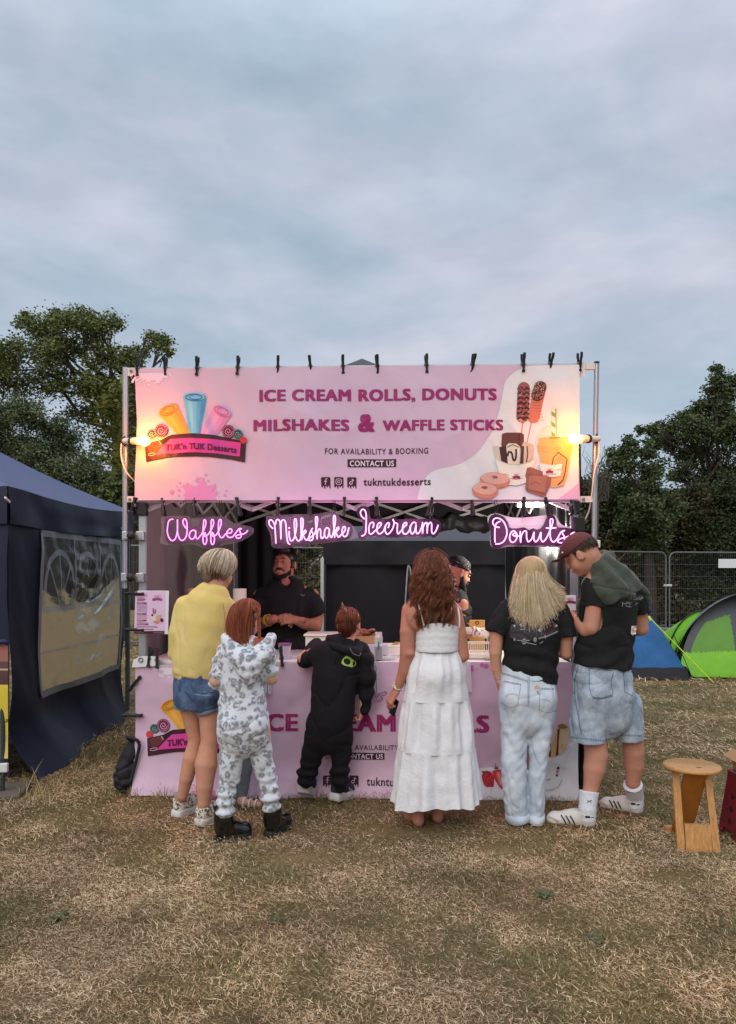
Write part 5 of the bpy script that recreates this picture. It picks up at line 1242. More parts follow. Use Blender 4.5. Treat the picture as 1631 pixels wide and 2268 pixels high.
# price cards hung on the counter banner
root = thing('price_card', 'white card with black letters and border on the counter banner, half behind the boy', 'card', SP(824, 1503, -.07))
m = MB(col=C(206, 204, 214)); m.prism([(790, 1464), (839, 1465), (841, 1535), (790, 1535)], lambda x, y, w: SP(x, y, -.075 + w), 0, .004); m.build('card', VINYL, root)
pr = Flat(-.075); pr.line([(792, 1471), (832, 1471), (834, 1474), (835, 1528), (832, 1531), (792, 1531)], 1.1, C(30, 26, 34), 2); pr.text('EAT', 796, 831.5, 1491, 1481, C(30, 26, 34), 2, .02); pr.mb.build('print', VINYL, root)
root = thing('price_card', 'white card with black border on the counter banner behind the girl in the onesie', 'card', SP(582, 1508, -.07))
m = MB(col=C(206, 204, 214)); m.prism([(566, 1470), (601, 1470), (601, 1537), (566, 1537)], lambda x, y, w: SP(x, y, -.072 + w), 0, .004); m.build('card', VINYL, root)
pr = Flat(-.072); pr.line([(570, 1474), (597, 1474), (597, 1532), (570, 1532), (570, 1474)], 1.1, C(30, 26, 34), 2); pr.mb.build('print', VINYL, root)
root = thing('paper_sheet', 'plain white paper sheet hanging over the counter beside the woman in white', 'paper', SP(1035, 1500, -.07))
m = MB(col=C(216, 206, 216)); m.prism([(1012, 1462), (1042, 1466), (1046, 1533), (1014, 1534)], lambda x, y, w: SP(x, y, -.07 + w + .01 * math.sin(y * .07)), 0, .002); m.build('sheet', VINYL, root)
# ================================================================== PEOPLE
from mathutils.bvhtree import BVHTree
def rotm(yaw=0, pitch=0, roll=0):            # yaw: turn left seen from above, pitch: + looks up; local y is the facing direction
 return Matrix.Rotation(R(yaw), 3, 'Z') @ Matrix.Rotation(R(pitch), 3, 'X') @ Matrix.Rotation(R(roll), 3, 'Y')
def head(s, c, M, sc_=1.0, k=.02):
 c = Vector(c)
 def E(o, r, kk=k, op='add', extra=None): s.ell(c + M @ (Vector(o) * sc_), [x * sc_ for x in r], M if extra is None else M @ extra, kk, op)
 E((0, -.012, .030), (.074, .094, .082)); E((0, .022, -.040), (.060, .066, .072), .03); E((0, .062, -.092), (.026, .024, .022), .03)
 E((.038, .050, -.045), (.026, .028, .03), .03); E((-.038, .050, -.045), (.026, .028, .03), .03)
 E((0, .080, .032), (.046, .016, .016), .02)
 s.cone(c + M @ Vector((0, .088, .012)) * sc_, c + M @ Vector((0, .106, -.026)) * sc_, .009 * sc_, .014 * sc_, .012)
 for q in (-1, 1):
  E((q * .032, .098, .006), (.017, .014, .010), .012, 'sub'); E((q * .014, .098, -.028), (.009, .010, .008), .01)
  E((q * .081, -.004, -.012), (.011, .023, .033), .008, extra=Matrix.Rotation(q * -.35, 3, 'Z')); E((q * .091, .006, -.008), (.006, .010, .016), .006, 'sub')
 E((0, .092, -.058), (.026, .012, .006), .010); E((0, .088, -.070), (.022, .012, .007), .010); E((0, .1, -.064), (.022, .010, .0022), .004, 'sub')
def hand(s, w, M, sc_=1.0, curl=(25, 30, 35, 40), spread=4, thumb=(1, .6), flip=1):
 """w wrist; M columns: x towards the thumb, y along the fingers, z out of the back of the hand"""
 w = Vector(w); M = Matrix(M)
 def T(x, y, z): return w + M @ (Vector((x, y, z)) * sc_)
 s.cone(T(0, -.05, 0), T(0, .01, 0), .024 * sc_, .022 * sc_, .012)
 for x in (-.024, -.008, .008, .024): s.cone(T(x * .7, .01, 0), T(x * 1.1, .082, .002), .014 * sc_, .0115 * sc_, .014)
 for i, (x, l, y0) in enumerate(((.029, .068, .086), (.010, .076, .09), (-.010, .071, .087), (-.028, .055, .08))):
  a = R(curl[i]); p = Vector((x, y0, 0)); an = 0; sp_ = R(spread * (1.5 - i))
  for q, (f, r0, r1) in enumerate(((.46, .0098, .0092), (.30, .0092, .0085), (.24, .0085, .0074))):
   an += a * (.9 if q == 0 else 1.0)
   dv = Vector((math.sin(sp_) * math.cos(an), math.cos(sp_) * math.cos(an), -math.sin(an))); e = p + dv * l * f
   s.cone(w + M @ (p * sc_), w + M @ (e * sc_), r0 * sc_, r1 * sc_, .004); p = e
 a = Vector((.018, .018, -.004)); b = a + Vector((.026 * thumb[0], .028, -.012 * thumb[1])); c = b + Vector((.010 * thumb[0], .028, -.012 * thumb[1])); d_ = c + Vector((.002, .024, -.010 * thumb[1]))
 for p, q, r0, r1 in ((a, b, .015, .0125), (b, c, .0120, .0105), (c, d_, .0105, .0085)): s.cone(w + M @ (p * sc_), w + M @ (q * sc_), r0 * sc_, r1 * sc_, .008)
def hand_frame(direction, back):
 y = Vector(direction).normalized(); z = Vector(back); z = (z - y * z.dot(y)).normalized(); x = y.cross(z)
 return Matrix((x, y, z)).transposed()
def mirror_frame(M):
 M = Matrix(M); M.col[0] = -M.col[0]; return M
def join(parts):
 V, Q, n = [], [], 0
 for v, q in parts: V.append(v); Q.append(q + n); n += len(v)
 return np.concatenate(V), np.concatenate(Q)
def skin(name, col, red=.08):
 m = mat(name, col, rough=.62, var=.14, vscale=22, bump=.15, bscale=140, spec=.28, sub=.05, col2=(col[0] * .98, col[1] * .90, col[2] * .88)); return m
def person_body(label, base, body, hands, material, group=None):
 V, Q = join([body.mesh(2)] + [h.mesh(1) for h in hands])
 o = np_mesh('person', V, Q, material, None, base)
 tag(o, label, 'person', group); return o
class Decal(Print):
 """printed or stitched shapes lying on the surface of a garment"""
 def __init__(s, V, Q, off=.0022): s.mb = MB(); s.bvh = BVHTree.FromPolygons([tuple(v) for v in V], [tuple(q) for q in Q]); s.off = off; s.last = 4.4
 def uzp(s, px, py): return (px, py)
 def pt(s, u, z, layer):
  o = Vector((0, 0, 1.5)); d_ = Vector(((u - CX) / W, 1.0, -(z - HY) / W)).normalized()
  h, n, i, t = s.bvh.ray_cast(o, d_)
  if h is None: return o + d_ * (s.last / d_.y)
  s.last = h.y
  return h - d_ * (s.off + .0009 * layer)
 def build(s, name, material, parent): return s.mb.build(name, material, parent)
class DecalPx(Decal):
 pass
def _wrap(cls):
 # shapes of a decal are given in photo pixels and subdivided there
 def poly(s, pts, col, layer=1): s.tris([tuple(p) for p in pts], tessellate_polygon([[Vector((x, y, 0)) for x, y in pts]]), col, layer, 6)
 def line(s, pts, w, col, layer=2, taper=False):
  n = len(pts); lf, rg_ = [], []
  for i in range(n):
   a, b = pts[max(i - 1, 0)], pts[min(i + 1, n - 1)]; dx, dy = b[0] - a[0], b[1] - a[1]; l = math.hypot(dx, dy) + 1e-9
   ww = w * (math.sin(PI * (i + .5) / n) ** .5 if taper else 1)
   lf.append((pts[i][0] - dy / l * ww / 2, pts[i][1] + dx / l * ww / 2)); rg_.append((pts[i][0] + dy / l * ww / 2, pts[i][1] - dx / l * ww / 2))
  tr = []
  for i in range(n - 1): tr += [(i, i + 1, n + i + 1), (i, n + i + 1, n + i)]
  s.tris(lf + rg_, tr, col, layer, 6)
 cls.poly = poly; cls.line = line
_wrap(Decal)
INK = mat('garment_print', attr=True, rough=.75, var=.08, vscale=30)
def garment(name, sdfs, material, parent, disp=None, smooth=2):
 if isinstance(sdfs, SDF): sdfs = [sdfs]
 V, Q = join([s.mesh(smooth, disp) for s in sdfs])
 o = np_mesh(name, V, Q, material, parent); return o, V, Q
def ring_band(mb, c, rx, ry, z0, z1, col=None, tilt=(0, 0), n=32, t=.004, yaw=0.0, lump=0.0):
 """a thin closed band around a limb: ellipse rx, ry, from z0 to z1 relative to c, tilted by slopes"""
 c = Vector(c); vs = []
 prof = [(0, z0), (t, z0 + t * .5), (t, z1 - t * .5), (0, z1), (-t, z1), (-t, z0)]
 for (o, z) in prof:
  for j in range(n):
   a = 2 * PI * j / n; x, y = (rx + o) * math.cos(a), (ry + o) * math.sin(a); x, y = x * math.cos(yaw) - y * math.sin(yaw), x * math.sin(yaw) + y * math.cos(yaw)
   vs.append(c + Vector((x, y, z + tilt[0] * x + tilt[1] * y + lump * math.sin(3 * a + z * 90))))
 k_ = len(prof)
 mb.add(vs, [(i * n + j, i * n + (j + 1) % n, ((i + 1) % k_) * n + (j + 1) % n, ((i + 1) % k_) * n + j) for i in range(k_) for j in range(n)], col)
def footprint(Lf, w):
 o = [(0.0, 0), (.02, .62), (.10, .84), (.3, .78), (.45, .76), (.62, .96), (.76, 1.0), (.88, .86), (.96, .52), (1.0, 0)]
 right = [(x * Lf, y * w / 2) for x, y in o]; left = [(x * Lf, -y * w / 2 * .95) for x, y in o[::-1][1:-1]]
 return [tuple(p) for p in smooth_path(right + left, 3, True)]
def shoe_frame(heel, toe, pitch=0.0, Lf=None):
 heel, toe = Vector(heel), Vector(toe); dx = toe - heel; dx.z = 0; Lf = Lf or dx.length; dx.normalize(); dy = Vector((-dx.y, dx.x, 0)); dz = Vector((0, 0, 1))
 q = Matrix.Rotation(R(pitch), 3, dy); piv = heel + dx * Lf * .72
 return lambda x, y, z: piv + q @ (heel + dx * x + dy * y + dz * z - piv)
def ankle(sp, zs):
 T = shoe_frame(sp[0], sp[1], sp[2] if len(sp) > 2 else 0)
 return [(T(.052, 0, z), r) for z, r in zs]
def shoe(parent, heel, toe, name, upper, sole, w=.095, st_=.026, ank=.075, shaft=None, pitch=0.0, size=None, collar=.04, toe_h=.042):
 heel, toe = Vector(heel), Vector(toe); dx = (toe - heel); dx.z = 0
 Lf = size or dx.length; dx.normalize(); dy = Vector((-dx.y, dx.x, 0)); dz = Vector((0, 0, 1))
 if pitch:                                 # heel lifted, the shoe turns about its ball
  q = Matrix.Rotation(R(pitch), 3, dy); piv = heel + dx * Lf * .72
 else: q = Matrix.Identity(3); piv = heel
 def T(x, y, z): return piv + q @ (heel + dx * x + dy * y + dz * z - piv)
 s = SDF(.005); h2 = w / 2
 s.cone(T(.045, 0, st_ + .025), T(Lf * .42, 0, st_ + .030), h2 * .74, h2 * .80, .02); s.cone(T(Lf * .42, 0, st_ + .026), T(Lf * .78, 0, st_ + toe_h * .35), h2 * .82, h2 * .86, .02)
 s.ell(T(Lf * .80, 0, st_ + toe_h * .3), (h2 * .9, h2 * .9, toe_h * .72), None, .02)
 s.cone(T(.045, 0, st_ + .02), T(.05, 0, st_ + ank), h2 * .68, collar, .02); s.cone(T(.06, 0, st_ + ank * .9), T(Lf * .55, 0, st_ + .045), collar * .8, h2 * .55, .03)
 if shaft: s.cone(T(.05, 0, st_ + ank * .6), T(.05, 0, st_ + shaft), collar * 1.05, collar * 1.1, .02)
 up = q @ dz; s.cut(T(0, 0, st_ * .7), -up)
 s.cut(T(.05, 0, st_ + (shaft or ank) - .004), (up + (q @ dx) * (-.18 if not shaft else 0)))
 V, Q_ = s.mesh(1)
 o = np_mesh(name, V, Q_, upper, parent)
 fp = footprint(Lf, w); m = MB()
 n = len(fp); vs = []
 for (z, sc_) in ((.0, .955), (.006, 1.0), (st_ * .8, 1.0), (st_, .965), (st_ + .002, .9)):
  for (x, y) in fp: vs.append(T(Lf / 2 + (x - Lf / 2) * sc_, y * sc_, z))
 m.add(vs, [tuple(range(n))[::-1], tuple(4 * n + i for i in range(n))] + [(r_ * n + i, r_ * n + (i + 1) % n, (r_ + 1) * n + (i + 1) % n, (r_ + 1) * n + i) for r_ in range(4) for i in range(n)])
 m.build('sole', sole, o, smooth=True, angle=50)
 return o, V, Q_, T
# ---- hair
HAIR = mat('hair', attr=True, rough=.42, var=.12, vscale=20, spec=.45)
def scalp_paths(c, M, rad, n, th, phi0, phi1, m=9, lift=(1.0, 1.06), jit=.003, part=(0, 0)):
 c = np.array(c); Mn = np.array(M); t = np.linspace(0, 1, m)
 a = R(th[0]) + (R(th[1]) - R(th[0])) * RNG.random(n); p0 = R(phi0[0]) + (R(phi0[1]) - R(phi0[0])) * RNG.random(n); p1 = R(phi1[0]) + (R(phi1[1]) - R(phi1[0])) * RNG.random(n)
 ph = p0[:, None] + (p1 - p0)[:, None] * t; aa = a[:, None] + RNG.normal(0, .05, (n, 1)) * t
 l = lift[0] + (lift[1] - lift[0]) * RNG.random(n)
 X = np.stack([rad[0] * np.sin(ph) * np.sin(aa), -rad[1] * np.sin(ph) * np.cos(aa), rad[2] * np.cos(ph)], 2) * l[:, None, None]
 X[:, :, 0] += part[0] * (1 - t); X[:, :, 1] += part[1] * (1 - t)
 X += RNG.normal(0, jit, (n, 1, 3)) * t[None, :, None]
 return c + X @ Mn.T, a
def add_fall(paths, end_fn, m=10, curl=0.0, freq=9.0, wob=.004, locks=0):
 """continue every strand from its last point down to end_fn(i, start) with optional curl"""
 n = len(paths); s = paths[:, -1]; e = end_fn(s); lk = None
 if locks:                                 # strands gather into locks
  ctr = s[RNG.integers(0, n, locks)]; lk = ((s[:, None] - ctr[None]) ** 2).sum(2).argmin(1)
  for q in range(locks):
   w_ = lk == q
   if w_.any(): e[w_] = e[w_].mean(0) * .86 + e[w_] * .14 + RNG.normal(0, .010, 3) * np.array([1, .4, 2.2]); paths[w_, 3:] += ((paths[w_, 3:].mean(0) - paths[w_, 3:]) * np.linspace(0, .6, paths.shape[1] - 3)[None, :, None]); s = paths[:, -1]
 t = np.linspace(0, 1, m + 1)[1:]
 tang = paths[:, -1] - paths[:, -2]; tl = np.linalg.norm(tang, axis=1)[:, None]; tang = tang / (tl + 1e-9)
 d = np.linalg.norm(e - s, axis=1)[:, None, None]
 h = (t ** 1)[None, :, None]; P1 = s[:, None] + tang[:, None] * d * .35
 X = (1 - h) ** 2 * s[:, None] + 2 * h * (1 - h) * P1 + h * h * e[:, None]
 X = X + RNG.normal(0, wob, (n, 1, 3)) * np.sin(h * 3)
 if curl:
  ph = RNG.random((n, 1)) * 6.28; fr = freq * (.75 + .5 * RNG.random((n, 1))); A = curl * (.5 + RNG.random((n, 1)))
  if locks: r_ = RNG.random((locks, 3)); ph = r_[lk, 0:1] * 6.28 + ph * .10; fr = freq * (.8 + .4 * r_[lk, 1:2]); A = curl * (.7 + .6 * r_[lk, 2:3]) * (.8 + .4 * RNG.random((n, 1)))
  A = A * np.minimum(1, t[None] * 2.5)
  X[:, :, 0] += A * np.sin(fr * t[None] * 2 + ph); X[:, :, 1] += A * np.cos(fr * t[None] * 2 + ph)
 return np.concatenate([paths, X], 1)
def hair_build(parent, base, base_col, groups, name='hair'):
 """base: SDF or None; groups: (paths, width, colours list)"""
 V_, F_, C_ = [], [], []; n = 0
 if base is not None:
  V, Q_ = base.mesh(2); V_.append(V); F_.append(Q_); C_.append(np.repeat([base_col], len(Q_), 0)); n = len(V)
 for paths, wd_, cols in groups:
  k_, m, _ = paths.shape; T = np.gradient(paths, axis=1); T /= np.linalg.norm(T, axis=2)[..., None] + 1e-9
  U = np.cross(T, RNG.normal(size=(k_, 1, 3))); U /= np.linalg.norm(U, axis=2)[..., None] + 1e-9; Wv = np.cross(T, U)
  tp = np.linspace(1, .35, m) ** .7; w = wd_ * (.7 + .6 * RNG.random((k_, 1))) * tp[None]
  ang = np.array([0, 2.094, 4.189])
  ring = (U[:, :, None] * np.cos(ang)[None, None, :, None] + Wv[:, :, None] * np.sin(ang)[None, None, :, None]) * w[:, :, None, None]
  V = (paths[:, :, None] + ring).reshape(-1, 3)
  i, j, q = np.meshgrid(np.arange(k_), np.arange(m - 1), np.arange(3), indexing='ij'); b = i * m * 3; q2 = (q + 1) % 3
  F = np.stack([b + j * 3 + q, b + j * 3 + q2, b + (j + 1) * 3 + q2, b + (j + 1) * 3 + q], -1).reshape(-1, 4) + n
  cols = np.array(cols); ci = np.clip(.5 + .55 * fnoise(paths[:, m // 2], 85, 5, 2) + RNG.normal(0, .16, k_), 0, 1) * (len(cols) - 1); i0 = np.floor(ci).astype(int); i1 = np.minimum(i0 + 1, len(cols) - 1)
  cc = cols[i0] + (cols[i1] - cols[i0]) * (ci - i0)[:, None]
  V_.append(V); F_.append(F); C_.append(np.repeat(cc, (m - 1) * 3, 0)); n += len(V)
 return np_mesh(name, np.concatenate(V_), np.concatenate(F_), HAIR, parent, None, True, np.concatenate(C_))
def folds(amp, scale, seed=0, extra=None):
 def f(V, N):
  d_ = amp * (fnoise(V, scale, seed, 3) - 1.1 * (1 - np.abs(vnoise(np.asarray(V) * np.asarray(scale) * 1.15 + 1.2 * fnoise(V, 4, seed + 7, 1)[:, None], seed + 5))) ** 6)
  return d_ + (extra(V) if extra else 0)
 return f
# ---- cloth materials
def denim(name, col, col2, vs=9, bump=.5): return mat(name, col, rough=.85, var=.18, vscale=60, bump=bump, bscale=140, col2=None) if col2 is None else _denim2(name, col, col2, vs, bump)
def _denim2(name, col, col2, vs, bump):
 m = mat(name, col, rough=.85, var=.14, vscale=vs, bump=bump, bscale=150, col2=col2, detail=9); return m
def leopard(name, scale, base, ring, inner):
 m = bpy.data.materials.new(name); m.use_nodes = True; n = m.node_tree; b = n.nodes['Principled BSDF']; k = n.links.new
 b.inputs['Roughness'].default_value = .9; b.inputs['Sheen Weight'].default_value = .25
 t = n.nodes.new('ShaderNodeTexCoord'); ns = n.nodes.new('ShaderNodeTexNoise'); ns.inputs['Scale'].default_value = scale * .9; ns.inputs['Detail'].default_value = 2
 ad = n.nodes.new('ShaderNodeVectorMath'); ad.operation = 'MULTIPLY_ADD'; ad.inputs[1].default_value = (.045 * 22 / scale,) * 3
 k(t.outputs['Object'], ns.inputs['Vector']); k(ns.outputs['Color'], ad.inputs[0]); k(t.outputs['Object'], ad.inputs[2])
 v = n.nodes.new('ShaderNodeTexVoronoi'); v.inputs['Scale'].default_value = scale; k(ad.outputs[0], v.inputs['Vector'])
 r = n.nodes.new('ShaderNodeValToRGB'); cr = r.color_ramp
 cr.elements[0].position = 0.0; cr.elements[0].color = (*inner, 1); cr.elements[1].position = .60; cr.elements[1].color = (*base, 1)
 for p_, c_ in ((.14, inner), (.27, ring), (.38, ring)):
  e_ = cr.elements.new(p_); e_.color = (*c_, 1)
 k(v.outputs['Distance'], r.inputs[0])
 n2_ = n.nodes.new('ShaderNodeTexNoise'); n2_.inputs['Scale'].default_value = scale * 1.6; n2_.inputs['Detail'].default_value = 1; k(t.outputs['Object'], n2_.inputs['Vector'])
 r2_ = n.nodes.new('ShaderNodeValToRGB'); r2_.color_ramp.elements[0].position = .36; r2_.color_ramp.elements[1].position = .46; k(n2_.outputs['Fac'], r2_.inputs[0])
 mx_ = n.nodes.new('ShaderNodeMix'); mx_.data_type = 'RGBA'; k(r2_.outputs[0], mx_.inputs[0]); mx_.inputs[6].default_value = (*base, 1); k(r.outputs[0], mx_.inputs[7]); k(mx_.outputs[2], b.inputs['Base Color'])
 nb = n.nodes.new('ShaderNodeTexNoise'); nb.inputs['Scale'].default_value = 160; bp = n.nodes.new('ShaderNodeBump'); bp.inputs['Strength'].default_value = .35; bp.inputs['Distance'].default_value = .008
 k(t.outputs['Object'], nb.inputs['Vector']); k(nb.outputs['Fac'], bp.inputs['Height']); k(bp.outputs[0], b.inputs['Normal'])
 return m
BLACKT = mat('black_cotton', C(16, 15, 17), rough=.85, var=.2, vscale=12, bump=.25, bscale=80)
WHITEC = mat('white_cotton', C(222, 222, 226), rough=.85, var=.05, bump=.25, bscale=120)
WSOLE = mat('white_rubber', C(214, 210, 206), rough=.55, var=.06)
BSOLE = mat('black_rubber', C(30, 30, 32), rough=.6, var=.1)
GUM = mat('gum_rubber', C(92, 64, 46), rough=.6, var=.12)
# ---------------------------------------------------------------- woman in the yellow sweatshirt
Y = 4.42; S = Y / W
def J(px, py, dy=0.0): return P(px, py, Y + dy)
def rows(rs, dyo=0.0): return [(J(r[1], r[0], dyo + (r[4] if len(r) > 4 else 0)), r[2] * S, r[3]) for r in rs]
def limb_(pts, g=0.0): return [(J(p[0], p[1], p[2]), p[3] * S + g) for p in pts]
SKA = skin('skin_fair', C(206, 152, 126))
MA = rotm(-38, -12); hc = J(485, 1262, .04)
b = SDF(.006); head(b, hc, MA, .93)
b.cone(hc + MA @ Vector((0, -.03, -.06)), J(476, 1325), .047, .055, .03)
tor = [(1318, 472, 26, .06), (1335, 465, 44, .085), (1380, 456, 46, .10), (1430, 448, 44, .10), (1480, 440, 45, .105), (1530, 438, 46, .11)]
b.loft(rows(tor), .02)
def SH(hp, dv, l0=.05, l1=.2, pt=0): h = G(*hp); dv = Vector(dv).normalized(); return (h - dv * l0, h + dv * l1, pt)
shA = [SH((400, 1809), (.52, .85, 0)), SH((451, 1829), (.52, .85, 0))]
ll = [(420, 1520, 0, 30), (420, 1570, 0, 20.5), (433, 1636, .03, 15.5), (431, 1650, .03, 15), (425, 1678, .03, 19), (414, 1722, .04, 15.5), (405, 1762, .07, 11.5)]
rl = [(460, 1520, 0, 32), (463, 1575, -.02, 23.5), (464, 1640, -.03, 18), (461, 1660, -.03, 20), (457, 1692, -.04, 24.5), (454, 1740, -.05, 18.5), (452, 1778, -.05, 13.5)]
la = [(410, 1346, .02, 20), (396, 1440, .03, 17), (430, 1450, .30, 13)]; ra = [(508, 1352, .05, 20), (520, 1440, .12, 16), (520, 1450, .38, 12)]
b.chain(limb_(ll) + ankle(shA[0], [(.10, .031), (.07, .032)]), .02); b.chain(limb_(rl) + ankle(shA[1], [(.10, .034), (.07, .034)]), .02)
for q in (la, ra): b.chain(limb_(q), .02)
hs = []
for w_, dv in ((J(430, 1450, .30), (.2, 1, .1)), (J(520, 1450, .38), (-.3, 1, .1))):
 h = SDF(.004); hand(h, w_, hand_frame(dv, (0, 0, 1)), .9); hs.append(h)
A = person_body('woman with silver blonde bob in a pale yellow sweatshirt and rolled denim shorts', Vector((J(455, 1268).x, Y, 0)), b, hs, SKA, 'customers at the stall')
sw = [SDF(.007)]
sw[0].loft(rows([(1306, 475, 21, .062), (1320, 470, 40, .09), (1338, 463, 52, .115), (1380, 455, 57, .13), (1425, 447, 60, .14), (1465, 440, 58, .14), (1486, 436, 55, .135), (1505, 435, 52, .13), (1540, 436, 50, .12)]), .03)
sw[0].chain(limb_([(412, 1344, .02, 27), (399, 1400, .0, 27), (397, 1446, .02, 25), (430, 1452, .26, 17)]), .03)
sw[0].chain(limb_([(503, 1352, .05, 27), (512, 1400, .06, 26), (516, 1446, .1, 23), (520, 1452, .34, 16)]), .03)
pl_ = J(381, 1502); pr_ = J(484, 1521); dd = (pr_ - pl_); dd.y = 0; nrm = Vector((dd.z, 0, -dd.x)).normalized()
sw[0].cut(pl_, nrm)
sw[0].chain([(hc + MA @ Vector((0, -.03, -.06)), .05), (J(477, 1316), .054)], .004, op='sub')
nn = np.array(nrm); p0_ = np.array(pl_)
def ex(V):
 dist = -(V - p0_) @ nn; u = V[:, 0]
 return -.0045 * np.exp(-((dist - .038) / .004) ** 2) - .010 * np.clip(1 - dist / .05, 0, 1) + .004 * np.exp(-((dist - .06) / .02) ** 2) * np.sin(u * 60) + .0014 * np.sin(np.arctan2(V[:, 0] - J(440, 0).x, V[:, 1] - Y) * 150) * (dist < .036)
YEL = mat('yellow_sweat', C(226, 198, 112), rough=.9, var=.10, vscale=5, bump=.3, bscale=110, col2=C(212, 190, 122), sheen=.2)
sweat, Vs, Qs = garment('sweatshirt', sw, YEL, A, folds(.006, (7, 7, 4), 3, ex))
m = MB(); ring_band(m, J(475, 1309, .0), .058, .062, -.014, .010, tilt=(-.12, .25), t=.006); m.build('collar', YEL, sweat, smooth=True)
dc = Decal(Vs, Qs, .001); dc.line(smooth_path([(494, 1335), (499, 1370), (497, 1420), (494, 1455)], 5), .9, C(170, 140, 76), 1); dc.build('seam', INK, sweat)
DNA = _denim2('blue_denim', C(62, 80, 112), C(92, 112, 142), 14, .4)
sh = SDF(.006)
sh.loft(rows([(1488, 437, 51, .125), (1515, 437, 52, .135), (1545, 438, 52, .135)]), .03)
sh.loft([(J(416, 1525), 28 * S, .115), (J(413, 1563, .0), 25 * S, .085)], .02, flat=True); sh.loft([(J(461, 1525), 30 * S, .115), (J(462, 1571, -.01), 27 * S, .09)], .02, flat=True)
sh.ell(J(420, 1538, -.06), (.07, .075, .075), None, .03); sh.ell(J(462, 1540, -.07), (.075, .08, .08), None, .03)
sh.cut(J(413, 1565), (-.14, 0, -1))
sh.chain(limb_([(414, 1548, 0, 22), (421, 1590, 0, 21)]), .004, op='sub'); sh.chain(limb_([(462, 1556, -.02, 24.5), (463, 1600, -.02, 24)]), .004, op='sub')
short, Vh, Qh = garment('shorts', sh, DNA, A, folds(.004, (14, 14, 10), 9))
CUFF = _denim2('denim_cuff', C(112, 130, 154), C(136, 150, 168), 20, .4)
m = MB(); ring_band(m, J(413, 1561, -.0), 25.2 * S, .086, -.018, .016, tilt=(-.12, .05), t=.005, lump=.003); m.build('cuff', CUFF, short, smooth=True)
m = MB(); ring_band(m, J(462, 1569, -.012), 27.2 * S, .091, -.018, .016, tilt=(.16, .05), t=.005, lump=.003); m.build('cuff', CUFF, short, smooth=True)
dc = Decal(Vh, Qh, .001)
dc.line([(424, 1517), (430, 1533), (446, 1536), (474, 1533)], 1.0, C(40, 52, 76), 1); dc.line([(434, 1538), (450, 1540), (470, 1541)], 1.1, C(150, 160, 172), 1); dc.line([(400, 1506), (398, 1532)], 1, C(40, 52, 76), 1); dc.line(smooth_path([(408, 1530), (424, 1548), (436, 1560)], 4), 1.4, C(34, 46, 70), 1)
dc.build('stitching', INK, short)
LEO = leopard('leopard_canvas', 60, C(226, 214, 196), C(40, 32, 30), C(176, 140, 104))
SOCKG = mat('grey_sock', C(150, 146, 134), rough=.95, bump=.4, bscale=90)
for sp in shA:
 sk_ = SDF(.005); sk_.chain(ankle(sp, [(.155, .037), (.10, .037), (.07, .037)]), .02); sk_.cut(ankle(sp, [(.148, 0)])[0][0], (0, 0, 1)); garment('sock', sk_, SOCKG, A, smooth=1)
 o, v_, q_, T_ = shoe(A, sp[0], sp[1], 'shoe', LEO, WSOLE, w=.1, st_=.048, ank=.075, collar=.045)
 m = MB(); fp = footprint(.25, .099); m.add([T_(x, y, z) for z in (.0, .013) for x, y in [(a_ - .001, b_) for a_, b_ in fp]], [tuple(range(len(fp)))[::-1], tuple(range(len(fp), 2 * len(fp)))] + [(i, (i + 1) % len(fp), (i + 1) % len(fp) + len(fp), i + len(fp)) for i in range(len(fp))]); m.build('outsole', GUM, o)
hb_ = SDF(.006); hb_.ell(hc + MA @ Vector((0, -.018, .028)), (.084, .104, .092), MA, .02); hb_.cone(hc + MA @ Vector((0, -.075, .0)), hc + MA @ Vector((0, -.066, -.055)), .05, .04, .03); hb_.cone(hc + MA @ Vector((.06, -.02, .0)), hc + MA @ Vector((.06, .0, -.045)), .026, .022, .03); hb_.cone(hc + MA @ Vector((-.06, -.03, .0)), hc + MA @ Vector((-.058, -.02, -.05)), .028, .022, .03)
hcol = [C(140, 114, 90), C(206, 186, 156), C(238, 224, 202), C(176, 148, 120)]
p_, a_ = scalp_paths(hc + MA @ Vector((0, -.016, .026)), MA, (.09, .11, .098), 1700, (-125, 125), (2, 30), (98, 128), 9, (.98, 1.06), .006, (.015, .02))
p2, a2 = scalp_paths(hc + MA @ Vector((0, -.016, .0)), MA, (.088, .104, .10), 300, (-70, 70), (80, 95), (118, 138), 7, (.9, .97), .005)
hair_build(A, hb_, C(120, 98, 82), [(p_, .0016, hcol), (p2, .0022, [C(84, 62, 52), C(128, 104, 88)])])
# ---------------------------------------------------------------- girl in the leopard onesie
Y = 4.12; S = Y / W
SKB = skin('skin_pale_child', C(214, 164, 142))
MB_ = rotm(-24, -8); hc = J(545, 1372, .05)
b = SDF(.006); head(b, hc, MB_, .86); b.cone(hc + MB_ @ Vector((0, -.02, -.05)), J(545, 1440, .02), .04, .045, .03)
b.loft(rows([(1432, 543, 30, .05), (1450, 543, 44, .07), (1500, 541, 40, .08), (1560, 540, 42, .085), (1610, 540, 46, .09)]), .02)
ll = [(516, 1600, 0, 28), (512, 1690, 0, 19), (500, 1770, -.03, 13)]; rl = [(570, 1600, .02, 28), (588, 1700, .04, 19), (602, 1765, .05, 13)]
shB = [SH((495, 1866), (.84, .54, 0), .05, .17), SH((603, 1851), (.45, .89, 0), .05, .18)]
la = [(496, 1446, .02, 15), (478, 1508, .0, 14), (500, 1500, .26, 11)]; ra = [(592, 1444, .02, 15), (602, 1502, .02, 14), (575, 1490, .26, 11)]
b.chain(limb_(ll) + ankle(shB[0], [(.16, .03), (.07, .03)]), .02); b.chain(limb_(rl) + ankle(shB[1], [(.16, .03), (.07, .03)]), .02)
for q in (la, ra): b.chain(limb_(q), .02)
hs = []
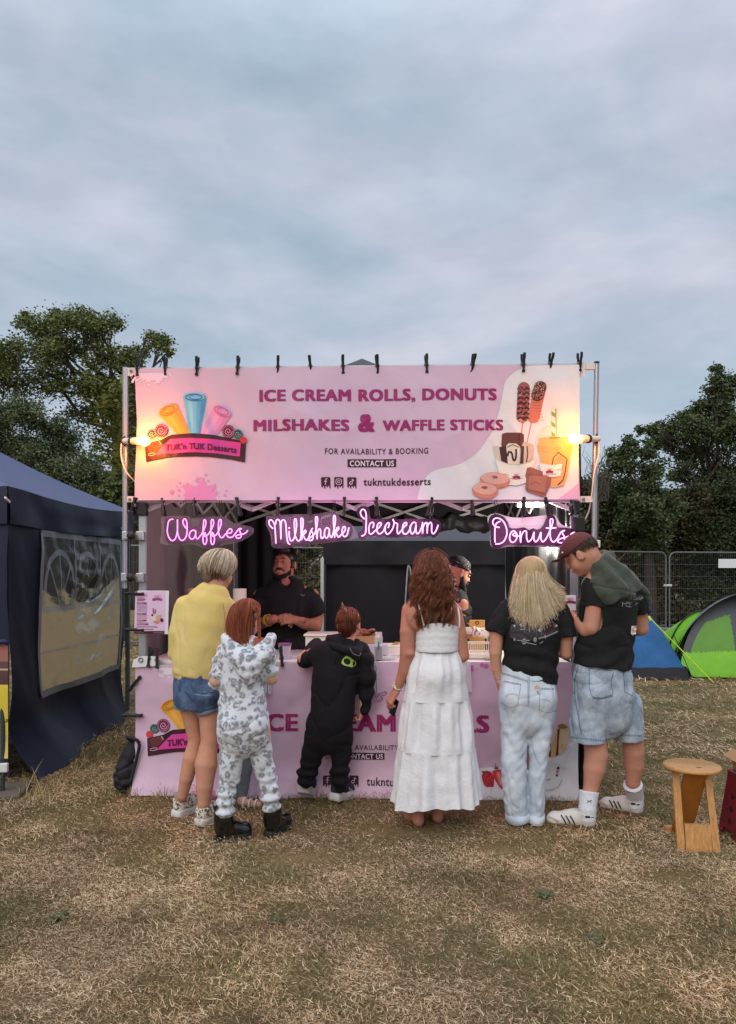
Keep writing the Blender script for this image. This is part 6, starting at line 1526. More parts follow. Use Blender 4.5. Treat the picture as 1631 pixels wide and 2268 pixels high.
for w_, dv in ((J(500, 1500, .26), (.3, 1, .2)), (J(575, 1490, .26), (-.4, 1, .2))):
 h = SDF(.004); hand(h, w_, hand_frame(dv, (0, 0, 1)), .75); hs.append(h)
B = person_body('girl with long red hair in a leopard print fleece onesie and black boots', Vector((J(543, 1268).x, Y, 0)), b, hs, SKB, 'customers at the stall')
FLE = leopard('leopard_fleece', 26, C(214, 216, 222), C(134, 136, 142), C(176, 174, 176))
on = SDF(.007)
on.loft(rows([(1424, 545, 34, .06), (1436, 544, 52, .085), (1460, 543, 56, .105), (1510, 539, 51, .115), (1550, 538, 52, .12), (1590, 540, 57, .13), (1625, 541, 57, .13)]), .03)
on.ell(J(517, 1608, -.06), (.075, .075, .085), None, .04); on.ell(J(566, 1608, -.06), (.075, .075, .085), None, .04)
on.chain(limb_([(512, 1620, 0, 29), (512, 1680, -.01, 26), (510, 1720, -.01, 25), (500, 1760, -.02, 22), (499, 1798, -.03, 20)]), .025)
on.chain(limb_([(572, 1620, .02, 28), (583, 1680, .03, 26), (593, 1725, .04, 23), (600, 1762, .05, 21), (602, 1785, .06, 19)]), .025)
on.chain(limb_([(499, 1446, .02, 22), (486, 1490, .0, 20), (481, 1510, .02, 19), (500, 1502, .22, 15)]), .03)
on.chain(limb_([(588, 1444, .02, 22), (595, 1486, .01, 19), (596, 1500, .04, 18), (576, 1492, .22, 14)]), .03)
on.cut(J(499, 1806), (0, 0, -1))
def scr(V):
 z = V[:, 2]; m_ = np.clip((.40 - z) / .14, 0, 1) * np.clip((z - .02) / .04, .4, 1)
 ph = fnoise(V, (6, 6, 3), 77, 2) * 2.6
 k_ = .008 * np.sin(z * 118 + ph) * m_
 arm = np.clip((np.abs(V[:, 0] - J(541, 0).x) - 47 * S) / .03, 0, 1) * (z > .75)
 return k_ + .006 * np.sin(z * 75 + ph) * arm
ones, Vo, Qo = garment('onesie', on, FLE, B, folds(.009, (8, 8, 6), 12, scr))
hd_ = SDF(.007)                                         # hood lying in folds on the back
for i, (y, hw, dyy, rr_) in enumerate(((1440, 50, -.10, 13), (1456, 44, -.125, 14), (1474, 36, -.14, 14), (1492, 26, -.135, 12), (1506, 14, -.125, 10))):
 pts = [(J(551 + hw * math.sin(a), y - 22 * abs(math.sin(a)) ** 1.6 + (8 if i else 14) * math.cos(a) - 6, dyy + .09 * (1 - math.cos(a)) * (1 if i < 2 else .5)), rr_ * S) for a in np.linspace(-1.5, 1.5, 11)]
 hd_.chain(pts, .014)
hd_.chain([(J(510 + 10 * i, 1428 + 7.0 * i if i < 5 else 1456 - 4 * (i - 5), -.06 - .012 * min(i, 9 - i)), 8 * S) for i in range(10)], .015)
garment('hood', hd_, FLE, ones, folds(.005, (10, 10, 14), 22), 3)
PAT = mat('black_patent', C(16, 16, 18), rough=.16, var=.1, spec=.7, bump=.25, bscale=22, coat=.4)
for sp in shB:
 o, v_, q_, T_ = shoe(B, sp[0], sp[1], 'boot', PAT, BSOLE, w=.088, st_=.036, ank=.085, shaft=.17, collar=.047, toe_h=.05)
 m = MB(); m.tube([T_(.0, 0, .19), T_(-.008, 0, .215), T_(.01, 0, .2)], .005, 6); m.build('pull_tab', BSOLE, o)
 m = MB()
 for i in range(5): m.tube([T_(.105 + .012 * i, -.024, .11 - .014 * i), T_(.115 + .012 * i, 0, .122 - .014 * i), T_(.105 + .012 * i, .024, .11 - .014 * i)], .003, 5)
 m.build('laces', BSOLE, o)
hb_ = SDF(.006); hb_.ell(hc + MB_ @ Vector((0, -.018, .03)), (.073, .092, .082), MB_, .02)
hb_.loft([(J(542, 1375, .02), .062, .05), (J(543, 1410, .0), .05, .035), (J(540, 1425, -.03), .03, .02)], .03)
RED = [C(96, 44, 28), C(140, 68, 42), C(176, 96, 60), C(120, 56, 36)]
p_, a_ = scalp_paths(hc + MB_ @ Vector((0, -.016, .026)), MB_, (.077, .096, .088), 1500, (-100, 62), (3, 25), (88, 100), 9, (.99, 1.05), .003, (.02, .0))
def endB(s): return np.stack([J(541, 0).x + (s[:, 0] - J(541, 0).x) * .72 + RNG.normal(0, .008, len(s)), s[:, 1] * .4 + (Y - .10) * .6, J(0, 1424).z + RNG.normal(0, .018, len(s)) - .02 * (RNG.random(len(s)) < .3)], 1)
p_ = add_fall(p_, endB, 9, 0, 9, .004)
ps, _ = scalp_paths(hc + MB_ @ Vector((0, -.016, .026)), MB_, (.077, .096, .088), 220, (55, 125), (3, 20), (84, 92), 9, (.99, 1.04), .003, (.02, .0))
br = J(573, 1355, -.03); ps[:, 4:] = ps[:, 4:] * (1 - np.linspace(0, 1, 5)[None, :, None]) + np.array(br)[None, None] * np.linspace(0, 1, 5)[None, :, None] + RNG.normal(0, .004, (220, 5, 3))
pts = []
for ph in (0, 2.1, 4.2):                                # plait beside the ear and loose end
 pts.append([J(572 + 2 * math.sin(t * 30 + ph) + 3 * t, 1348 + 66 * t, -.045 + .008 * math.cos(t * 30 + ph)) for t in np.linspace(0, 1, 30)])
brd = np.repeat(np.array([[tuple(q) for q in l] for l in pts]), 24, 0) + RNG.normal(0, .0022, (72, 1, 3))
tail = np.array([[tuple(J(575 + u * 5 - 9 * t * (u < 0) + 4 * math.sin(3 * t + u), 1412 + 44 * t * (1 - .2 * abs(u)), -.05 - .05 * t)) for t in np.linspace(0, 1, 10)] for u in RNG.normal(0, .8, 90)])
wisp = np.array([[tuple(J(512 - 9 * t * k_ + 4 * math.sin(4 * t), 1380 + 60 * t, .0 - .05 * t)) for t in np.linspace(0, 1, 10)] for k_ in RNG.random(14)])
hair_build(B, hb_, C(92, 42, 28), [(p_, .0014, RED), (ps, .002, RED + [C(170, 92, 60)]), (brd, .0026, RED[1:3]), (tail, .0016, RED[1:3]), (wisp, .0009, RED[1:3])])
# ---------------------------------------------------------------- child hidden behind the girl, one sandal showing
Y = 4.74; S = Y / W
b = SDF(.007); MK = rotm(10, -6); hc = J(530, 1458, .03); head(b, hc, MK, .78); b.cone(hc + MK @ Vector((0, -.02, -.04)), J(530, 1512), .034, .04, .03)
b.loft(rows([(1508, 530, 26, .05), (1530, 530, 34, .06), (1600, 530, 32, .065), (1640, 530, 33, .07)]), .02)
ll = [(514, 1636, 0, 18), (508, 1700, 0, 13), (500, 1775, .01, 9)]; rl = [(546, 1636, 0, 18), (542, 1700, .0, 13), (536, 1772, .0, 9)]
for q in (ll, rl, [(502, 1528, 0, 11), (496, 1580, 0, 9), (505, 1625, .08, 7)], [(558, 1528, 0, 11), (562, 1580, 0, 9), (552, 1625, .08, 7)]): b.chain(limb_(q), .02)
for gx_, sg_ in ((500, -.3), (536, .9)):
 g_ = G(gx_, 1789); dv = Vector((sg_, .8 if sg_ < 0 else -.25, 0)).normalized(); b.cone(g_ + Vector((0, 0, .045)), g_ + dv * .02 + Vector((0, 0, .036)), .026, .022, .02); b.cone(g_ + Vector((0, 0, .036)), g_ + dv * .12 + Vector((0, 0, .030)), .024, .021, .02)
hs = []
for w_ in (J(505, 1625, .08), J(552, 1625, .08)):
 h = SDF(.004); hand(h, w_, hand_frame((0, .6, -.8), (0, 1, .6)), .6); hs.append(h)
K = person_body('child hidden behind the girl in the onesie, only one foot in a white sandal showing', Vector((J(530, 1268).x, Y, 0)), b, hs, SKB, 'customers at the stall')
ts_ = SDF(.008); ts_.loft(rows([(1508, 530, 28, .055), (1530, 530, 38, .07), (1600, 530, 36, .075), (1645, 530, 37, .08)]), .02, flat=True); ts_.chain(limb_([(502, 1528, 0, 15), (498, 1560, 0, 14)]), .02); ts_.chain(limb_([(558, 1528, 0, 15), (562, 1560, 0, 14)]), .02)
garment('top', ts_, mat('teal_cotton', C(92, 128, 130), rough=.9, var=.1), K, folds(.004, 9, 5))
tr_ = SDF(.008); tr_.loft(rows([(1630, 530, 35, .075), (1660, 530, 36, .08)]), .02)
for q in (ll, rl): tr_.chain([(J(p[0], p[1] - (16 if i == 2 else 0), p[2]), p[3] * S + .014) for i, p in enumerate(q)], .02)
garment('trousers', tr_, mat('grey_trousers', C(110, 118, 122), rough=.9, var=.12), K, folds(.004, 9, 6))
hb_ = SDF(.007); hb_.ell(hc + MK @ Vector((0, -.018, .03)), (.068, .085, .076), MK, .02)
p_, a_ = scalp_paths(hc + MK @ Vector((0, -.014, .024)), MK, (.07, .088, .08), 300, (-110, 110), (3, 25), (95, 120), 8, (.99, 1.05), .004)
hair_build(K, hb_, C(92, 66, 44), [(p_, .0022, [C(92, 66, 44), C(140, 104, 70)])])
SAND = mat('white_leather', C(222, 216, 210), rough=.5, var=.05)
for gx_, sg_ in ((500, -.3), (536, .9)):
 g_ = G(gx_, 1789); dv = Vector((sg_, .8 if sg_ < 0 else -.25, 0)).normalized(); m = MB(); ang = math.atan2(dv.y, dv.x)
 m.box(g_ + dv * .05 + Vector((0, 0, .006)), (.19, .066, .012), ang, bev=.004); sa = m.build('sandal', GUM, K)
 m = MB()
 for t_, zz in ((.02, .062), (.06, .056), (.10, .052)):
  m.tube([g_ + dv * t_ + Vector((-dv.y, dv.x, 0)) * .032 * math.cos(a) * 1.0 + Vector((0, 0, .01 + zz * .9 * math.sin(a))) for a in np.linspace(0, PI, 9)], .007, 6)
 m.build('strap', SAND, sa, smooth=True)
# ---------------------------------------------------------------- boy in the black onesie
Y = 4.74; S = Y / W
MC = rotm(-14, -4); hc = J(773, 1384, .03)
SKC = skin('skin_boy', C(208, 152, 128))
b = SDF(.006); head(b, hc, MC, .86); b.cone(hc + MC @ Vector((0, -.02, -.05)), J(768, 1428, .02), .044, .05, .02)
b.loft(rows([(1424, 762, 26, .05), (1445, 757, 44, .075), (1500, 745, 38, .08), (1570, 737, 40, .085), (1620, 732, 42, .09)]), .02)
ll = [(706, 1630, 0, 20), (690, 1690, 0, 14), (677, 1738, .02, 10)]; rl = [(754, 1630, 0, 20), (754, 1690, .02, 14), (754, 1738, .03, 10)]
shC = [SH((674, 1776), (.30, .95, 0), .052, .19, 24), SH((746, 1779), (.5, .86, 0), .052, .19, 9)]
la = [(712, 1440, .03, 15), (670, 1458, .10, 12), (700, 1428, .34, 10)]; ra = [(800, 1440, .02, 15), (812, 1510, .02, 12), (803, 1575, .03, 9)]
b.chain(limb_(ll) + ankle(shC[0], [(.11, .026), (.08, .026)]), .02); b.chain(limb_(rl) + ankle(shC[1], [(.11, .026), (.08, .026)]), .02)
for q in (la, ra): b.chain(limb_(q), .02)
hs = []
h = SDF(.004); hand(h, J(803, 1574, .03), mirror_frame(hand_frame((-.28, .15, -1), (.75, -.2, .0))), .72, (55, 60, 65, 70), 3); hs.append(h)
h = SDF(.004); hand(h, J(700, 1428, .34), hand_frame((.4, 1, 0), (0, 0, 1)), .72); hs.append(h)
Cb = person_body('boy with short red hair in a black onesie with a lime emblem on its back', Vector((J(735, 1268).x, Y, 0)), b, hs, SKC, 'customers at the stall')
BON = mat('black_fleece', C(12, 10, 15), rough=.9, var=.25, vscale=6, bump=.3, bscale=60)
on = SDF(.007)
on.loft(rows([(1424, 766, 20, .055), (1433, 758, 44, .08), (1450, 752, 58, .10), (1500, 744, 52, .11), (1563, 738, 51, .12), (1605, 730, 53, .125), (1630, 728, 51, .12)]), .03)
on.chain(limb_([(708, 1628, 0, 29), (694, 1665, 0, 25), (686, 1700, .01, 21), (677, 1716, .02, 21), (677, 1733, .02, 17)]), .025)
on.chain(limb_([(752, 1628, 0, 28), (755, 1665, .01, 23), (753, 1700, .02, 20), (754, 1720, .03, 20.5), (755, 1738, .04, 17)]), .025)
on.chain(limb_([(714, 1446, .02, 25), (684, 1458, .08, 20), (676, 1462, .12, 19), (690, 1438, .24, 17), (702, 1424, .36, 15)]), .03)
on.chain(limb_([(800, 1446, .01, 24), (810, 1480, .0, 21), (812, 1510, .01, 19), (811, 1545, .02, 17), (809, 1578, .02, 13)]), .03)
def scr2(V):
 z = V[:, 2]; m_ = np.clip((.34 - z) / .12, 0, 1); ph = fnoise(V, (6, 6, 3), 71, 2) * 2.4
 arm = np.clip((V[:, 0] - J(790, 0).x) / .02, 0, 1) * (z > .5)
 return .008 * np.sin(z * 95 + ph) * m_ + .006 * np.sin(z * 62 + ph) * arm
ones, Vo, Qo = garment('onesie', on, BON, Cb, folds(.008, (8, 8, 5), 32, scr2))
hd_ = SDF(.006); hd_.chain([(J(736 + 3 * i, 1428 + 2.2 * i - .1 * i * i, -.06 - .02 * math.sin(i / 4)), 7 * S) for i in range(7)], .02); hd_.chain(limb_([(752, 1434, -.08, 8), (772, 1442, -.09, 10), (788, 1446, -.08, 11), (796, 1436, -.03, 11), (790, 1422, .0, 9)]), .02); hd_.chain(limb_([(776, 1438, -.09, 9), (790, 1458, -.09, 7)]), .02)
garment('hood', hd_, BON, ones, folds(.003, (10, 10, 14), 22), 2)
m = MB(); m.tube(smooth_path([J(775, 1434, -.155), J(782, 1447, -.155), J(796, 1452, -.14), J(800, 1446, -.12)], 5), .002, 5); m.build('piping', mat('grey_piping', C(120, 112, 122), rough=.7), ones)
dc = Decal(Vo, Qo, .0012); lime = C(166, 196, 92)
TA = mapper(626.3, 1291.8, .2302)
al = smooth_path([(566, 766), (580, 730), (610, 700), (630, 695), (652, 715), (690, 705), (706, 755), (700, 790), (668, 806), (640, 802), (590, 788)], 4, True)
dc.poly([TA(*p) for p in al], lime, 1)
dc.poly([TA(620 + 33 * math.cos(a) - 4 * math.sin(a), 752 + 30 * math.sin(a) + 10 * math.cos(a)) for a in np.linspace(0, 2 * PI, 18, endpoint=False)], C(14, 12, 16), 2)
dc.poly([TA(686 + 12 * math.cos(a) - 4 * math.sin(a), 772 + 26 * math.sin(a)) for a in np.linspace(0, 2 * PI, 14, endpoint=False)], C(14, 12, 16), 2)
dc.poly([TA(*p) for p in [(655, 715), (672, 690), (722, 700), (700, 740), (670, 770)]], lime, 1); dc.poly([TA(*p) for p in [(690, 660), (742, 672), (730, 698), (684, 690)]], lime, 1)
for p0, p1 in (((672, 700), (668, 735)), ((690, 702), (684, 742)), ((705, 668), (700, 690)), ((722, 672), (716, 694))): dc.line([TA(*p0), TA(*p1)], .9, C(40, 60, 24), 2)
dc.build('emblem', INK, ones)
NAVS = mat('navy_knit', C(44, 52, 74), rough=.8, var=.15, vscale=30, bump=.4, bscale=90)
for sp in shC:
 o, v_, q_, T_ = shoe(Cb, sp[0], sp[1], 'trainer', NAVS, WSOLE, w=.104, st_=.05, ank=.09, collar=.046, pitch=sp[2])
 d2 = Decal(v_, q_, .001); c0 = T_(.11, -.04, .06); px0 = c0.x / c0.y * W + CX; py0 = HY - (c0.z - 1.5) / c0.y * W
 for i in range(3): d2.line([(px0 + 4 + 5 * i, py0 - 7 + 3 * i), (px0 + 9 + 5 * i, py0 + 5 + 2 * i)], 2.2, C(190, 190, 196), 1)
 d2.build('stripes', INK, o)
hb_ = SDF(.006); hb_.ell(hc + MC @ Vector((0, -.014, .030)), (.066, .091, .08), MC, .02); hb_.cone(hc + MC @ Vector((0, -.06, 0)), hc + MC @ Vector((0, -.05, -.05)), .042, .036, .03)
RB = [C(70, 30, 18), C(110, 50, 28), C(150, 80, 44), C(88, 40, 24)]
p_, a_ = scalp_paths(hc + MC @ Vector((0, -.014, .026)), MC, (.070, .096, .086), 1600, (-180, 180), (4, 75), (40, 108), 7, (.99, 1.06), .005)
p2, a2 = scalp_paths(hc + MC @ Vector((0, -.02, -.005)), MC, (.062, .088, .09), 420, (-75, 75), (70, 95), (100, 128), 6, (.97, 1.03), .003)
cw = np.array([[tuple(J(762 - 3 * u + 2.2 * t * u - 4 * t * t, 1356 - 25 * t * (1 - .25 * abs(u) / 2), -.03 + .02 * u)) for t in np.linspace(0, 1, 7)] for u in RNG.normal(0, 1.3, 40)])
hair_build(Cb, hb_, C(74, 32, 20), [(p_, .0015, RB), (p2, .002, RB[:2]), (cw, .0016, [C(120, 70, 40), C(180, 120, 70)])])
# ---------------------------------------------------------------- woman in the long white dress
Y = 4.36; S = Y / W
SKD = skin('skin_tanned', C(186, 128, 106))
MD = rotm(-6, 0); hc = J(956, 1272, .05)
b = SDF(.006); head(b, hc, MD, .93); b.cone(hc + MD @ Vector((0, -.02, -.05)), J(957, 1335, .02), .05, .056, .03)
b.loft(rows([(1322, 957, 30, .06), (1338, 957, 52, .075), (1352, 957, 58, .085), (1380, 962, 46, .085), (1410, 967, 42, .082), (1443, 968, 41, .08), (1500, 965, 50, .10), (1545, 965, 54, .11), (1580, 965, 50, .10)]), .025)
b.ell(J(925, 1368, -.055), (.06, .03, .075), None, .03); b.ell(J(985, 1370, -.055), (.06, .03, .075), None, .03)
fD = [(G(930, 1832), Vector((-.45, .9, 0))), (G(970, 1824), Vector((.05, 1, 0)))]
for sgn, (g_, dv) in zip((-1, 1), fD):
 kx = 965 + sgn * 24
 b.chain([(J(965 + sgn * 26, 1560), 28 * S), (J(kx, 1660, .0), 18 * S), (J(kx, 1700, -.0), 19 * S), (g_ + dv * .03 + Vector((0, 0, .13)), .036), (g_ + dv * .03 + Vector((0, 0, .075)), .036)], .02)
 dv.normalize(); b.ell(g_ + dv * .012 + Vector((0, 0, .034)), (.031, .036, .034), None, .02); b.cone(g_ + dv * .02 + Vector((0, 0, .045)), g_ + dv * .14 + Vector((0, 0, .030)), .032, .028, .02); b.cone(g_ + dv * .13 + Vector((.01, 0, .02)), g_ + dv * .18 + Vector((.01, 0, .016)), .03, .018, .015)
la = [(909, 1352, .02, 19), (903, 1400, -.01, 17), (903, 1446, -.01, 16.5), (896, 1485, .01, 13.5), (878, 1530, .04, 8.6)]
ra = [(1006, 1356, .02, 18), (1018, 1405, .0, 16), (1025, 1452, .0, 14.5), (1010, 1455, .22, 11)]
for q in (la, ra): b.chain(limb_(q), .02)
b.ell(J(910, 1448, -.045), (.02, .02, .014), None, .02)
hs = []
h = SDF(.0035); wr = J(878, 1530, .04); hand(h, wr, hand_frame((-.50, .12, -.86), (-.70, -.45, .35)), .93, (42, 30, 45, 58), 7, (.9, .9)); hs.append(h)
h = SDF(.004); hand(h, J(1010, 1455, .22), hand_frame((-.4, 1, 0), (0, 0, 1)), .9); hs.append(h)
D = person_body('barefoot woman with long curly brown hair in a tiered white maxi dress', Vector((J(962, 1268).x, Y, 0)), b, hs, SKD, 'customers at the stall')
# dress: bodice and three gathered tiers
LIN = mat('white_linen', C(228, 226, 228), rough=.85, var=.05, vscale=5, bump=.35, bscale=70)
tiers = [  # (top y, bottom y, [centre, half width] at top and bottom, folds, amplitude at top and bottom)
 (1388, 1445, (969, 48.5), (967, 47.5), 0, 0, 0), (1443, 1559, (967, 49), (966, 72), 30, .004, .017), (1557, 1675, (966, 72), (968, 85), 34, .010, .030), (1673, 1800, (968, 85), (971, 97), 30, .012, .036)]
V_, Q_ = [], []; nA = 168; n0 = 0
for ti, (y0, y1, c0, c1, nf, a0, a1) in enumerate(tiers):
 nr = 22 if ti else 16; ph = RNG.random(6) * 6.28
 th = np.linspace(0, 2 * PI, nA, endpoint=False)
 for i in range(nr + 1):
  t = i / nr; y = y0 + (y1 - y0) * t; cx_ = c0[0] + (c1[0] - c0[0]) * t; hw = (c0[1] + (c1[1] - c0[1]) * t ** (.85 if ti == 1 else 1)) * S
  if ti == 1: hw += 4 * S * math.sin(PI * min(1, t * 1.5))
  hd = hw * .66 + .02 if ti else .112
  f = np.zeros(nA)
  if ti:
   am = a0 + (a1 - a0) * (t if ti == 3 else math.sin(PI * min(1, t * 1.02)) * .8)
   f = am * (.5 * np.sin(th * 9 + ph[0] + .6 * np.sin(th * 2 + ph[1])) + .34 * np.sin(th * 17 + ph[2] + 1.1 * t) + .2 * np.sin(th * 5 + ph[3]))
   gat = .0035 * math.exp(-t * 9) * np.sin(th * 62 + 3 * np.sin(th * 7 + ph[4]))
   f = f + gat
  else: f = .0012 * np.sin(t * 75 + .5 * np.sin(th * 12)) + .0016 * np.sin(th * 84 + 3 * np.sin(t * 21))
  x = J(cx_, 0).x + (hw + f) * np.cos(th); yv = Y + (.015 if ti else -.004) + (hd + f) * np.sin(th); z = np.full(nA, 1.5 - (y - HY) / W * (Y - (hd if ti else .1)))
  if ti == 0: z = z - .012 * np.cos(2 * th) * (1 - t) - .01 * np.sin(th) * (1 - t)
  if ti == 1:
   bt = np.exp(-((np.mod(th + PI / 2 + PI, 2 * PI) - PI) ** 2) / .35); yv = yv - .035 * bt * math.exp(-((y - 1500) / 34) ** 2)
  if ti == 3:
   lift = np.cos(th); z = z + t * (.020 * lift + .012 * np.sin(th * 3 + .4) + .006 * np.sin(th * 9)); x = x + t * .012 * np.sin(th * 3)
  V_.append(np.stack([x, yv, z], 1))
 k_ = np.arange(nA); k2 = (k_ + 1) % nA
 for i in range(nr): Q_.append(np.stack([n0 + i * nA + k_, n0 + i * nA + k2, n0 + (i + 1) * nA + k2, n0 + (i + 1) * nA + k_], 1))
 n0 += (nr + 1) * nA
V_ = np.concatenate(V_); Q_ = np.concatenate(Q_); V_ = V_ + .004 * np.stack([fnoise(V_, 14, 51, 2), fnoise(V_, 14, 52, 2), np.zeros(len(V_))], 1) * (V_[:, 2:3] < J(0, 1450).z)
V_[:, 2] = np.maximum(V_[:, 2], .03)
dress = np_mesh('dress', V_, Q_, LIN, D)
m = MB()
for pts in ([(893 + 29, 1334, .03), (926, 1336, -.075), (933, 1360, -.10), (940, 1386, -.105)], [(1012, 1341, .02), (1015, 1350, -.06), (1018, 1366, -.085), (1018, 1390, -.075)]): m.tube(smooth_path([J(*p) for p in pts], 6), .0055, 6)
m.build('strap', LIN, dress, smooth=True)
m = MB()                                                # bracelets, ring and the phone in her hand
for k_, (o_, r_, t_) in enumerate(((.0, .030, .004), (.012, .031, .0045), (.022, .032, .004))):
 dv = Vector((-.34, .0, -.94)); c_ = wr + Vector((.012, 0, .036)) - Vector((-.34, 0, -.94)) * (-o_); M_ = hand_frame(dv, (0, -1, 0))
 m.tube([c_ + M_ @ Vector((r_ * math.cos(a), .003 * math.sin(5 * a), r_ * .85 * math.sin(a))) for a in np.linspace(0, 2 * PI, 26, endpoint=False)], t_, 6, closed=True)
c_ = J(896, 1552, -.005)
m.tube([c_ + Vector((.014 * math.cos(a), 0, .009 * math.sin(a))) for a in np.linspace(0, 2 * PI, 12, endpoint=False)], .002, 5, closed=True); m.tube([J(890, 1540, .0), c_ + Vector((0, 0, .01))], .0012, 4)
m.build('bracelets', mat('silver_beads', C(222, 216, 208), rough=.3, metal=.3, var=.3, vscale=120), D, smooth=True)
ph_ = thing('mobile_phone', 'black mobile phone held low in the hand of the woman in white', 'phone', J(872, 1570, .05))
m = MB(); Mh = hand_frame((-.28, .12, -.95), (-.8, -.5, .2)); m.box(J(873, 1566, .055), (.06, .10, .009), Mh, bev=.003); m.build('case', BLK, ph_)
m = MB(); m.box(J(873, 1566, .055) + Mh @ Vector((0, 0, .0052)), (.054, .092, .001), Mh); m.build('screen', mat('screen_glass', C(12, 12, 16), rough=.1, var=0, spec=.8), ph_)
hb_ = SDF(.007); hb_.ell(hc + MD @ Vector((0, -.02, .03)), (.082, .102, .09), MD, .02)
hb_.loft([(J(957, 1265, .02), .085, .08), (J(957, 1300, .0), .10, .075), (J(958, 1335, -.035), .10, .055), (J(962, 1370, -.065), .075, .035), (J(964, 1400, -.09), .035, .02)], .03)
BR = [C(58, 30, 24), C(104, 54, 38), C(152, 88, 58), C(88, 44, 34), C(190, 126, 84)]
def endD(lo, hi, wsp, yb):
 def f(s):
  n = len(s); u = np.clip((s[:, 0] - J(957, 0).x) / .09, -1.2, 1.2)
  zpx = lo + (hi - lo) * RNG.random(n) ** 1.3; nar = 1 - .55 * np.clip((zpx - 1350) / 80, 0, 1)
  return np.stack([J(960, 0).x + u * wsp * nar + RNG.normal(0, .018, n), Y + yb - .03 * (1 - u * u) + RNG.normal(0, .014, n), J(0, 0).z * 0 + 1.5 - (zpx - HY) * S], 1)
 return f
gs = []
for (n_, lf, lo, hi, wsp, yb) in ((900, (.96, 1.04), 1320, 1400, .095, -.075), (1000, (1.02, 1.14), 1325, 1425, .105, -.10), (520, (1.10, 1.22), 1300, 1375, .12, -.085)):
 p_, a_ = scalp_paths(hc + MD @ Vector((0, -.018, .026)), MD, (.084, .104, .092), n_, (-125, 125), (2, 30), (78, 100), 10, lf, .006, (0, .02))
 p_ = p_ + (.005 * np.sin(np.linspace(0, 14, 10))[None, :, None] * RNG.normal(0, 1, (n_, 1, 3)))
 gs.append((add_fall(p_, endD(lo, hi, wsp, yb), 26, .012, 11, .002, 46), .0013, BR))
p_, a_ = scalp_paths(hc + MD @ Vector((0, -.018, .026)), MD, (.09, .11, .10), 120, (-130, 130), (5, 60), (60, 100), 10, (1.1, 1.35), .012)
gs.append((p_, .0007, BR))
hair_build(D, hb_, C(52, 28, 24), gs)
# ---------------------------------------------------------------- blonde woman in jeans
Y = 4.40; S = Y / W
SKE = skin('skin_light', C(208, 154, 128))
ME = rotm(-8, 2); hc = J(1176, 1278, .05)
b = SDF(.006); head(b, hc, ME, .93); b.cone(hc + ME @ Vector((0, -.02, -.05)), J(1180, 1340, .02), .048, .055, .03)
b.loft(rows([(1326, 1182, 28, .06), (1344, 1182, 54, .08), (1400, 1178, 50, .09), (1450, 1176, 46, .09), (1500, 1172, 50, .10), (1545, 1170, 52, .11), (1580, 1170, 50, .10)]), .025)
shE = [SH((1151, 1823), (-.12, 1, 0), .05, .19), SH((1180, 1825), (.1, 1, 0), .05, .19)]
b.chain(limb_([(1142, 1570, 0, 26), (1140, 1680, 0, 18), (1148, 1760, 0, 12)]) + ankle(shE[0], [(.10, .034), (.06, .034)]), .02); b.chain(limb_([(1197, 1570, 0, 26), (1188, 1680, 0, 18), (1182, 1760, 0, 12)]) + ankle(shE[1], [(.10, .034), (.06, .034)]), .02)
la = [(1118, 1352, .02, 18), (1100, 1405, .0, 15.5), (1098, 1445, .0, 14), (1099, 1480, .02, 11), (1105, 1504, .03, 8.5)]
ra = [(1244, 1352, .02, 18), (1254, 1405, .0, 15.5), (1254, 1446, .03, 14.5), (1240, 1440, .26, 10)]
for q in (la, ra): b.chain(limb_(q), .02)
hs = []
h = SDF(.004); hand(h, J(1105, 1504, .03), hand_frame((.25, .25, -1), (-.8, -.2, -.1)), .9, (20, 20, 22, 25), 3); hs.append(h)
h = SDF(.004); hand(h, J(1240, 1440, .26), hand_frame((-.5, 1, .1), (0, 0, 1)), .9); hs.append(h)
E = person_body('woman with long straight blonde hair in a black t-shirt and loose pale jeans', Vector((J(1172, 1268).x, Y, 0)), b, hs, SKE, 'customers at the stall')
jn = SDF(.007)
jn.loft(rows([(1476, 1172, 57, .115), (1510, 1170, 61, .13), (1545, 1169.5, 64, .14), (1585, 1168, 62, .13)]), .03)
jn.ell(J(1141, 1545, -.07), (.078, .075, .085), None, .04); jn.ell(J(1198, 1547, -.07), (.078, .075, .085), None, .04)
jn.loft([(J(1140, 1575), 30 * S, .115), (J(1140, 1640), 28.5 * S, .10), (J(1138.5, 1710), 27.5 * S, .092), (J(1142.5, 1770, .01), 26 * S, .085), (J(1146, 1812, .02), 24 * S, .08)], .008, flat=True)
jn.loft([(J(1199, 1575), 30 * S, .115), (J(1195, 1640), 25 * S, .10), (J(1190, 1710), 21.5 * S, .09), (J(1187.5, 1770, .01), 20.5 * S, .082), (J(1187, 1814, .02), 17.5 * S, .075)], .008, flat=True)
jn.cone(J(1169.5, 1592, -.145), J(1169, 1810, -.10), .016, .012, .012, 'sub'); jn.cone(J(1169.5, 1515, -.165), J(1169, 1590, -.16), .004, .010, .016, 'sub')
def jf(V):
 z = V[:, 2]; m_ = np.clip((.95 - z) / .4, .12, 1); ph = fnoise(V, (5, 5, 3), 171, 2) * 3
 return (.0022 * np.sin(z * 40 + V[:, 0] * 44 + ph * 1.8) + .0014 * np.sin(z * 88 - V[:, 0] * 75 + ph * 2.4)) * m_ * np.clip((.85 - z) / .3, .1, 1)
JNM = _denim2('pale_denim', C(188, 199, 213), C(208, 214, 222), 7, .35)
jean, Vj, Qj = garment('jeans', jn, JNM, E, folds(.006, (11, 11, 4), 52, jf))
m = MB()
ring_band(m, J(1147, 1806, .02), 25.5 * S, .084, -.028, .022, tilt=(.10, .04), t=.006, lump=.002); ring_band(m, J(1185, 1808, .02), 19.5 * S, .079, -.028, .022, tilt=(-.05, .04), t=.006, lump=.002)
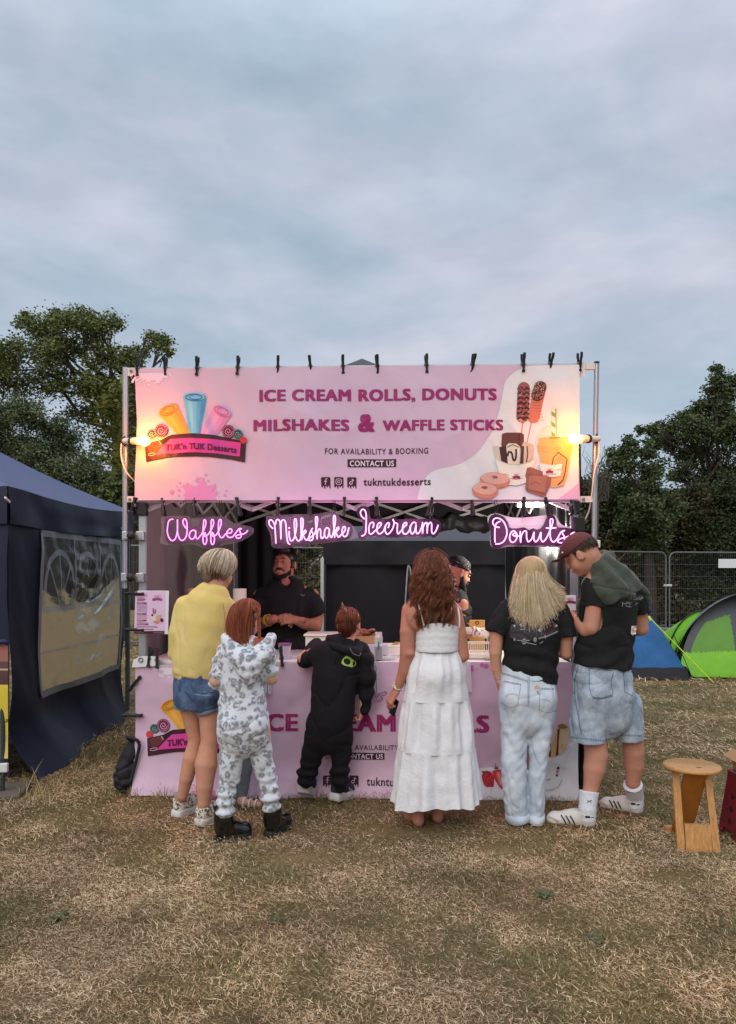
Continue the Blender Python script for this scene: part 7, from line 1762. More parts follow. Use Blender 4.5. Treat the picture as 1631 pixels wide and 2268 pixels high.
m.build('turn_ups', JNM, jean, smooth=True)
dc = Decal(Vj, Qj, .0012); TJ = mapper(1030.8, 1467.9, .168); sc_ = C(108, 120, 136)
for pts in ([(480, 235), (735, 280), (690, 560), (575, 600), (470, 520)], [(985, 335), (1195, 335)], [(985, 350), (975, 630), (1110, 665), (1200, 625)], [(480, 130), (660, 180), (830, 240)], [(485, 145), (660, 196), (830, 254)], [(850, 240), (1060, 245)], [(828, 180), (828, 560)], [(845, 180), (840, 540)], [(500, 250), (740, 292)], [(990, 350), (1195, 352)]): dc.line([TJ(*p) for p in pts], .9, sc_, 1)
for pts in ([(530, 450), (575, 415), (640, 410), (695, 430)], [(1005, 490), (1060, 485), (1110, 505), (1135, 530)]): dc.line([TJ(*p) for p in smooth_path(pts, 4)], .9, C(128, 128, 120), 1)
dc.poly([TJ(*p) for p in [(918, 310), (945, 298), (985, 308), (988, 340), (960, 372), (925, 350)]], C(206, 154, 130), 1)
for p0, p1 in (((915, 340), (940, 370)), ((940, 355), (985, 345)), ((960, 375), (990, 350)), ((935, 350), (950, 375))): dc.line([TJ(*p0), TJ(*p1)], 1.2, C(206, 210, 214), 2)
dc.line([TJ(955, 378), TJ(965, 415)], 1.6, C(52, 54, 60), 2)
dc.build('pocket_stitching', INK, jean)
tm_ = SDF(.007)
tm_.loft(rows([(1324, 1182, 27, .065), (1338, 1182, 52, .09), (1352, 1182, 66, .105), (1400, 1179, 64, .12), (1440, 1177, 62, .12), (1480, 1175, 60, .125), (1510, 1173, 60, .13), (1540, 1172, 59, .13)]), .03)
tm_.loft([(J(1124, 1350, .02), 22 * S, .075), (J(1110, 1376, .01), 24 * S, .078), (J(1098, 1404, .0), 25 * S, .08)], .03, flat=True); tm_.loft([(J(1238, 1350, .02), 22 * S, .075), (J(1250, 1378, .01), 22 * S, .078), (J(1255, 1412, .0), 22 * S, .08)], .03, flat=True)
pl_ = J(1113, 1479); pr_ = J(1232, 1517); dd = pr_ - pl_; dd.y = 0; nrm = Vector((dd.z, 0, -dd.x)).normalized(); tm_.cut(pl_, nrm)
tm_.chain(limb_([(1106, 1392, .0, 19), (1098, 1440, 0, 18)]), .004, op='sub'); tm_.chain(limb_([(1252, 1398, .0, 18), (1254, 1440, .02, 17)]), .004, op='sub')
def tf(V): return .006 * np.sin(V[:, 2] * 70 + V[:, 0] * 18 + 2 * fnoise(V, 6, 88, 2)) * np.clip((1.12 - V[:, 2]) / .15, 0, 1)
tee, Vt, Qt = garment('t_shirt', tm_, BLACKT, E, folds(.006, (9, 9, 6), 61, tf))
# printed car on the back: an old saloon seen three quarters from the front
dc = Decal(Vt, Qt, .0014); TE = mapper(1247.4 - 200, 1096, .264); gr, g2, wh = C(112, 106, 112), C(42, 36, 42), C(190, 190, 192)
def te(x, y): return (1043.8 + .264 * x, 1096 + .264 * y)
dc.poly([te(*p) for p in [(325, 1195), (322, 1135), (345, 1085), (400, 1072), (480, 1085), (560, 1075), (650, 1065), (715, 1085), (735, 1130), (728, 1165), (620, 1205), (520, 1225), (440, 1215), (370, 1215)]], C(56, 50, 56), 1)
dc.poly([te(*p) for p in [(600, 1085), (690, 1072), (715, 1100), (640, 1160), (590, 1140)]], C(58, 26, 32), 2)
for pts in ([(325, 1150), (420, 1130), (520, 1125), (600, 1135)], [(345, 1085), (340, 1140)], [(480, 1088), (500, 1125)], [(560, 1078), (600, 1135), (605, 1180)], [(430, 1085), (440, 1130)], [(400, 1072), (480, 1085), (560, 1075), (650, 1065), (715, 1085)]): dc.line([te(*p) for p in pts], .7, gr, 3)
for (cx_, cy_, rx, ry) in ((368, 1212, 15, 22), (540, 1215, 24, 34)):
 dc.poly([te(cx_ + rx * math.cos(a), cy_ + ry * math.sin(a)) for a in np.linspace(0, 2 * PI, 16, endpoint=False)], C(26, 22, 26), 3); dc.poly([te(cx_ - 3 + rx * .62 * math.cos(a), cy_ + ry * .66 * math.sin(a)) for a in np.linspace(0, 2 * PI, 14, endpoint=False)], C(140, 138, 140), 4)
for (cx_, cy_, r_) in ((578, 1135, 15), (715, 1098, 11)): dc.poly([te(cx_ + r_ * math.cos(a), cy_ + r_ * math.sin(a)) for a in np.linspace(0, 2 * PI, 12, endpoint=False)], C(168, 166, 166), 4)
dc.line([te(*p) for p in [(565, 1205), (640, 1185), (728, 1145)]], 2.2, C(150, 148, 150), 4); dc.line([te(620, 1175), te(624, 1205)], 1.6, C(170, 168, 170), 5)
for (x, y) in ((364, 1098), (414, 1088)): dc.poly([te(x + 8 * math.cos(a), y + 9 * math.sin(a)) for a in np.linspace(0, 2 * PI, 10, endpoint=False)], wh, 4); dc.line([te(x, y + 10), te(x + 4, y + 30)], 1.0, gr, 4); dc.line([te(x - 8, y + 16), te(x + 12, y + 14)], .8, gr, 4)
dc.line([te(*p) for p in [(412, 1100), (455, 1100), (450, 1125), (410, 1130)]], .9, wh, 4)
dc.line([te(*p) for p in [(345, 1190), (425, 1228)]], .8, gr, 2); dc.line([te(385, 1222), te(425, 1222)], 1.0, wh, 3); dc.line([te(462, 1222), te(490, 1222)], 1.0, wh, 3); dc.line([te(465, 1240), te(550, 1258)], 1.0, wh, 3); dc.line([te(575, 1248), te(605, 1230)], 1.0, wh, 3)
dc.line([te(445 + 18 * math.cos(a), 1230 + 22 * math.sin(a)) for a in np.linspace(0, 2 * PI, 16)], .8, wh, 3); dc.line([te(*p) for p in smooth_path([(455, 1218), (440, 1216), (438, 1228), (452, 1232), (450, 1244), (434, 1242)], 3)], 1.2, wh, 3)
dc.build('car_print', INK, tee)
for sp in shE: o, v_, q_, T_ = shoe(E, sp[0], sp[1], 'shoe', WHITEC, BSOLE, w=.09, st_=.025, ank=.06, collar=.04)
m = MB(); M_ = hand_frame((.15, .15, -1), (-.8, -.2, -.1)); m.tube([J(1104, 1500, .03) + M_ @ Vector((.028 * math.cos(a), 0, .024 * math.sin(a))) for a in np.linspace(0, 2 * PI, 18, endpoint=False)], .003, 5, closed=True); m.build('bracelet', ALU, E, smooth=True)
hb_ = SDF(.007); hb_.ell(hc + ME @ Vector((0, -.018, .03)), (.08, .10, .088), ME, .02)
hb_.loft([(J(1176, 1265, .0), .082, .075), (J(1177, 1300, -.02), .095, .07), (J(1180, 1330, -.04), .12, .06), (J(1182, 1350, -.075), .115, .035)], .03)
BL = [C(168, 134, 94), C(222, 196, 154), C(246, 232, 204), C(196, 164, 122), C(240, 222, 188)]
def endE(s):
 n = len(s); u = np.clip((s[:, 0] - J(1176, 0).x) / .085, -1.15, 1.15)
 zpx = 1378 - 44 * np.abs(u) ** 1.5 + RNG.normal(0, 9, n) + 8 * (u < -.4)
 return np.stack([J(1180, 0).x + u * .155 + RNG.normal(0, .006, n), Y - .125 + .05 * np.abs(u) ** 2 + RNG.normal(0, .004, n), 1.5 - (zpx - HY) * S], 1)
gs = []
for (n_, lf) in ((1300, (.98, 1.04)), (1100, (1.03, 1.09))):
 p_, a_ = scalp_paths(hc + ME @ Vector((0, -.016, .026)), ME, (.083, .103, .092), n_, (-120, 120), (2, 20), (80, 98), 10, lf, .003, (.012, .025))
 gs.append((add_fall(p_, endE, 12, 0, 9, .003, 0), .0014, BL))
p_, a_ = scalp_paths(hc + ME @ Vector((0, -.016, .026)), ME, (.083, .103, .092), 60, (-125, 125), (5, 60), (80, 98), 10, (1.03, 1.12), .006); gs.append((add_fall(p_, endE, 12, .003, 4, .012), .0007, BL))
hair_build(E, hb_, C(168, 140, 100), gs)
# ---------------------------------------------------------------- man in the cap
Y = 4.40; S = Y / W
SKF = skin('skin_ruddy', C(192, 138, 116))
MF = rotm(62, -32, 0); hc = J(1288, 1228, .0)
b = SDF(.006); head(b, hc, MF, 1.0); b.cone(hc + MF @ Vector((0, -.035, -.04)), J(1337, 1278, .03), .060, .072, .03)
ty = R(24)
def rowy(rs): return [(J(r[1], r[0], r[4] if len(r) > 4 else 0), r[2] * S, r[3], ty) for r in rs]
b.loft(rowy([(1272, 1342, 34, .08), (1292, 1346, 58, .10), (1350, 1346, 60, .11), (1420, 1337, 58, .11), (1480, 1334, 58, .115), (1540, 1336, 60, .12), (1570, 1337, 58, .12)]), .025)
shF = [(G(1322, 1839), G(1214, 1826), 0), (G(1426, 1811), G(1340, 1793), 0)]
b.chain(limb_([(1308, 1570, -.02, 34), (1318, 1640, -.03, 24), (1321, 1672, -.04, 25), (1317, 1702, -.05, 23.5), (1309, 1745, -.06, 16)]) + ankle(shF[0], [(.13, .042), (.075, .042)]), .02)
b.chain(limb_([(1385, 1565, .04, 33), (1402, 1635, .06, 23), (1404, 1665, .07, 23.5), (1405, 1695, .08, 21.5), (1402, 1732, .09, 15.5)]) + ankle(shF[1], [(.12, .040), (.075, .040)]), .02)
la = [(1322, 1300, -.05, 21), (1317, 1345, -.09, 19), (1309, 1390, -.10, 17), (1298, 1395, -.08, 15.5), (1278, 1378, .02, 13.5), (1270, 1368, .08, 10.5)]
ra = [(1402, 1312, .08, 21), (1416, 1352, .10, 18), (1420, 1392, .12, 16.5), (1380, 1400, .24, 13), (1300, 1376, .30, 10), (1278, 1366, .22, 10)]
for q in (la, ra): b.chain(limb_(q), .02)
hs = []
h = SDF(.0035); hand(h, J(1271, 1369, .075), hand_frame((-.62, .55, .42), (-.25, -.75, .55)), 1.0, (55, 50, 55, 60), 3, (.6, .8)); hs.append(h)
h = SDF(.0035); hand(h, J(1278, 1366, .21), hand_frame((-.9, -.2, .25), (0, .6, .8)), 1.0, (50, 50, 55, 60), 3, (.6, .8)); hs.append(h)
F_ = person_body('tall man in a maroon cap, black t-shirt and denim shorts looking at his phone', Vector((J(1340, 1268).x, Y, 0)), b, hs, SKF, 'customers at the stall')
tm_ = SDF(.007)
tm_.loft(rowy([(1262, 1340, 26, .08), (1280, 1344, 52, .105), (1300, 1348, 68, .125), (1345, 1349, 72, .135), (1400, 1342, 70, .135), (1440, 1337, 69, .14), (1470, 1335, 70, .15), (1500, 1335, 70, .15)]), .03)
tm_.loft([(J(1330, 1296, -.03), 24 * S, .085, 0), (J(1321, 1320, -.07), 25 * S, .083, 0), (J(1317, 1350, -.09), 24.5 * S, .08, 0)], .03, flat=True); tm_.loft([(J(1396, 1306, .06), 23 * S, .08, 0), (J(1412, 1330, .09), 22 * S, .08, 0), (J(1418, 1358, .10), 20 * S, .08, 0)], .03, flat=True)
pl_ = J(1266, 1468); pr_ = J(1402, 1486); dd = pr_ - pl_; dd.y = 0; tm_.cut(pl_, Vector((dd.z, 0, -dd.x)).normalized())
tm_.chain(limb_([(1317, 1338, -.085, 21), (1314, 1380, -.095, 21)]), .004, op='sub')
tee, Vt, Qt = garment('t_shirt', tm_, BLACKT, F_, folds(.008, (7, 7, 6), 71, lambda V: .006 * np.sin(V[:, 2] * 50 - V[:, 0] * 26 + 2 * fnoise(V, 5, 89, 2)) * np.clip((1.25 - V[:, 2]) / .3, 0, 1)))
tg = lambda x, y: (1043.8 + .264 * x, 1096 + .264 * y)
dc = Decal(Vt, Qt, .0014)
dc.poly([tg(*p) for p in [(1240, 865), (1260, 835), (1440, 830), (1455, 860), (1440, 890), (1350, 905), (1245, 915)]], C(34, 30, 34), 1)
dc.line([tg(1365, 880), tg(1445, 862)], 2.0, C(150, 148, 150), 2); dc.line([tg(1370, 865), tg(1450, 845)], .8, C(150, 148, 150), 2); dc.poly([tg(1418 + 12 * math.cos(a), 872 + 12 * math.sin(a)) for a in np.linspace(0, 2 * PI, 10, endpoint=False)], C(120, 118, 122), 3)
dc.line([tg(1315 + 18 * math.cos(a), 918 + 20 * math.sin(a)) for a in np.linspace(0, 2 * PI, 14)], .9, C(170, 170, 174), 2); dc.line([tg(1270, 915), tg(1350, 905)], .9, C(170, 170, 174), 2); dc.line([tg(1270, 898), tg(1270, 940)], .9, C(170, 170, 174), 2); dc.line([tg(1375, 922), tg(1400, 906)], .9, C(170, 170, 174), 2); dc.line([tg(1320, 938), tg(1345, 942)], .9, C(170, 170, 174), 2)
dc.build('car_print', INK, tee)
dc = Decal(Vt, Qt, .002); dc.poly([tg(*p) for p in [(1346, 1100), (1390, 1098), (1382, 1170), (1355, 1178), (1340, 1165)]], C(224, 220, 220), 1); dc.poly([tg(1364 + 14 * math.cos(a), 1138 + 20 * math.sin(a)) for a in np.linspace(0, 2 * PI, 12, endpoint=False)], C(226, 170, 110), 2); dc.build('sticker', INK, tee)
DNF = _denim2('acid_denim', C(144, 158, 173), C(176, 186, 197), 12, .5)
sh = SDF(.007)
sh.loft(rowy([(1466, 1334, 66, .125), (1505, 1335, 72, .145), (1545, 1336, 74, .15), (1585, 1337, 72, .14)]), .03)
sh.loft([(J(1306, 1568, -.02), 42 * S, .125, 0), (J(1304, 1600, -.025), 41.5 * S, .122, 0), (J(1304, 1643, -.03), 41.5 * S, .12, 0)], .015, flat=True); sh.loft([(J(1384, 1560, .05), 36 * S, .12, 0), (J(1389, 1595, .06), 35 * S, .118, 0), (J(1391, 1634, .07), 35 * S, .115, 0)], .015, flat=True); sh.cone(J(1350, 1588, -.16), J(1350, 1650, -.10), .012, .020, .012, 'sub')
sh.ell(J(1316, 1540, -.08), (.09, .09, .09), None, .03); sh.ell(J(1376, 1540, -.02), (.08, .09, .09), None, .03)
sh.chain(limb_([(1310, 1605, -.02, 33), (1318, 1670, -.03, 32)]), .004, op='sub'); sh.chain(limb_([(1392, 1600, .05, 29), (1402, 1660, .06, 28)]), .004, op='sub')
short, Vh, Qh = garment('shorts', sh, DNF, F_, folds(.007, (9, 9, 5), 81))
TF = mapper(1056.9, 1161.3, .3107); dk = C(62, 72, 90); dc = Decal(Vh, Qh, .0012)
for pts in ([(800, 1020), (800, 1160), (820, 1225), (870, 1247), (968, 1225), (968, 1170)], [(1040, 1030), (1050, 1120), (1055, 1195), (1120, 1230)], [(722, 1010), (695, 1110), (700, 1250), (745, 1500)], [(672, 1010), (680, 1090), (695, 1112)], [(805, 1028), (975, 1045)], [(975, 1050), (955, 1130), (960, 1170)]): dc.line([TF(*p) for p in pts], .9, dk, 1)
for x0, x1, y0, y1 in ((668, 940, 1530, 1560), (952, 1182, 1512, 1520)):
 n_ = 22
 for i in range(n_): x = x0 + (x1 - x0) * i / n_; y = y0 + (y1 - y0) * i / n_ - 10; dc.line([TF(x, y - 9), TF(x + 3, y + 5)], 1.0, dk, 1)
for i in range(26): x = 825 + i * 5.4; dc.line([TF(x, 1246 - (i > 14) * (i - 14) * 2), TF(x + 2, 1232 - (i > 14) * (i - 14) * 2)], .7, dk, 1)
dc.build('stitching', INK, short)
SOCK = mat('white_sock', C(220, 220, 226), rough=.95, var=.05, bump=.6, bscale=20, stretch=(14, 14, .6))
for k_, (sp, top, r0, logo) in enumerate(((shF[0], J(1305, 1752, -.06), 18.5, 0), (shF[1], J(1402, 1737, .09), 18.5, 1))):
 an = ankle(sp, [(.12, .050), (.07, .050)]); s2 = SDF(.005); s2.chain([(top + (top - an[0][0]).normalized() * .03, r0 * S + .006), (top, r0 * S + .006), an[0], an[1]], .02); s2.cut(top, (top - an[0][0]).normalized())
 so, Vs, Qs = garment('sock', s2, SOCK, F_, smooth=1); d2 = Decal(Vs, Qs, .001)
 if logo == 0:
  for pts in ([(785, 1966), (800, 1974), (786, 1984)], [(818, 1966), (802, 1974), (816, 1984)], [(795, 1974), (808, 1974)]): d2.line([TF(*p) for p in pts], 1.5, C(26, 28, 40), 1)
 else: d2.poly([TF(*p) for p in [(1058, 1888), (1066, 1900), (1090, 1906), (1120, 1908), (1085, 1913), (1062, 1905)]], C(110, 110, 118), 1)
 d2.build('sock_mark', INK, so)
LEA = mat('white_leather_shoe', C(206, 200, 192), rough=.55, var=.1)
for k_, sp in enumerate(shF):
 o, v_, q_, T_ = shoe(F_, sp[0], sp[1], 'trainer', LEA, GUM, w=.1, st_=.026, ank=.075, collar=.05, toe_h=.045, size=.30 if k_ == 0 else .285)
 d2 = Decal(v_, q_, .001); O = (498, 1990) if k_ == 0 else (905, 1955)
 def pj(x, y, z): q = T_(x, y, z); return (q.x / q.y * W + CX, HY - (q.z - 1.5) / q.y * W)
 for i in range(3):
  x = .115 + .026 * i; d2.line([pj(x, .05, .028), pj(x + .012, .05, .055), pj(x + .03, .045, .08)], 3.0, C(30, 28, 32), 1)
 d2.line([pj(.0, .03, .085), pj(.03, .045, .088), pj(.06, .05, .085)], 5.2, C(30, 28, 32), 1); d2.line([pj(.21, .05, .04), pj(.25, .045, .055), pj(.275, .03, .055)], 5, C(170, 160, 146), 1)
 d2.build('stripes', INK, o)
 m = MB()
 for i in range(5): m.tube([T_(.12 + .02 * i, -.022, .092 - .010 * i), T_(.125 + .02 * i, 0, .102 - .010 * i), T_(.12 + .02 * i, .022, .092 - .010 * i)], .003, 5)
 m.build('laces', WHITEC, o)
# jumper draped over the shoulders, hood behind the neck
GRN = mat('dark_green_knit', C(62, 68, 56), rough=.95, var=.12, bump=.4, bscale=90, sheen=.2)
jp = SDF(.007)
jp.loft([(J(1342, 1266, -.02), 40 * S, .10, ty), (J(1358, 1284, -.05), 60 * S, .088, ty), (J(1370, 1306, -.075), 64 * S, .078, ty), (J(1380, 1326, -.085), 56 * S, .066, ty)], .03, flat=True)
jp.chain(limb_([(1322, 1268, -.05, 13), (1338, 1246, -.06, 14), (1352, 1232, -.0, 15), (1342, 1226, .06, 13)]), .02)
jp.chain(limb_([(1316, 1270, -.07, 9), (1342, 1254, -.075, 10), (1366, 1250, -.05, 11), (1380, 1258, -.0, 12)]), .02); jp.chain(limb_([(1322, 1284, -.11, 7), (1350, 1268, -.11, 8), (1384, 1272, -.07, 10)]), .015)
jp.chain(limb_([(1316, 1268, -.03, 11), (1303, 1300, -.02, 11), (1292, 1340, .0, 12), (1286, 1376, .02, 12)]), .02)
jp.chain(limb_([(1398, 1290, .02, 15), (1424, 1312, .05, 13), (1434, 1334, .06, 7), (1437, 1341, .06, 3)]), .02)
def jfold(V): return .006 * np.sin(V[:, 2] * 44 + V[:, 0] * 40 + 1.6 * fnoise(V, 6, 91, 2)) + .0016 * np.sin((V[:, 0] * .9 + V[:, 2] * .4) * 330) * (V[:, 2] < J(0, 1316).z) - .007 * np.exp(-((V[:, 2] + .18 * (V[:, 0] - J(1372, 0).x) - J(0, 1308).z) / .006) ** 2)
garment('jumper', jp, GRN, F_, folds(.005, (9, 9, 7), 93, jfold), 3)
# cap
CAP = mat('maroon_cap', C(98, 52, 52), rough=.85, var=.15, vscale=18, bump=.2, bscale=90)
cp = SDF(.006); cp.ell(hc + MF @ Vector((0, -.002, .052)), (.086, .106, .082), MF, .01); cp.cut(hc + MF @ Vector((0, 0, .036)), MF @ Vector((0, -.12, -1)))
cap, Vc, Qc = garment('cap', cp, CAP, F_, smooth=2)
m = MB()
def brim(u, v):
 a = (u - .5) * 2.3; r0, r1 = .094, .172; rr_ = r0 + (r1 - r0) * v * (math.cos(a * .62)) ** .6
 return hc + MF @ Vector((rr_ * math.sin(a) * (.86 - .06 * v), rr_ * math.cos(a) * 1.02, .045 + .012 * v - .035 * math.sin(a) ** 2))
m.grid(18, 6, brim); m.grid(18, 6, lambda u, v: brim(u, v) - (MF @ Vector((0, 0, .004))))
m.build('brim', CAP, cap, smooth=True)
m = MB(); m.ball(hc + MF @ Vector((0, -.002, .135)), .007, 8); m.build('button', CAP, cap)
m = MB(); m.ball(hc + MF @ Vector((-.07, .075, .058)), (.008, .008, .008), 8); m.build('badge', ALU, cap)
m = MB(); m.tube([hc + MF @ Vector((.06 * math.cos(a), -.092 - .006 * math.sin(a), .012 + .03 * math.sin(a))) for a in np.linspace(0, PI, 10)], .006, 6); m.build('strap', BLK, cap)
p_, a_ = scalp_paths(hc + MF @ Vector((0, -.012, .026)), MF, (.079, .1, .088), 700, (-112, 112), (62, 92), (78, 118), 6, (.99, 1.03), .003)
hair_build(F_, None, (0, 0, 0), [(p_, .0018, [C(40, 28, 24), C(66, 48, 40), C(92, 70, 58)])])
ph_ = thing('mobile_phone', 'dark phone in the hands of the man in the cap', 'phone', J(1262, 1362, .13))
m = MB(); Mh = hand_frame((-.5, .35, .6), (.3, -.5, .75)); m.box(J(1264, 1360, .14), (.07, .14, .009), Mh, bev=.003); m.build('case', BLK, ph_)
m = MB(); m.box(J(1264, 1360, .14) + Mh @ Vector((0, 0, .0052)), (.064, .13, .001), Mh); m.build('screen', MATS['screen_glass'], ph_)
m = MB(); m.tube([J(1277, 1376, .03) + Matrix(hand_frame((-.6, .5, .45), (0, -1, .3))) @ Vector((.036 * math.cos(a), 0, .032 * math.sin(a))) for a in np.linspace(0, 2 * PI, 16, endpoint=False)], .0025, 5, closed=True); m.build('wristband', mat('red_thread', C(120, 40, 44), rough=.8), F_, smooth=True)
# ---------------------------------------------------------------- bearded vendor behind the counter
Y = 5.95; S = Y / W
SKV = skin('skin_brown', C(176, 122, 96))
MV = rotm(162, 7, 3); hc = J(631, 1250, .0)
b = SDF(.006); head(b, hc, MV, 1.1); b.cone(hc + MV @ Vector((0, -.02, -.05)), J(634, 1300, .03), .058, .066, .03)
b.loft(rows([(1296, 634, 30, .07), (1312, 634, 52, .095), (1380, 635, 52, .11), (1440, 635, 50, .115), (1500, 635, 50, .12), (1540, 635, 46, .11)]), .025)
for sx in (-1, 1): b.chain(limb_([(635 + sx * 24, 1530, 0, 24), (635 + sx * 28, 1600, 0, 17), (635 + sx * 30, 1662, 0, 11)]) + [(J(635 + sx * 30, 1268).xy.to_3d() + Vector((0, 0, .06)), .035)], .02);
for sx in (-1, 1): q = J(635 + sx * 30, 1268); b.cone(Vector((q.x, Y, .04)), Vector((q.x + sx * .03, Y - .15, .03)), .036, .03, .02)
ra = [(578, 1320, .02, 17), (566, 1362, .0, 15), (570, 1384, -.02, 14), (592, 1376, -.16, 11.5), (608, 1371, -.22, 9.5)]
la = [(690, 1320, .02, 18), (702, 1358, .0, 16), (698, 1387, -.03, 15), (675, 1381, -.16, 12.5), (656, 1374, -.22, 9.5)]
for q in (ra, la): b.chain(limb_(q), .02)
hs = []
h = SDF(.0035); hand(h, J(656, 1373, -.22), hand_frame((-.95, -.1, .05), (.15, -.9, .35)), 1.05, (28, 32, 36, 40), 4, (.7, .8)); hs.append(h)
h = SDF(.0035); hand(h, J(610, 1371, -.20), mirror_frame(hand_frame((.95, .1, -.02), (-.15, .4, .9))), 1.05, (32, 40, 45, 50), 4, (.6, -1.2)); hs.append(h)
Vb = person_body('smiling bearded man in a black t-shirt with clasped hands behind the counter', Vector((J(635, 1268).x, Y, 0)), b, hs, SKV, 'vendors in the stall')
tm_ = SDF(.007)
tm_.loft(rows([(1290, 634, 26, .075), (1304, 634, 46, .10), (1320, 634, 62, .12), (1380, 636, 60, .13), (1440, 636, 58, .135), (1500, 636, 58, .14)]), .03)
tm_.loft([(J(582, 1318, .02), 19 * S, .08), (J(570, 1342, .0), 20 * S, .08), (J(566, 1366, .0), 20 * S, .08)], .03, flat=True); tm_.loft([(J(686, 1318, .02), 20 * S, .085), (J(698, 1342, .0), 20 * S, .085), (J(705, 1362, .0), 20 * S, .085)], .03, flat=True)
tm_.cone(J(634, 1285, -.10), J(636, 1302, -.13), .05, .012, .02, 'sub')
tee, Vt, Qt = garment('t_shirt', tm_, BLACKT, Vb, folds(.009, (7, 7, 5), 111))
dc = Decal(Vt, Qt, .001); dc.line([(666, 1316), (670, 1319), (675, 1318)], 1.2, C(150, 140, 146), 1); dc.build('chest_mark', INK, tee)
tr_ = SDF(.008); tr_.loft(rows([(1490, 635, 54, .13), (1540, 635, 52, .125)]), .02)
for sx in (-1, 1): tr_.chain(limb_([(635 + sx * 24, 1530, 0, 27), (635 + sx * 28, 1600, 0, 21), (635 + sx * 30, 1664, 0, 17)]), .02)
garment('trousers', tr_, BLACKT, Vb, folds(.006, 8, 112))
for sx in (-1, 1): q = J(635 + sx * 30, 1268); shoe(Vb, Vector((q.x, Y + .06, 0)), Vector((q.x + sx * .03, Y - .20, 0)), 'shoe', BSOLE, BSOLE, w=.1)
def Fp(x, y, z): return hc + MV @ (Vector((x, y, z)) * 1.1)
bd = SDF(.005); bd.loft([(Fp(-.058, .03, -.03), .010, .024), (Fp(-.054, .042, -.07), .012, .026)], .02); bd.loft([(Fp(.058, .03, -.03), .010, .024), (Fp(.054, .042, -.07), .012, .026)], .02)
bd.chain([(Fp(-.052, .045, -.072), .017), (Fp(-.03, .070, -.094), .017), (Fp(0, .076, -.102), .020), (Fp(.03, .070, -.094), .017), (Fp(.052, .045, -.072), .017)], .02)
bd.chain([(Fp(-.036, .088, -.062), .005), (Fp(-.02, .099, -.047), .006), (Fp(0, .103, -.044), .006), (Fp(.02, .099, -.047), .006), (Fp(.036, .088, -.062), .005)], .008)
bd.ell(Fp(0, .104, -.062), (.034, .026, .013), MV, .006, 'sub')
garment('beard', bd, mat('black_beard', C(24, 18, 18), rough=.8, var=.25, vscale=90, bump=.8, bscale=160), Vb, folds(.002, 60, 4), 1)
m = MB(); m.tube([Fp(x, .098 - 9 * x * x, -.066 + 9 * x * x) for x in np.linspace(-.026, .026, 9)], [.002, .003, .0036, .004, .004, .004, .0036, .003, .002], 8); m.build('teeth', mat('teeth', C(196, 186, 176), rough=.3, var=.02), Vb, smooth=True)
m = MB()
for s_ in (-1, 1): m.ball(Fp(s_ * .031, .0835, .004), .0105, 12)
eyes = m.build('eyes', mat('eye_white', C(150, 138, 134), rough=.2, var=0), Vb, smooth=True)
m = MB()
for s_ in (-1, 1): m.ball(Fp(s_ * .031, .0905, .004), .0062, 8)
m.build('irises', mat('iris', C(34, 22, 18), rough=.15, var=0), eyes, smooth=True)
m = MB()
for s_ in (-1, 1): m.tube([Fp(s_ * .013, .1, .028), Fp(s_ * .03, .099, .033), Fp(s_ * .05, .088, .024)], [.0035, .0042, .0025], 6)
m.build('eyebrows', MATS['black_beard'], Vb, smooth=True)
hb_ = SDF(.006); hb_.ell(Fp(0, -.014, .036), (.088, .107, .096), MV, .02); hb_.cut(Fp(0, .072, .066), MV @ Vector((0, .8, -.6))); hb_.chain([(Fp(-.07, .02, .01), .016), (Fp(-.072, .03, -.03), .008)], .01); hb_.chain([(Fp(.07, .02, .01), .016), (Fp(.072, .03, -.03), .008)], .01); hb_.ell(Fp(0, .03, .10), (.06, .05, .03), MV, .02)
p_, a_ = scalp_paths(hc + MV @ Vector((0, -.012, .03)), MV, (.089, .108, .100), 700, (-180, 180), (4, 60), (20, 75), 6, (.99, 1.07), .006)
hair_build(Vb, hb_, C(20, 16, 16), [(p_, .0022, [C(18, 14, 14), C(36, 28, 26)])])
m = MB(); M_ = hand_frame((.75, -.6, .1), (0, 0, 1)); m.tube([J(594, 1374, -.165) + M_ @ Vector((.047 * math.cos(a), .0, .043 * math.sin(a))) for a in np.linspace(0, 2 * PI, 20, endpoint=False)], .0035, 5, closed=True)
ring_ = [(-.011, 0), (.011, 0)]
m = MB(); vs = []; n_ = 24
for w_, r_ in ((-.012, .043), (.012, .045), (.012, .048), (-.012, .046)): vs += [J(594, 1374, -.165) + M_ @ Vector((r_ * math.cos(a), w_, r_ * math.sin(a))) for a in np.linspace(0, 2 * PI, n_, endpoint=False)]
m.add(vs, [(i * n_ + j, i * n_ + (j + 1) % n_, ((i + 1) % 4) * n_ + (j + 1) % n_, ((i + 1) % 4) * n_ + j) for i in range(4) for j in range(n_)]); m.build('wristband', mat('yellow_band', C(222, 206, 40), rough=.5, var=.05), Vb, smooth=True, angle=40)
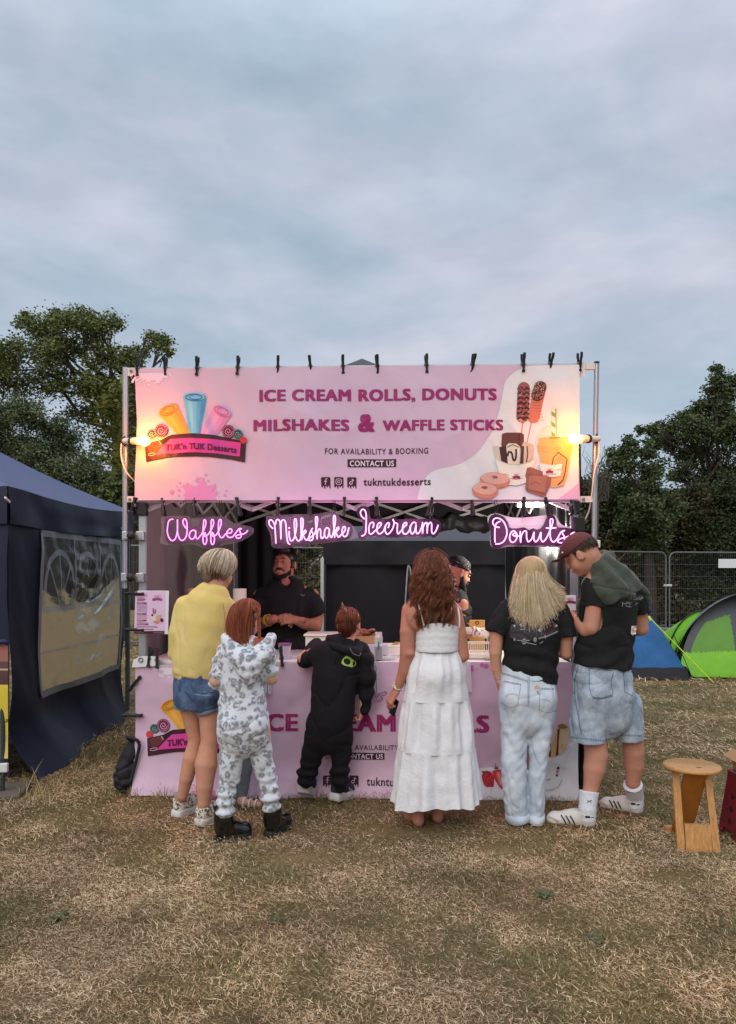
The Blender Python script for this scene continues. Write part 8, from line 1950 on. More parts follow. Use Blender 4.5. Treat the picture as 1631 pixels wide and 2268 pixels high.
# ---------------------------------------------------------------- vendor in the bandana
Y = 5.75; S = Y / W
MW = rotm(-72, -22); hc = J(1014, 1268, 0)
b = SDF(.006); head(b, hc, MW, 1.02); b.cone(hc + MW @ Vector((0, -.03, -.05)), J(990, 1318, .02), .06, .068, .03)
b.loft(rows([(1312, 985, 34, .09), (1330, 980, 56, .11), (1400, 978, 54, .12), (1470, 978, 52, .12), (1540, 978, 50, .12)]), .025)
for sx in (-1, 1):
 b.chain(limb_([(978 + sx * 24, 1535, 0, 25), (978 + sx * 27, 1610, 0, 18), (978 + sx * 28, 1680, 0, 12)]) + [(Vector((J(978 + sx * 28, 1268).x, Y, .06)), .035)], .02); q = J(978 + sx * 28, 1268); b.cone(Vector((q.x, Y, .04)), Vector((q.x + .1, Y - .1, .03)), .036, .03, .02)
ra = [(1020, 1340, -.06, 18), (1014, 1384, -.12, 16), (1012, 1402, -.16, 15), (1034, 1402, -.30, 12), (1052, 1399, -.36, 9)]
la = [(940, 1340, .05, 18), (930, 1400, .0, 15), (975, 1410, -.25, 11)]
for q in (ra, la): b.chain(limb_(q), .02)
hs = []
h = SDF(.004); hand(h, J(975, 1410, -.25), hand_frame((.9, -.5, 0), (0, 0, 1)), 1.0); hs.append(h)
h = SDF(.0035); hand(h, J(1052, 1399, -.36), mirror_frame(hand_frame((.95, -.15, -.12), (.05, -.75, .6))), 1.02, (30, 35, 40, 45), 4, (.7, .8)); hs.append(h)
Vc_ = person_body('bearded vendor in a black paisley bandana bending over the counter in profile', Vector((J(980, 1268).x, Y, 0)), b, hs, SKV, 'vendors in the stall')
tm_ = SDF(.007); tm_.loft(rows([(1304, 988, 28, .09), (1322, 982, 56, .12), (1350, 980, 66, .13), (1420, 979, 62, .135), (1500, 979, 60, .14)]), .03); tm_.chain(limb_([(1016, 1340, -.05, 23), (1014, 1386, -.12, 20)]), .03); tm_.chain(limb_([(944, 1340, .05, 23), (934, 1390, .0, 19)]), .03)
garment('t_shirt', tm_, BLACKT, Vc_, folds(.008, 7, 121))
tr_ = SDF(.008); tr_.loft(rows([(1490, 978, 56, .135), (1545, 978, 54, .13)]), .02)
for sx in (-1, 1): tr_.chain(limb_([(978 + sx * 24, 1535, 0, 28), (978 + sx * 27, 1610, 0, 21), (978 + sx * 28, 1680, 0, 17)]), .02)
garment('trousers', tr_, BLACKT, Vc_, folds(.006, 8, 122))
for sx in (-1, 1): q = J(978 + sx * 28, 1268); shoe(Vc_, Vector((q.x - .04, Y + .05, 0)), Vector((q.x + .13, Y - .14, 0)), 'shoe', BSOLE, BSOLE, w=.1)
def Fp(x, y, z): return hc + MW @ (Vector((x, y, z)) * 1.02)
bd = SDF(.005)
for s_ in (-1, 1): bd.loft([(Fp(s_ * .062, .02, -.02), .014, .03), (Fp(s_ * .058, .04, -.07), .02, .03)], .02)
bd.chain([(Fp(-.054, .045, -.08), .026), (Fp(-.03, .078, -.108), .028), (Fp(0, .086, -.124), .034), (Fp(.03, .078, -.108), .028), (Fp(.054, .045, -.08), .026)], .02); bd.chain([(Fp(-.036, .088, -.062), .009), (Fp(0, .106, -.044), .009), (Fp(.036, .088, -.062), .009)], .008)
garment('beard', bd, MATS['black_beard'], Vc_, folds(.002, 60, 5), 1)
m = MB()
for s_ in (-1, 1): m.ball(Fp(s_ * .031, .084, .005), .0115, 10)
m.build('eyes', MATS['eye_white'], Vc_, smooth=True)
m = MB()
for s_ in (-1, 1): m.tube([Fp(s_ * .012, .1, .022), Fp(s_ * .03, .1, .028), Fp(s_ * .05, .088, .022)], [.004, .005, .003], 6)
m.build('eyebrows', MATS['black_beard'], Vc_, smooth=True)
bn = SDF(.006); bn.ell(Fp(0, -.014, .044), (.086, .106, .088), MW, .02); bn.cut(Fp(0, .085, .030), MW @ Vector((0, .05, -1))); bn.chain([(Fp(0, -.1, .0), .022), (Fp(0, -.115, -.02), .014), (Fp(.02, -.125, -.06), .012)], .02)
band, Vn, Qn = garment('bandana', bn, mat('bandana_cloth', C(20, 20, 22), rough=.8, var=.2), Vc_, folds(.003, (12, 12, 30), 7))
dc = Decal(Vn, Qn, .001); rr = random.Random(5)
for _ in range(46):
 x, y = rr.uniform(996, 1040), rr.uniform(1239, 1268); r_ = rr.uniform(.5, 1.4); dc.poly([(x + r_ * math.cos(a), y + .7 * r_ * math.sin(a)) for a in np.linspace(0, 2 * PI, 7, endpoint=False)], C(150, 150, 146), 1)
dc.build('paisley_print', INK, band)
gl = SDF(.004); hand(gl, J(1052, 1399, -.36), mirror_frame(hand_frame((.95, -.15, -.12), (.05, -.75, .6))), 1.06, (30, 35, 40, 45), 4, (.7, .8)); gl.p = [tuple([q[0], q[1], q[2], q[3] + .002, q[4] + .002, q[5], q[6]]) for q in gl.p]
garment('glove', gl, mat('clear_glove', C(214, 204, 186), rough=.35, var=.1, bump=.6, bscale=60), Vc_, folds(.002, 40, 8), 1)
m = MB(); M_ = hand_frame((.95, -.15, -.12), (0, 0, 1)); m.tube([J(1050, 1399, -.36) + M_ @ Vector((.034 * math.cos(a), .004 * math.sin(4 * a), .034 * math.sin(a))) for a in np.linspace(0, 2 * PI, 18, endpoint=False)], .007, 6, closed=True); m.build('glove_cuff', MATS['clear_glove'], Vc_, smooth=True)
# ================================================================== COUNTER AND SMALL THINGS
ZT = .905
def CT(px, d, z=ZT):
 return ST(uz(px, 1400, d)[0], d, z)
root = thing('counter_table', 'white topped counter table behind the pink lower banner', 'table', ST(SW / 2, .4, 0))
m = MB(); m.box(ST(SW / 2, .38, ZT - .02), (SW - .1, .74, .035), STROT, bev=.008); m.build('tabletop', WHT, root, smooth=True, angle=40)
m = MB(); m.grid(4, 8, lambda u, v: ST(.0 + .02 * n2(u * 3, v * 4, 3), .02 + .7 * u, .01 + .87 * v)); m.grid(4, 8, lambda u, v: ST(SW - .01 + .03 * n2(u * 3, v * 4, 5), .0 + .7 * u, .01 + .87 * v)); m.build('side_cloth', BLKF, root, smooth=True)
for u in (.12, SW - .12):
 for d_ in (.1, .66): m = MB(); m.bar(ST(u, d_, 0), ST(u, d_, ZT - .04), .03, .03); m.build('leg', GALV, root)
CREAM = mat('cream_plastic', C(226, 220, 200), rough=.45, var=.06); CLR = mat('clear_glass', (.9, .93, .92), rough=.06, var=0, alpha=.38, spec=.9); CARDB = mat('cardboard', C(176, 134, 96), rough=.85, var=.12)
def put(name, label, cat, loc, group=None): return thing(name, label, cat, loc, group)
r_ = put('lidded_cup', 'clear tub with a purple lid behind the clamp on the counter edge', 'cup', CT(631, .12)); c = CT(631, .12)
m = MB(); m.lathe(c, [(.036, 0), (.044, .095), (.04, .095), (.033, .004)], 20); m.build('cup', mat('frosted', C(214, 204, 214), rough=.3, var=.05, alpha=.75), r_, smooth=True, angle=40)
m = MB(); m.lathe(c, [(.047, .094), (.047, .106), (.04, .109), (.04, .104)], 20); m.build('lid', mat('lilac_lid', C(150, 96, 140), rough=.3, alpha=.8), r_, smooth=True, angle=40)
r_ = put('display_box', 'long white lidded box on the counter behind the boy', 'box', CT(742, .42)); c = CT(742, .42)
m = MB(); m.box(c + Vector((0, 0, .07)), (.40, .26, .14), STROT, bev=.006); m.build('body', CREAM, r_); m = MB(); m.box(c + Vector((0, -.004, .148)), (.425, .275, .014), STROT, bev=.004); m.build('lid', CREAM, r_)
r_ = put('serving_tray', 'white tray stack on the counter right of the boy', 'tray', CT(836, .14)); c = CT(836, .14)
m = MB(); m.box(c + Vector((0, 0, .012)), (.18, .16, .022), STROT, bev=.004); m.build('base', mat('pale_plastic', C(198, 196, 204), rough=.4), r_); m = MB(); m.box(c + Vector((0, .03, .062)), (.15, .09, .074), STROT, bev=.004); m.build('bin', mat('pale_plastic', (0, 0, 0)), r_)
r_ = put('food_boat', 'brown card boat heaped with donuts beside the boy\'s shoulder', 'food', CT(812, .20, ZT + .11)); c = CT(812, .20, ZT + .102)
m = MB(); m.prism([(-.07, 0), (.07, 0), (.10, .055), (-.095, .05)], lambda x, y, w: c + SU * x + Vector((0, 0, y)) + SN * w, -.04, .05); m.build('boat', CARDB, r_)
for (x, d_, z) in ((-.05, 0, .062), (0, -.01, .066), (.05, .01, .06), (-.02, .03, .078), (.03, .0, .084)):
 m = MB(); q = c + SU * x + SN * d_ + Vector((0, 0, z)); Mx = rotm(random.uniform(0, 90), random.uniform(-30, 30)); m.tube([q + Mx @ Vector((.022 * math.cos(a), .022 * math.sin(a), 0)) for a in np.linspace(0, 2 * PI, 14, endpoint=False)], .012, 8, closed=True); m.build('donut', mat('donut', C(134, 78, 52), rough=.6, var=.3, vscale=50), r_, smooth=True)
r_ = put('sprinkle_jar', 'tall ribbed glass jar of chocolate sprinkles on the counter right of the boy', 'jar', CT(839, .05)); c = CT(839, .05, ZT + .006)
m = MB(); m.lathe(c, [(.029, 0), (.030, .004), (.027, .09), (.030, .1), (.028, .104), (.028, .148), (.030, .152), (.024, .158), (.024, .182), (.022, .186)], 20); m.build('glass', CLR, r_, smooth=True, angle=50)
m = MB(); m.lathe(c, [(.025, .005), (.024, .085)], 16); m.build('filling', mat('chocolate', C(66, 36, 32), rough=.6, var=.35, vscale=90), r_, smooth=True, angle=50); m = MB(); m.box(c + Vector((0, -.029, .095)), (.012, .002, .05), STROT); m.build('tag', mat('teal_tag', C(60, 130, 140)), r_)
r_ = put('topping_tray', 'low white tray with wooden tongs left of the woman in white', 'tray', CT(880, .34)); c = CT(880, .34)
m = MB(); m.box(c + Vector((0, 0, .065)), (.2, .02, .02), STROT, bev=.004); m.box(c + Vector((0, .16, .065)), (.2, .02, .02), STROT, bev=.004); m.box(c + Vector((0, .08, .03)), (.2, .18, .05), STROT, bev=.004); m.build('tray', CREAM, r_); m = MB(); m.bar(c + Vector((-.05, .04, .06)), c + Vector((.0, .10, .085)), .014, .01); m.bar(c + Vector((-.03, .03, .06)), c + Vector((.02, .10, .085)), .014, .01); m.build('tongs', CARDB, r_)
sb = SDF(.006); c = CT(876, .08)
for q in range(6): sb.ell(c + Vector((random.uniform(-.04, .04), random.uniform(-.02, .03), random.uniform(.01, .035))), (.026, .022, .018), rotm(q * 40), .01)
V, Q_ = sb.mesh(1, folds(.006, 40, 3)); tag(np_mesh('plastic_bag', V, Q_, mat('clear_bag', C(232, 228, 222), rough=.15, alpha=.55, bump=.8, bscale=40, spec=.8), None, c), 'crumpled clear plastic bag on the counter by the woman in white', 'bag')
r_ = put('wire_basket', 'cream wire basket on the counter between the two women', 'basket', CT(1060, .22)); c = CT(1060, .22)
m = MB(); m.box(c + Vector((0, 0, .02)), (.20, .15, .035), STROT, bev=.005); m.build('tray', CREAM, r_); m = MB()
for i in range(15):
 x = -.085 + .17 * i / 14
 for y in (-.055, .055): m.tube([c + SU * x + SN * y + Vector((0, 0, .04)), c + SU * x * 1.06 + SN * y + Vector((0, 0, .105))], .0022, 4)
for z in (.045, .105):
 q = [c + SU * a * 1.04 + SN * b_ + Vector((0, 0, z)) for a, b_ in ((-.088, -.057), (.088, -.057), (.088, .057), (-.088, .057))]; m.tube(q, .004, 6, closed=True)
m.build('wires', CREAM, r_)
r_ = put('glass_bowl', 'small glass bowl on the counter beside the blonde woman\'s elbow', 'bowl', CT(1086, .1)); c = CT(1086, .1); m = MB(); m.lathe(c, [(.022, 0), (.04, .02), (.044, .05), (.041, .05), (.036, .022), (.02, .006)], 20); m.build('bowl', CLR, r_, smooth=True); m = MB(); m.ball(c + Vector((0, 0, .02)), (.033, .033, .016), 14); m.build('filling', mat('crumbs', C(196, 170, 120), rough=.8, var=.3, vscale=70), r_, smooth=True)
r_ = put('sauce_bottle', 'dark sauce bottle with a pale cap below the gloved hand', 'bottle', CT(1090, .34)); c = CT(1090, .34); m = MB(); m.lathe(c, [(.026, 0), (.027, .01), (.026, .13), (.018, .15)], 16); m.build('body', mat('brown_bottle', C(74, 62, 56), rough=.3), r_, smooth=True, angle=50); m = MB(); m.lathe(c, [(.018, .15), (.016, .17), (.006, .195)], 14); m.build('cap', CREAM, r_, smooth=True, angle=50)
r_ = put('cutting_board', 'upright yellow board standing at the back of the counter', 'board', CT(1057, .6)); m = MB(); m.box(CT(1057, .6) + Vector((0, 0, .12)), (.115, .018, .24), STROT, bev=.004); m.build('board', mat('yellow_board', C(212, 164, 84), rough=.5, var=.08), r_); m = MB(); m.tube([CT(1057, .588, ZT + .22) + SU * .012 * math.cos(a) + Vector((0, 0, .012 * math.sin(a))) for a in np.linspace(0, 2 * PI, 12, endpoint=False)], .003, 5, closed=True); m.build('hole_rim', BLK, r_)
r_ = put('coffee_machine', 'black coffee machine carrying a paper roll, behind the woman in yellow', 'machine', CT(522, .5)); c = CT(522, .5)
m = MB(); m.box(c + Vector((0, 0, .03)), (.22, .26, .06), STROT, bev=.008); m.box(c + Vector((0, .06, .20)), (.22, .14, .30), STROT, bev=.01); m.box(c + Vector((0, 0, .32)), (.22, .26, .08), STROT, bev=.01); m.build('body', BLK, r_, smooth=True, angle=40)
m = MB(); m.lathe(c + Vector((-.03, -.05, .24)), [(.03, .04), (.03, .0), (.02, -.02)], 14); m.bar(c + Vector((-.03, -.07, .25)), c + Vector((-.03, -.18, .25)), .02, .015); m.build('portafilter', ALU, r_, smooth=True, angle=40)
r_ = put('paper_roll', 'cream paper towel roll standing on the black coffee machine', 'paper roll', c + Vector((.03, 0, .36))); m = MB(); m.lathe(c + Vector((.035, -.02, .361)), [(.015, 0), (.05, 0), (.05, .115), (.015, .115), (.015, .002)], 22); m.build('paper', CREAM, r_, smooth=True, angle=40); m = MB(); m.lathe(c + Vector((.035, -.02, .3615)), [(.0145, 0), (.0145, .116)], 14); m.build('core', CARDB, r_, smooth=True, angle=40)
r_ = put('coffee_grinder', 'black grinder with a pale hopper left of the yellow sweatshirt woman\'s head', 'machine', CT(418, .5)); c = CT(418, .5)
m = MB(); m.box(c + Vector((0, 0, .18)), (.17, .2, .36), STROT, bev=.03); m.build('body', BLK, r_, smooth=True, angle=50); m = MB(); m.lathe(c + Vector((.06, 0, .36)), [(.04, 0), (.07, .10), (.065, .115), (.02, .12)], 18); m.build('hopper', mat('beige_hopper', C(186, 160, 136), rough=.4), r_, smooth=True, angle=40)
m = MB(); m.tube([P(1036, 1380, 5.36), P(1054, 1397, 5.38)], .005, 6); tag(m.build('wooden_stick', CARDB, None, P(1045, 1390, 5.37)), 'thin wooden stick in the gloved hand of the bandana vendor', 'stick')
# bags beside the counter
def bag(name, label, c, h, w, dp, seed, leanx=0.0):
 r_ = thing(name, label, 'bag', c, None); s = SDF(.008)
 s.loft([(c + Vector((0, 0, .06)), w, dp, 0), (c + Vector((leanx * .4, 0, h * .45)), w * .95, dp, 0), (c + Vector((leanx, 0, h * .85)), w * .55, dp * .7, 0)], .03); s.ell(c + Vector((-.02, -dp * .9, h * .3)), (w * .7, dp * .45, h * .24), None, .03); s.cut(c + Vector((0, 0, .008)), (0, 0, -1))
 V, Q_ = s.mesh(2, folds(.016, (9, 9, 7), seed)); np_mesh('body', V, Q_, BLKF, r_)
 m = MB(); m.tube(smooth_path([c + Vector((leanx, -.05, h * .86)), c + Vector((leanx - .03, -dp, h * .98)), c + Vector((leanx + .05, -dp * 1.1, h * .9)), c + Vector((leanx + .03, -dp, h * .6)), c + Vector((.04, -dp * 1.2, h * .2))], 5), .012, 6); m.build('strap', BLKF, r_, smooth=True)
bag('backpack', 'black backpack slumped on the grass at the left end of the counter', G(276, 1762) + Vector((0, .1, 0)), .40, .10, .10, 3, .05)
bag('holdall', 'black bag on the grass behind the right end of the counter', G(1291, 1752) + Vector((0, .12, 0)), .5, .09, .12, 6, .02)
m = MB(); m.grid(8, 14, lambda u, v: ST(SW + .03 + .12 * u * (1 - v * .6), .06 + .02 * math.sin(u * 9 + v * 4), .02 + .55 * v)); tag(m.build('black_cloth', BLKF, None, ST(SW + .05, .05, 0), smooth=True), 'black cloth hanging at the right end of the counter behind the man in shorts', 'cloth')
# wooden stool
WOOD = mat('varnished_beech', C(190, 136, 76), rough=.42, var=.34, vscale=4, detail=9, stretch=(22, 22, 1.1), bump=.08, bscale=60, coat=.2)
sc0 = Vector(((1533 - CX) / W * 4.08, 4.08, 0)); r_ = thing('wooden_stool', 'round topped folding wooden stool on the grass at the right', 'stool', sc0)
ax = Vector((.97, -.10, 0)).normalized(); ay = Vector((.10, .97, 0)).normalized()
def WS(x, y, z): return sc0 + ax * x + ay * y + Vector((0, 0, z))
m = MB(); Mz = Matrix((ax, ay, Vector((0, 0, 1)))).transposed(); m.lathe(WS(0, 0, .418), [(.135, 0), (.150, .006), (.152, .013), (.149, .020), (.14, .024)], 40, M=Mz); st_ = m.build('seat', WOOD, r_, smooth=True, angle=50)
m = MB(); m.ball(WS(.015, -.07, .4425), (.016, .006, .001), 12); m.build('finger_hole', mat('dark_hole', C(46, 28, 16), rough=.9), st_)
for x0, x1 in ((-.110, -.070), (.074, .112)):
 m = MB(); a0, a1 = WS(x0, -.115, 0), WS(x1, -.115, 0); t0, t1 = WS(x0 * .92 - .01, -.02, .418), WS(x1 * .92 - .01, -.02, .418); th = ay * .02
 m.add([a0, a1, t1, t0, a0 + th, a1 + th, t1 + th, t0 + th], [(0, 1, 2, 3), (4, 7, 6, 5), (0, 4, 5, 1), (1, 5, 6, 2), (2, 6, 7, 3), (3, 7, 4, 0)]); m.build('leg', WOOD, r_)
m = MB(); f_ = .33; th = ay * .018; q = [WS(-.0655, -.114, 0), WS(.0715, -.114, 0), WS(.069, -.114 + .095 * f_, .418 * f_), WS(-.0645, -.114 + .095 * f_, .418 * f_)]
m.add(q + [p + th for p in q], [(0, 1, 2, 3), (4, 7, 6, 5), (0, 4, 5, 1), (1, 5, 6, 2), (2, 6, 7, 3), (3, 7, 4, 0)]); m.build('front_panel', WOOD, r_)
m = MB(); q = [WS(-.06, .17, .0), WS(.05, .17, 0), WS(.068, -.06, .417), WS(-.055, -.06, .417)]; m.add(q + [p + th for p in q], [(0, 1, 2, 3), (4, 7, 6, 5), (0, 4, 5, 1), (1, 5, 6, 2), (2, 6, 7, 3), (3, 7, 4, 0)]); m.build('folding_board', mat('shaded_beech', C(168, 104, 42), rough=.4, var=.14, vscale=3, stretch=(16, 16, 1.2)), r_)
m = MB(); m.box(WS(.005, .18, .02), (.20, .03, .04), Mz, bev=.004); m.build('rear_foot', WOOD, r_)
# red step stool and cardboard box at the right edge
c0 = Vector(((1690 - CX) / W * 4.12, 4.16, 0)); r_ = thing('step_stool', 'dark red plastic folding step stool cut by the right edge', 'stool', c0); RP = mat('red_plastic', C(120, 22, 36), rough=.4, var=.08)
m = MB(); m.box(c0 + Vector((0, 0, .355)), (.27, .20, .03), bev=.01); m.build('top', RP, r_, smooth=True, angle=40)
for s_ in (-1, 1):
 m = MB(); q = [(-.09, .345), (-.115, .03), (-.125, 0), (-.075, 0), (-.06, .05), (.06, .05), (.075, 0), (.125, 0), (.115, .03), (.09, .345)]
 m.prism(q, lambda x, y, w: c0 + Vector((s_ * (.125 + (.345 - y) * .13) + w, x, y)), -.008, .008); lg = m.build('side', RP, r_)
 for zz in (.1, .17, .24): m = MB(); m.lathe(c0 + Vector((s_ * (.134 + (.345 - zz) * .13), 0, zz)), [(.016, -.002), (.016, .002)], 14, M=Matrix(((0, 0, s_), (1, 0, 0), (0, 1, 0))).to_3x3()); m.build('hole', mat('dark_red', C(50, 10, 16)), lg)
 m = MB(); m.prism([(-.125, 0), (-.10, .34), (.10, .34), (.125, 0), (.085, 0), (.06, .06), (-.06, .06), (-.085, 0)], lambda x, y, w: c0 + Vector((x * 1.15, s_ * (.09 + (.345 - y) * .06) + w, y)), -.006, .006); m.build('front', RP, r_)
r_ = thing('cardboard_box', 'open cardboard box on the red step stool at the right edge', 'box', c0 + Vector((.02, 0, .37))); cb = c0 + Vector((.02, 0, .371))
m = MB(); m.box(cb + Vector((0, 0, .055)), (.24, .2, .11)); m.build('box', CARDB, r_)
for s_ in (-1, 1): m = MB(); m.bar(cb + Vector((s_ * .122, 0, .112)), cb + Vector((s_ * .175, 0, .075)), .2, .004); m.build('flap', CARDB, r_)
# camping tents
BLU = mat('blue_nylon', C(14, 76, 126), rough=.5, var=.1, vscale=3, bump=.35, bscale=12, col2=C(18, 86, 140)); LIM = mat('lime_nylon', C(128, 196, 50), rough=.5, var=.1, vscale=3, bump=.25, bscale=9); GRT = mat('grey_nylon', C(112, 110, 114), rough=.55, var=.1, bump=.2, bscale=10)
ap = P(1424, 1342, 11.3); r_ = thing('blue_tent', 'low blue camping tent behind the man in the cap', 'tent', Vector((ap.x - .3, 11.2, 0)))
bs = [P(1272, 1496, 10.35), P(1522, 1490, 10.35), Vector((4.75, 12.2, .06)), Vector((2.6, 12.2, .06))]
for q in bs[:2]: q.z = .10
m = MB()
for i in range(4):
 a, b_ = bs[i], bs[(i + 1) % 4]; n_ = (b_ - a).cross(Vector((0, 0, 1))).normalized()
 m.grid(16, 12, lambda u, v: a.lerp(b_, u).lerp(ap, v) + Vector((0, 0, .05 * math.sin(PI * v))) - n_ * (-.05 * math.sin(PI * v) * math.sin(PI * u)) + n_ * .015 * n2(u * 9, v * 6, i))
m.build('flysheet', BLU, r_, smooth=True, angle=40)
m = MB()
for i in range(4):
 a, b_ = bs[i], bs[(i + 1) % 4]; n_ = (b_ - a).cross(Vector((0, 0, 1))).normalized(); m.grid(14, 3, lambda u, v: a.lerp(b_, u) + n_ * (.09 * (1 - v)) + Vector((0, 0, -.09 + .16 * v + .006 * math.sin(u * 30))))
m.build('groundsheet', BLKF, r_, smooth=True)
m = MB(); m.tube([P(1437, 1366, 10.9), P(1581, 1512, 10.0)], .007, 6); m.tube([P(1437, 1366, 10.9), P(1443, 1375, 10.85)], .02, 6); m.build('guy_rope', mat('lime_rope', C(190, 224, 40), rough=.6), r_); m = MB(); m.tube([P(1494, 1408, 10.6), P(1532, 1497, 10.15)], .006, 5); m.build('guy_rope', BLK, r_)
m = MB(); m.ball(P(1430, 1352, 11.15), (.10, .06, .07), 10); m.build('vent', mat('navy_vent', C(24, 36, 80), rough=.6), r_, smooth=True)
def arch(cx, hw, h, y0, y1, pw=2.1):
 def f(u, v):
  a = PI * u; k_ = 1 - .55 * v; return Vector((cx - hw * k_ * math.copysign(abs(math.cos(a)) ** (2 / pw), math.cos(a)), y0 + (y1 - y0) * v, .02 + h * k_ * math.sin(a) ** (2 / pw)))
 return f
X1 = (1662 - CX) / W * 10.5; r_ = thing('green_tent', 'lime green and grey tunnel tent at the right edge of the field', 'tent', Vector((X1, 11, 0)))
f1 = arch(X1, .98, 1.16, 10.75, 12.6, 1.85); m = MB(); m.grid(30, 8, f1); m.build('rear_tunnel', LIM, r_, smooth=True)
m = MB(); m.grid(30, 3, lambda u, v: f1(u, 0) + Vector((.12 * (1 - v) * (1 if u > .5 else -1) * abs(2 * u - 1), -.30 * (1 - v) * math.sin(PI * u) ** .5 + .02, .04 * (1 - v)))); m.build('arch_band', GRT, r_, smooth=True)
def fw(u, v):
 p = f1(u, 0); return Vector((X1 + (p.x - X1) * v, 10.38 + .12 * v + .26 * (p.z / 1.18) * v ** 2 - .0, .02 + (p.z - .02) * v))
LG, GG, DG = C(128, 196, 50), C(78, 80, 86), C(98, 150, 50)
def fcol(u, v):
 p = fw(u, v); x = p.x - X1
 if p.z < .40 - .05 * abs(x): return LG
 if v > .90: return GG
 if abs(x + .16) < .07 or abs(x - .35) < .08: return GG
 return DG if p.z < .98 - .35 * abs(x) else GG
m = MB(); m.grid(90, 60, fw, colfn=fcol); m.build('door_panel', mat('tent_print', attr=True, rough=.5, var=.08, bump=.25, bscale=9), r_, smooth=True)
m = MB(); m.tube([f1(u, 0) + Vector((0, -.05, .01)) for u in np.linspace(0, 1, 30)], .012, 6); m.build('pole', BLK, r_, smooth=True)
X2 = (1550 - CX) / W * 11.4; f2 = arch(X2, .60, .90, 11.2, 12.8); m = MB(); m.grid(24, 8, f2); m.grid(24, 8, lambda u, v: Vector((X2 + (f2(u, 0).x - X2) * v, 11.05 + .15 * v, .02 + (f2(u, 0).z - .02) * v))); m.build('porch', LIM, r_, smooth=True, angle=40); m = MB(); m.tube([f2(u, 0) + Vector((0, -.02, .01)) for u in np.linspace(0, 1, 24)], .012, 6); m.build('pole', BLK, r_, smooth=True)
# ================================================================== DRY GRASS
def soil(x, y):                                        # bare worn patches
 k_ = np.zeros(len(x))
 for (px, py, rx, ry) in ((1105, 1884, .17, .09), (668, 1902, .2, .12), (1500, 1948, .2, .12), (870, 1842, .3, .1), (560, 1850, .3, .08)):
  g_ = G(px, py); k_ = np.maximum(k_, np.exp(-(((x - g_.x) / rx) ** 2 + ((y - g_.y) / ry) ** 2) ** 1.5))
 return k_
def blades(n, y0, y1, wmul, len0, len1, wd, margin=.6):
 y = y0 + (y1 - y0) * RNG.random(n); x = (RNG.random(n) * 2 - 1) * (y * .5 * wmul + margin)
 p = np.stack([x, y, np.zeros(n)], 1)
 keep = (RNG.random(n) > soil(x, y) * .96) & ~((x > -1.5) & (x < 1.4) & (y > 5.05) & (y < 8) & (RNG.random(n) < .6)); p = p[keep]; x, y = p[:, 0], p[:, 1]; n = len(p)
 gm = np.clip(.52 + .55 * fnoise(p, 1.7, 201, 3) + .7 * fnoise(p, 5, 205, 3), 0, 1); gm = gm * np.clip(1.25 - .35 * np.exp(-((y - 4.2) / .7) ** 2), 0, 1)
 tall = fnoise(p, 2.2, 211, 3)
 az_ = RNG.random(n) * 6.283 + 1.5 * fnoise(p, 3, 215, 2); lean = np.clip(RNG.normal(1.38, .24, n) - .25 * gm - .12 * np.clip(tall, 0, 1), .25, 1.54)
 L_ = (len0 + (len1 - len0) * RNG.random(n) ** 1.6) * (1 + .3 * np.clip(tall, -1, 1)); w = wd * (.6 + .8 * RNG.random(n))
 hx, hy = np.cos(az_), np.sin(az_); z0 = .002 + RNG.random(n) ** 2 * .03 * (1 + np.clip(tall, -.6, 1)); cv = RNG.normal(0, .16, n)
 V = []
 for t in (0, .4, .75, 1.0):
  ln = np.clip(lean + cv * (t - .3) * .9, 0, 2.0); r_ = L_ * t * np.sin(ln); zz = z0 + L_ * t * np.cos(ln) * (1 - .35 * t); zz = np.maximum(zz, .002)
  bend = cv * .25 * L_ * t * t
  cx_, cy_ = x + hx * r_ - hy * bend, y + hy * r_ + hx * bend; ww = w * (1 - t) ** .6 * .5 + .0002
  V.append(np.stack([cx_ - hy * ww, cy_ + hx * ww, zz], 1)); V.append(np.stack([cx_ + hy * ww, cy_ - hx * ww, zz + ww * .5], 1))
 V = np.stack(V, 1).reshape(-1, 3); b_ = (np.arange(n) * 8)[:, None]
 F = np.stack([b_ + np.array([0, 1, 3, 2]), b_ + np.array([2, 3, 5, 4]), b_ + np.array([4, 5, 7, 6])], 1).reshape(-1, 4)
 straw = np.array([C(152, 120, 88), C(196, 162, 122), C(222, 190, 150), C(108, 84, 62), C(236, 212, 178)]); grn = np.array([C(94, 88, 58), C(124, 114, 76), C(148, 132, 92), C(104, 102, 66)])
 cs = straw[RNG.integers(0, 5, n)]; cg = grn[RNG.integers(0, 4, n)]; cc = np.where((RNG.random(n) < gm * .85)[:, None], cg, cs)
 warm = np.clip(fnoise(p, .9, 221, 3), 0, 1)[:, None]; cc = cc * (1 - warm * np.array([0.0, .10, .2])) * (1 + .26 * np.clip(fnoise(p, 2.6, 231, 3), -1, 1))[:, None]
 return V, F, np.repeat(cc, 3, 0)
GRS = mat('grass_blade', attr=True, rough=.75, var=.12, vscale=3, spec=.2)
Vs, Fs, Cs, n0 = [], [], [], 0
for args in ((240000, 2.2, 4.0, 1.0, .008, .038, .0017), (150000, 4.0, 5.6, 1.06, .012, .046, .0021), (100000, 5.6, 10, 1.06, .03, .09, .004), (60000, 10, 22, 1.1, .06, .15, .009)):
 V, F, c = blades(*args); Vs.append(V); Fs.append(F + n0); Cs.append(c); n0 += len(V)
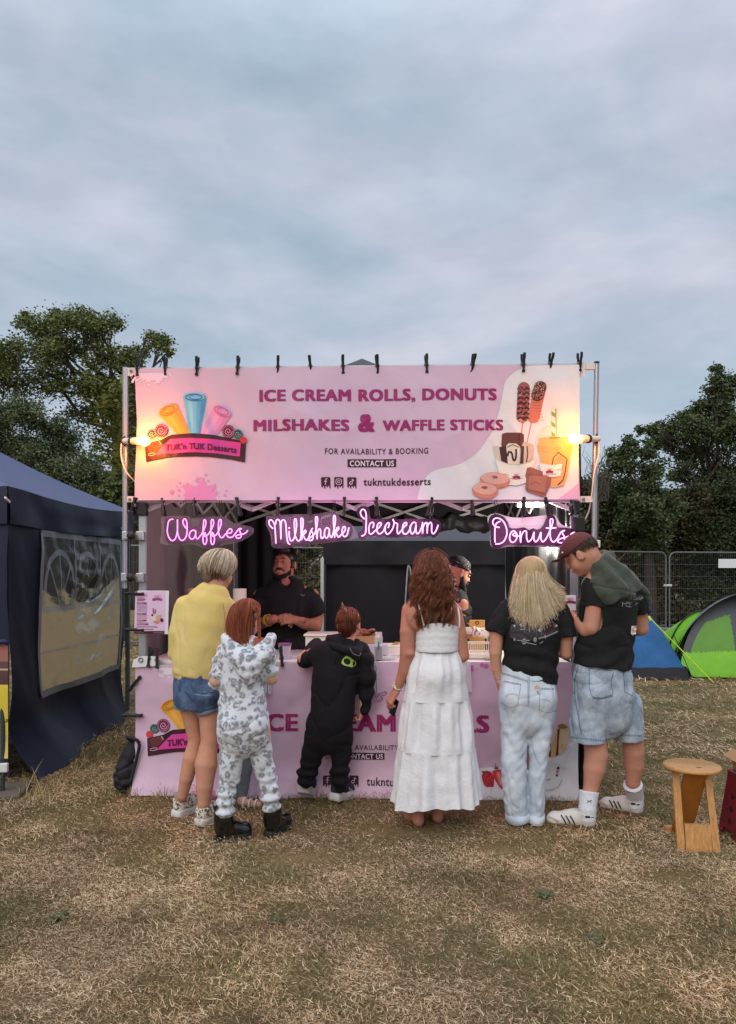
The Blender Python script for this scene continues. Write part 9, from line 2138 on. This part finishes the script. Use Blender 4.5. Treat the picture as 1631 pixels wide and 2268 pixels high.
# weeds, and taller wisps round the counter and the tent skirt
def tufts(spots, k_, h):
 P_ = []
 for (x, y) in spots:
  for _ in range(k_): P_.append((x + random.gauss(0, .025), y + random.gauss(0, .02)))
 P_ = np.array(P_); n = len(P_); V = []
 az_ = RNG.random(n) * 6.283; ln = np.abs(RNG.normal(.45, .3, n)); L_ = h * (.5 + .7 * RNG.random(n))
 for t in (0, .4, .75, 1.0):
  r_ = L_ * t * np.sin(ln * (.6 + .6 * t)); zz = L_ * t * np.cos(ln); ww = .0016 * (1 - t) ** .6 + .0002; cx_, cy_ = P_[:, 0] + np.cos(az_) * r_, P_[:, 1] + np.sin(az_) * r_
  V.append(np.stack([cx_ - ww, cy_, zz], 1)); V.append(np.stack([cx_ + ww, cy_, zz], 1))
 V = np.stack(V, 1).reshape(-1, 3); b_ = (np.arange(n) * 8)[:, None]
 F = np.stack([b_ + np.array([0, 1, 3, 2]), b_ + np.array([2, 3, 5, 4]), b_ + np.array([4, 5, 7, 6])], 1).reshape(-1, 4)
 cols = np.array([C(176, 150, 108), C(112, 106, 62), C(204, 180, 136)])[RNG.integers(0, 3, n)]
 return V, F, np.repeat(cols, 3, 0)
sp = [(SL.x + (SR.x - SL.x) * random.random(), 4.93 + random.uniform(-.04, .04)) for _ in range(60)] + [(-2.35 + random.uniform(-.25, .2), 5.0 + 2.6 * random.random()) for _ in range(30)] + [(random.uniform(-2.4, -2.0), random.uniform(4.7, 5.2)) for _ in range(10)]
for V, F, c in (tufts(sp, 7, .09), tufts([(-2.3, 4.95), (-2.15, 4.85), (-2.42, 4.7)], 6, .26)): Vs.append(V); Fs.append(F + n0); Cs.append(c); n0 += len(V)
g = np_mesh('dry_grass', np.concatenate(Vs), np.concatenate(Fs), GRS, None, None, False, np.concatenate(Cs)); tag(g, kind='stuff')
# flat leafy weeds
WEED = mat('weed_leaf', C(88, 90, 56), rough=.6, var=.25)
for px, py, lab in ((1315, 2090, 'flat green weed rosette in the dry grass below the tall man'), (608, 2048, 'small green weed in the dry grass below the girl in boots'), (123, 2042, 'green weed in the dry grass at the lower left'), (1205, 1990, 'small dark weed in the grass below the blonde woman')):
 c = G(px, py); m = MB()
 for k_ in range(11):
  a = 2 * PI * k_ / 11 + random.uniform(-.2, .2); l = random.uniform(.03, .06); dv = Vector((math.cos(a), math.sin(a), 0)); sv = Vector((-dv.y, dv.x, 0))
  pts = [(0, .003, .004), (.35, .012, .016), (.7, .014, .018), (1.0, .001, .008)]
  vs = []
  for t, w_, z in pts: vs += [c + dv * l * t + sv * w_ + Vector((0, 0, z + .012)), c + dv * l * t + Vector((0, 0, z + .008)), c + dv * l * t - sv * w_ + Vector((0, 0, z + .012))]
  m.add(vs, [(3 * q + o, 3 * q + o + 1, 3 * q + o + 4, 3 * q + o + 3) for q in range(3) for o in (0, 1)])
 tag(m.build('weed', WEED, None, c), lab, 'weed', 'weeds in the dry grass')
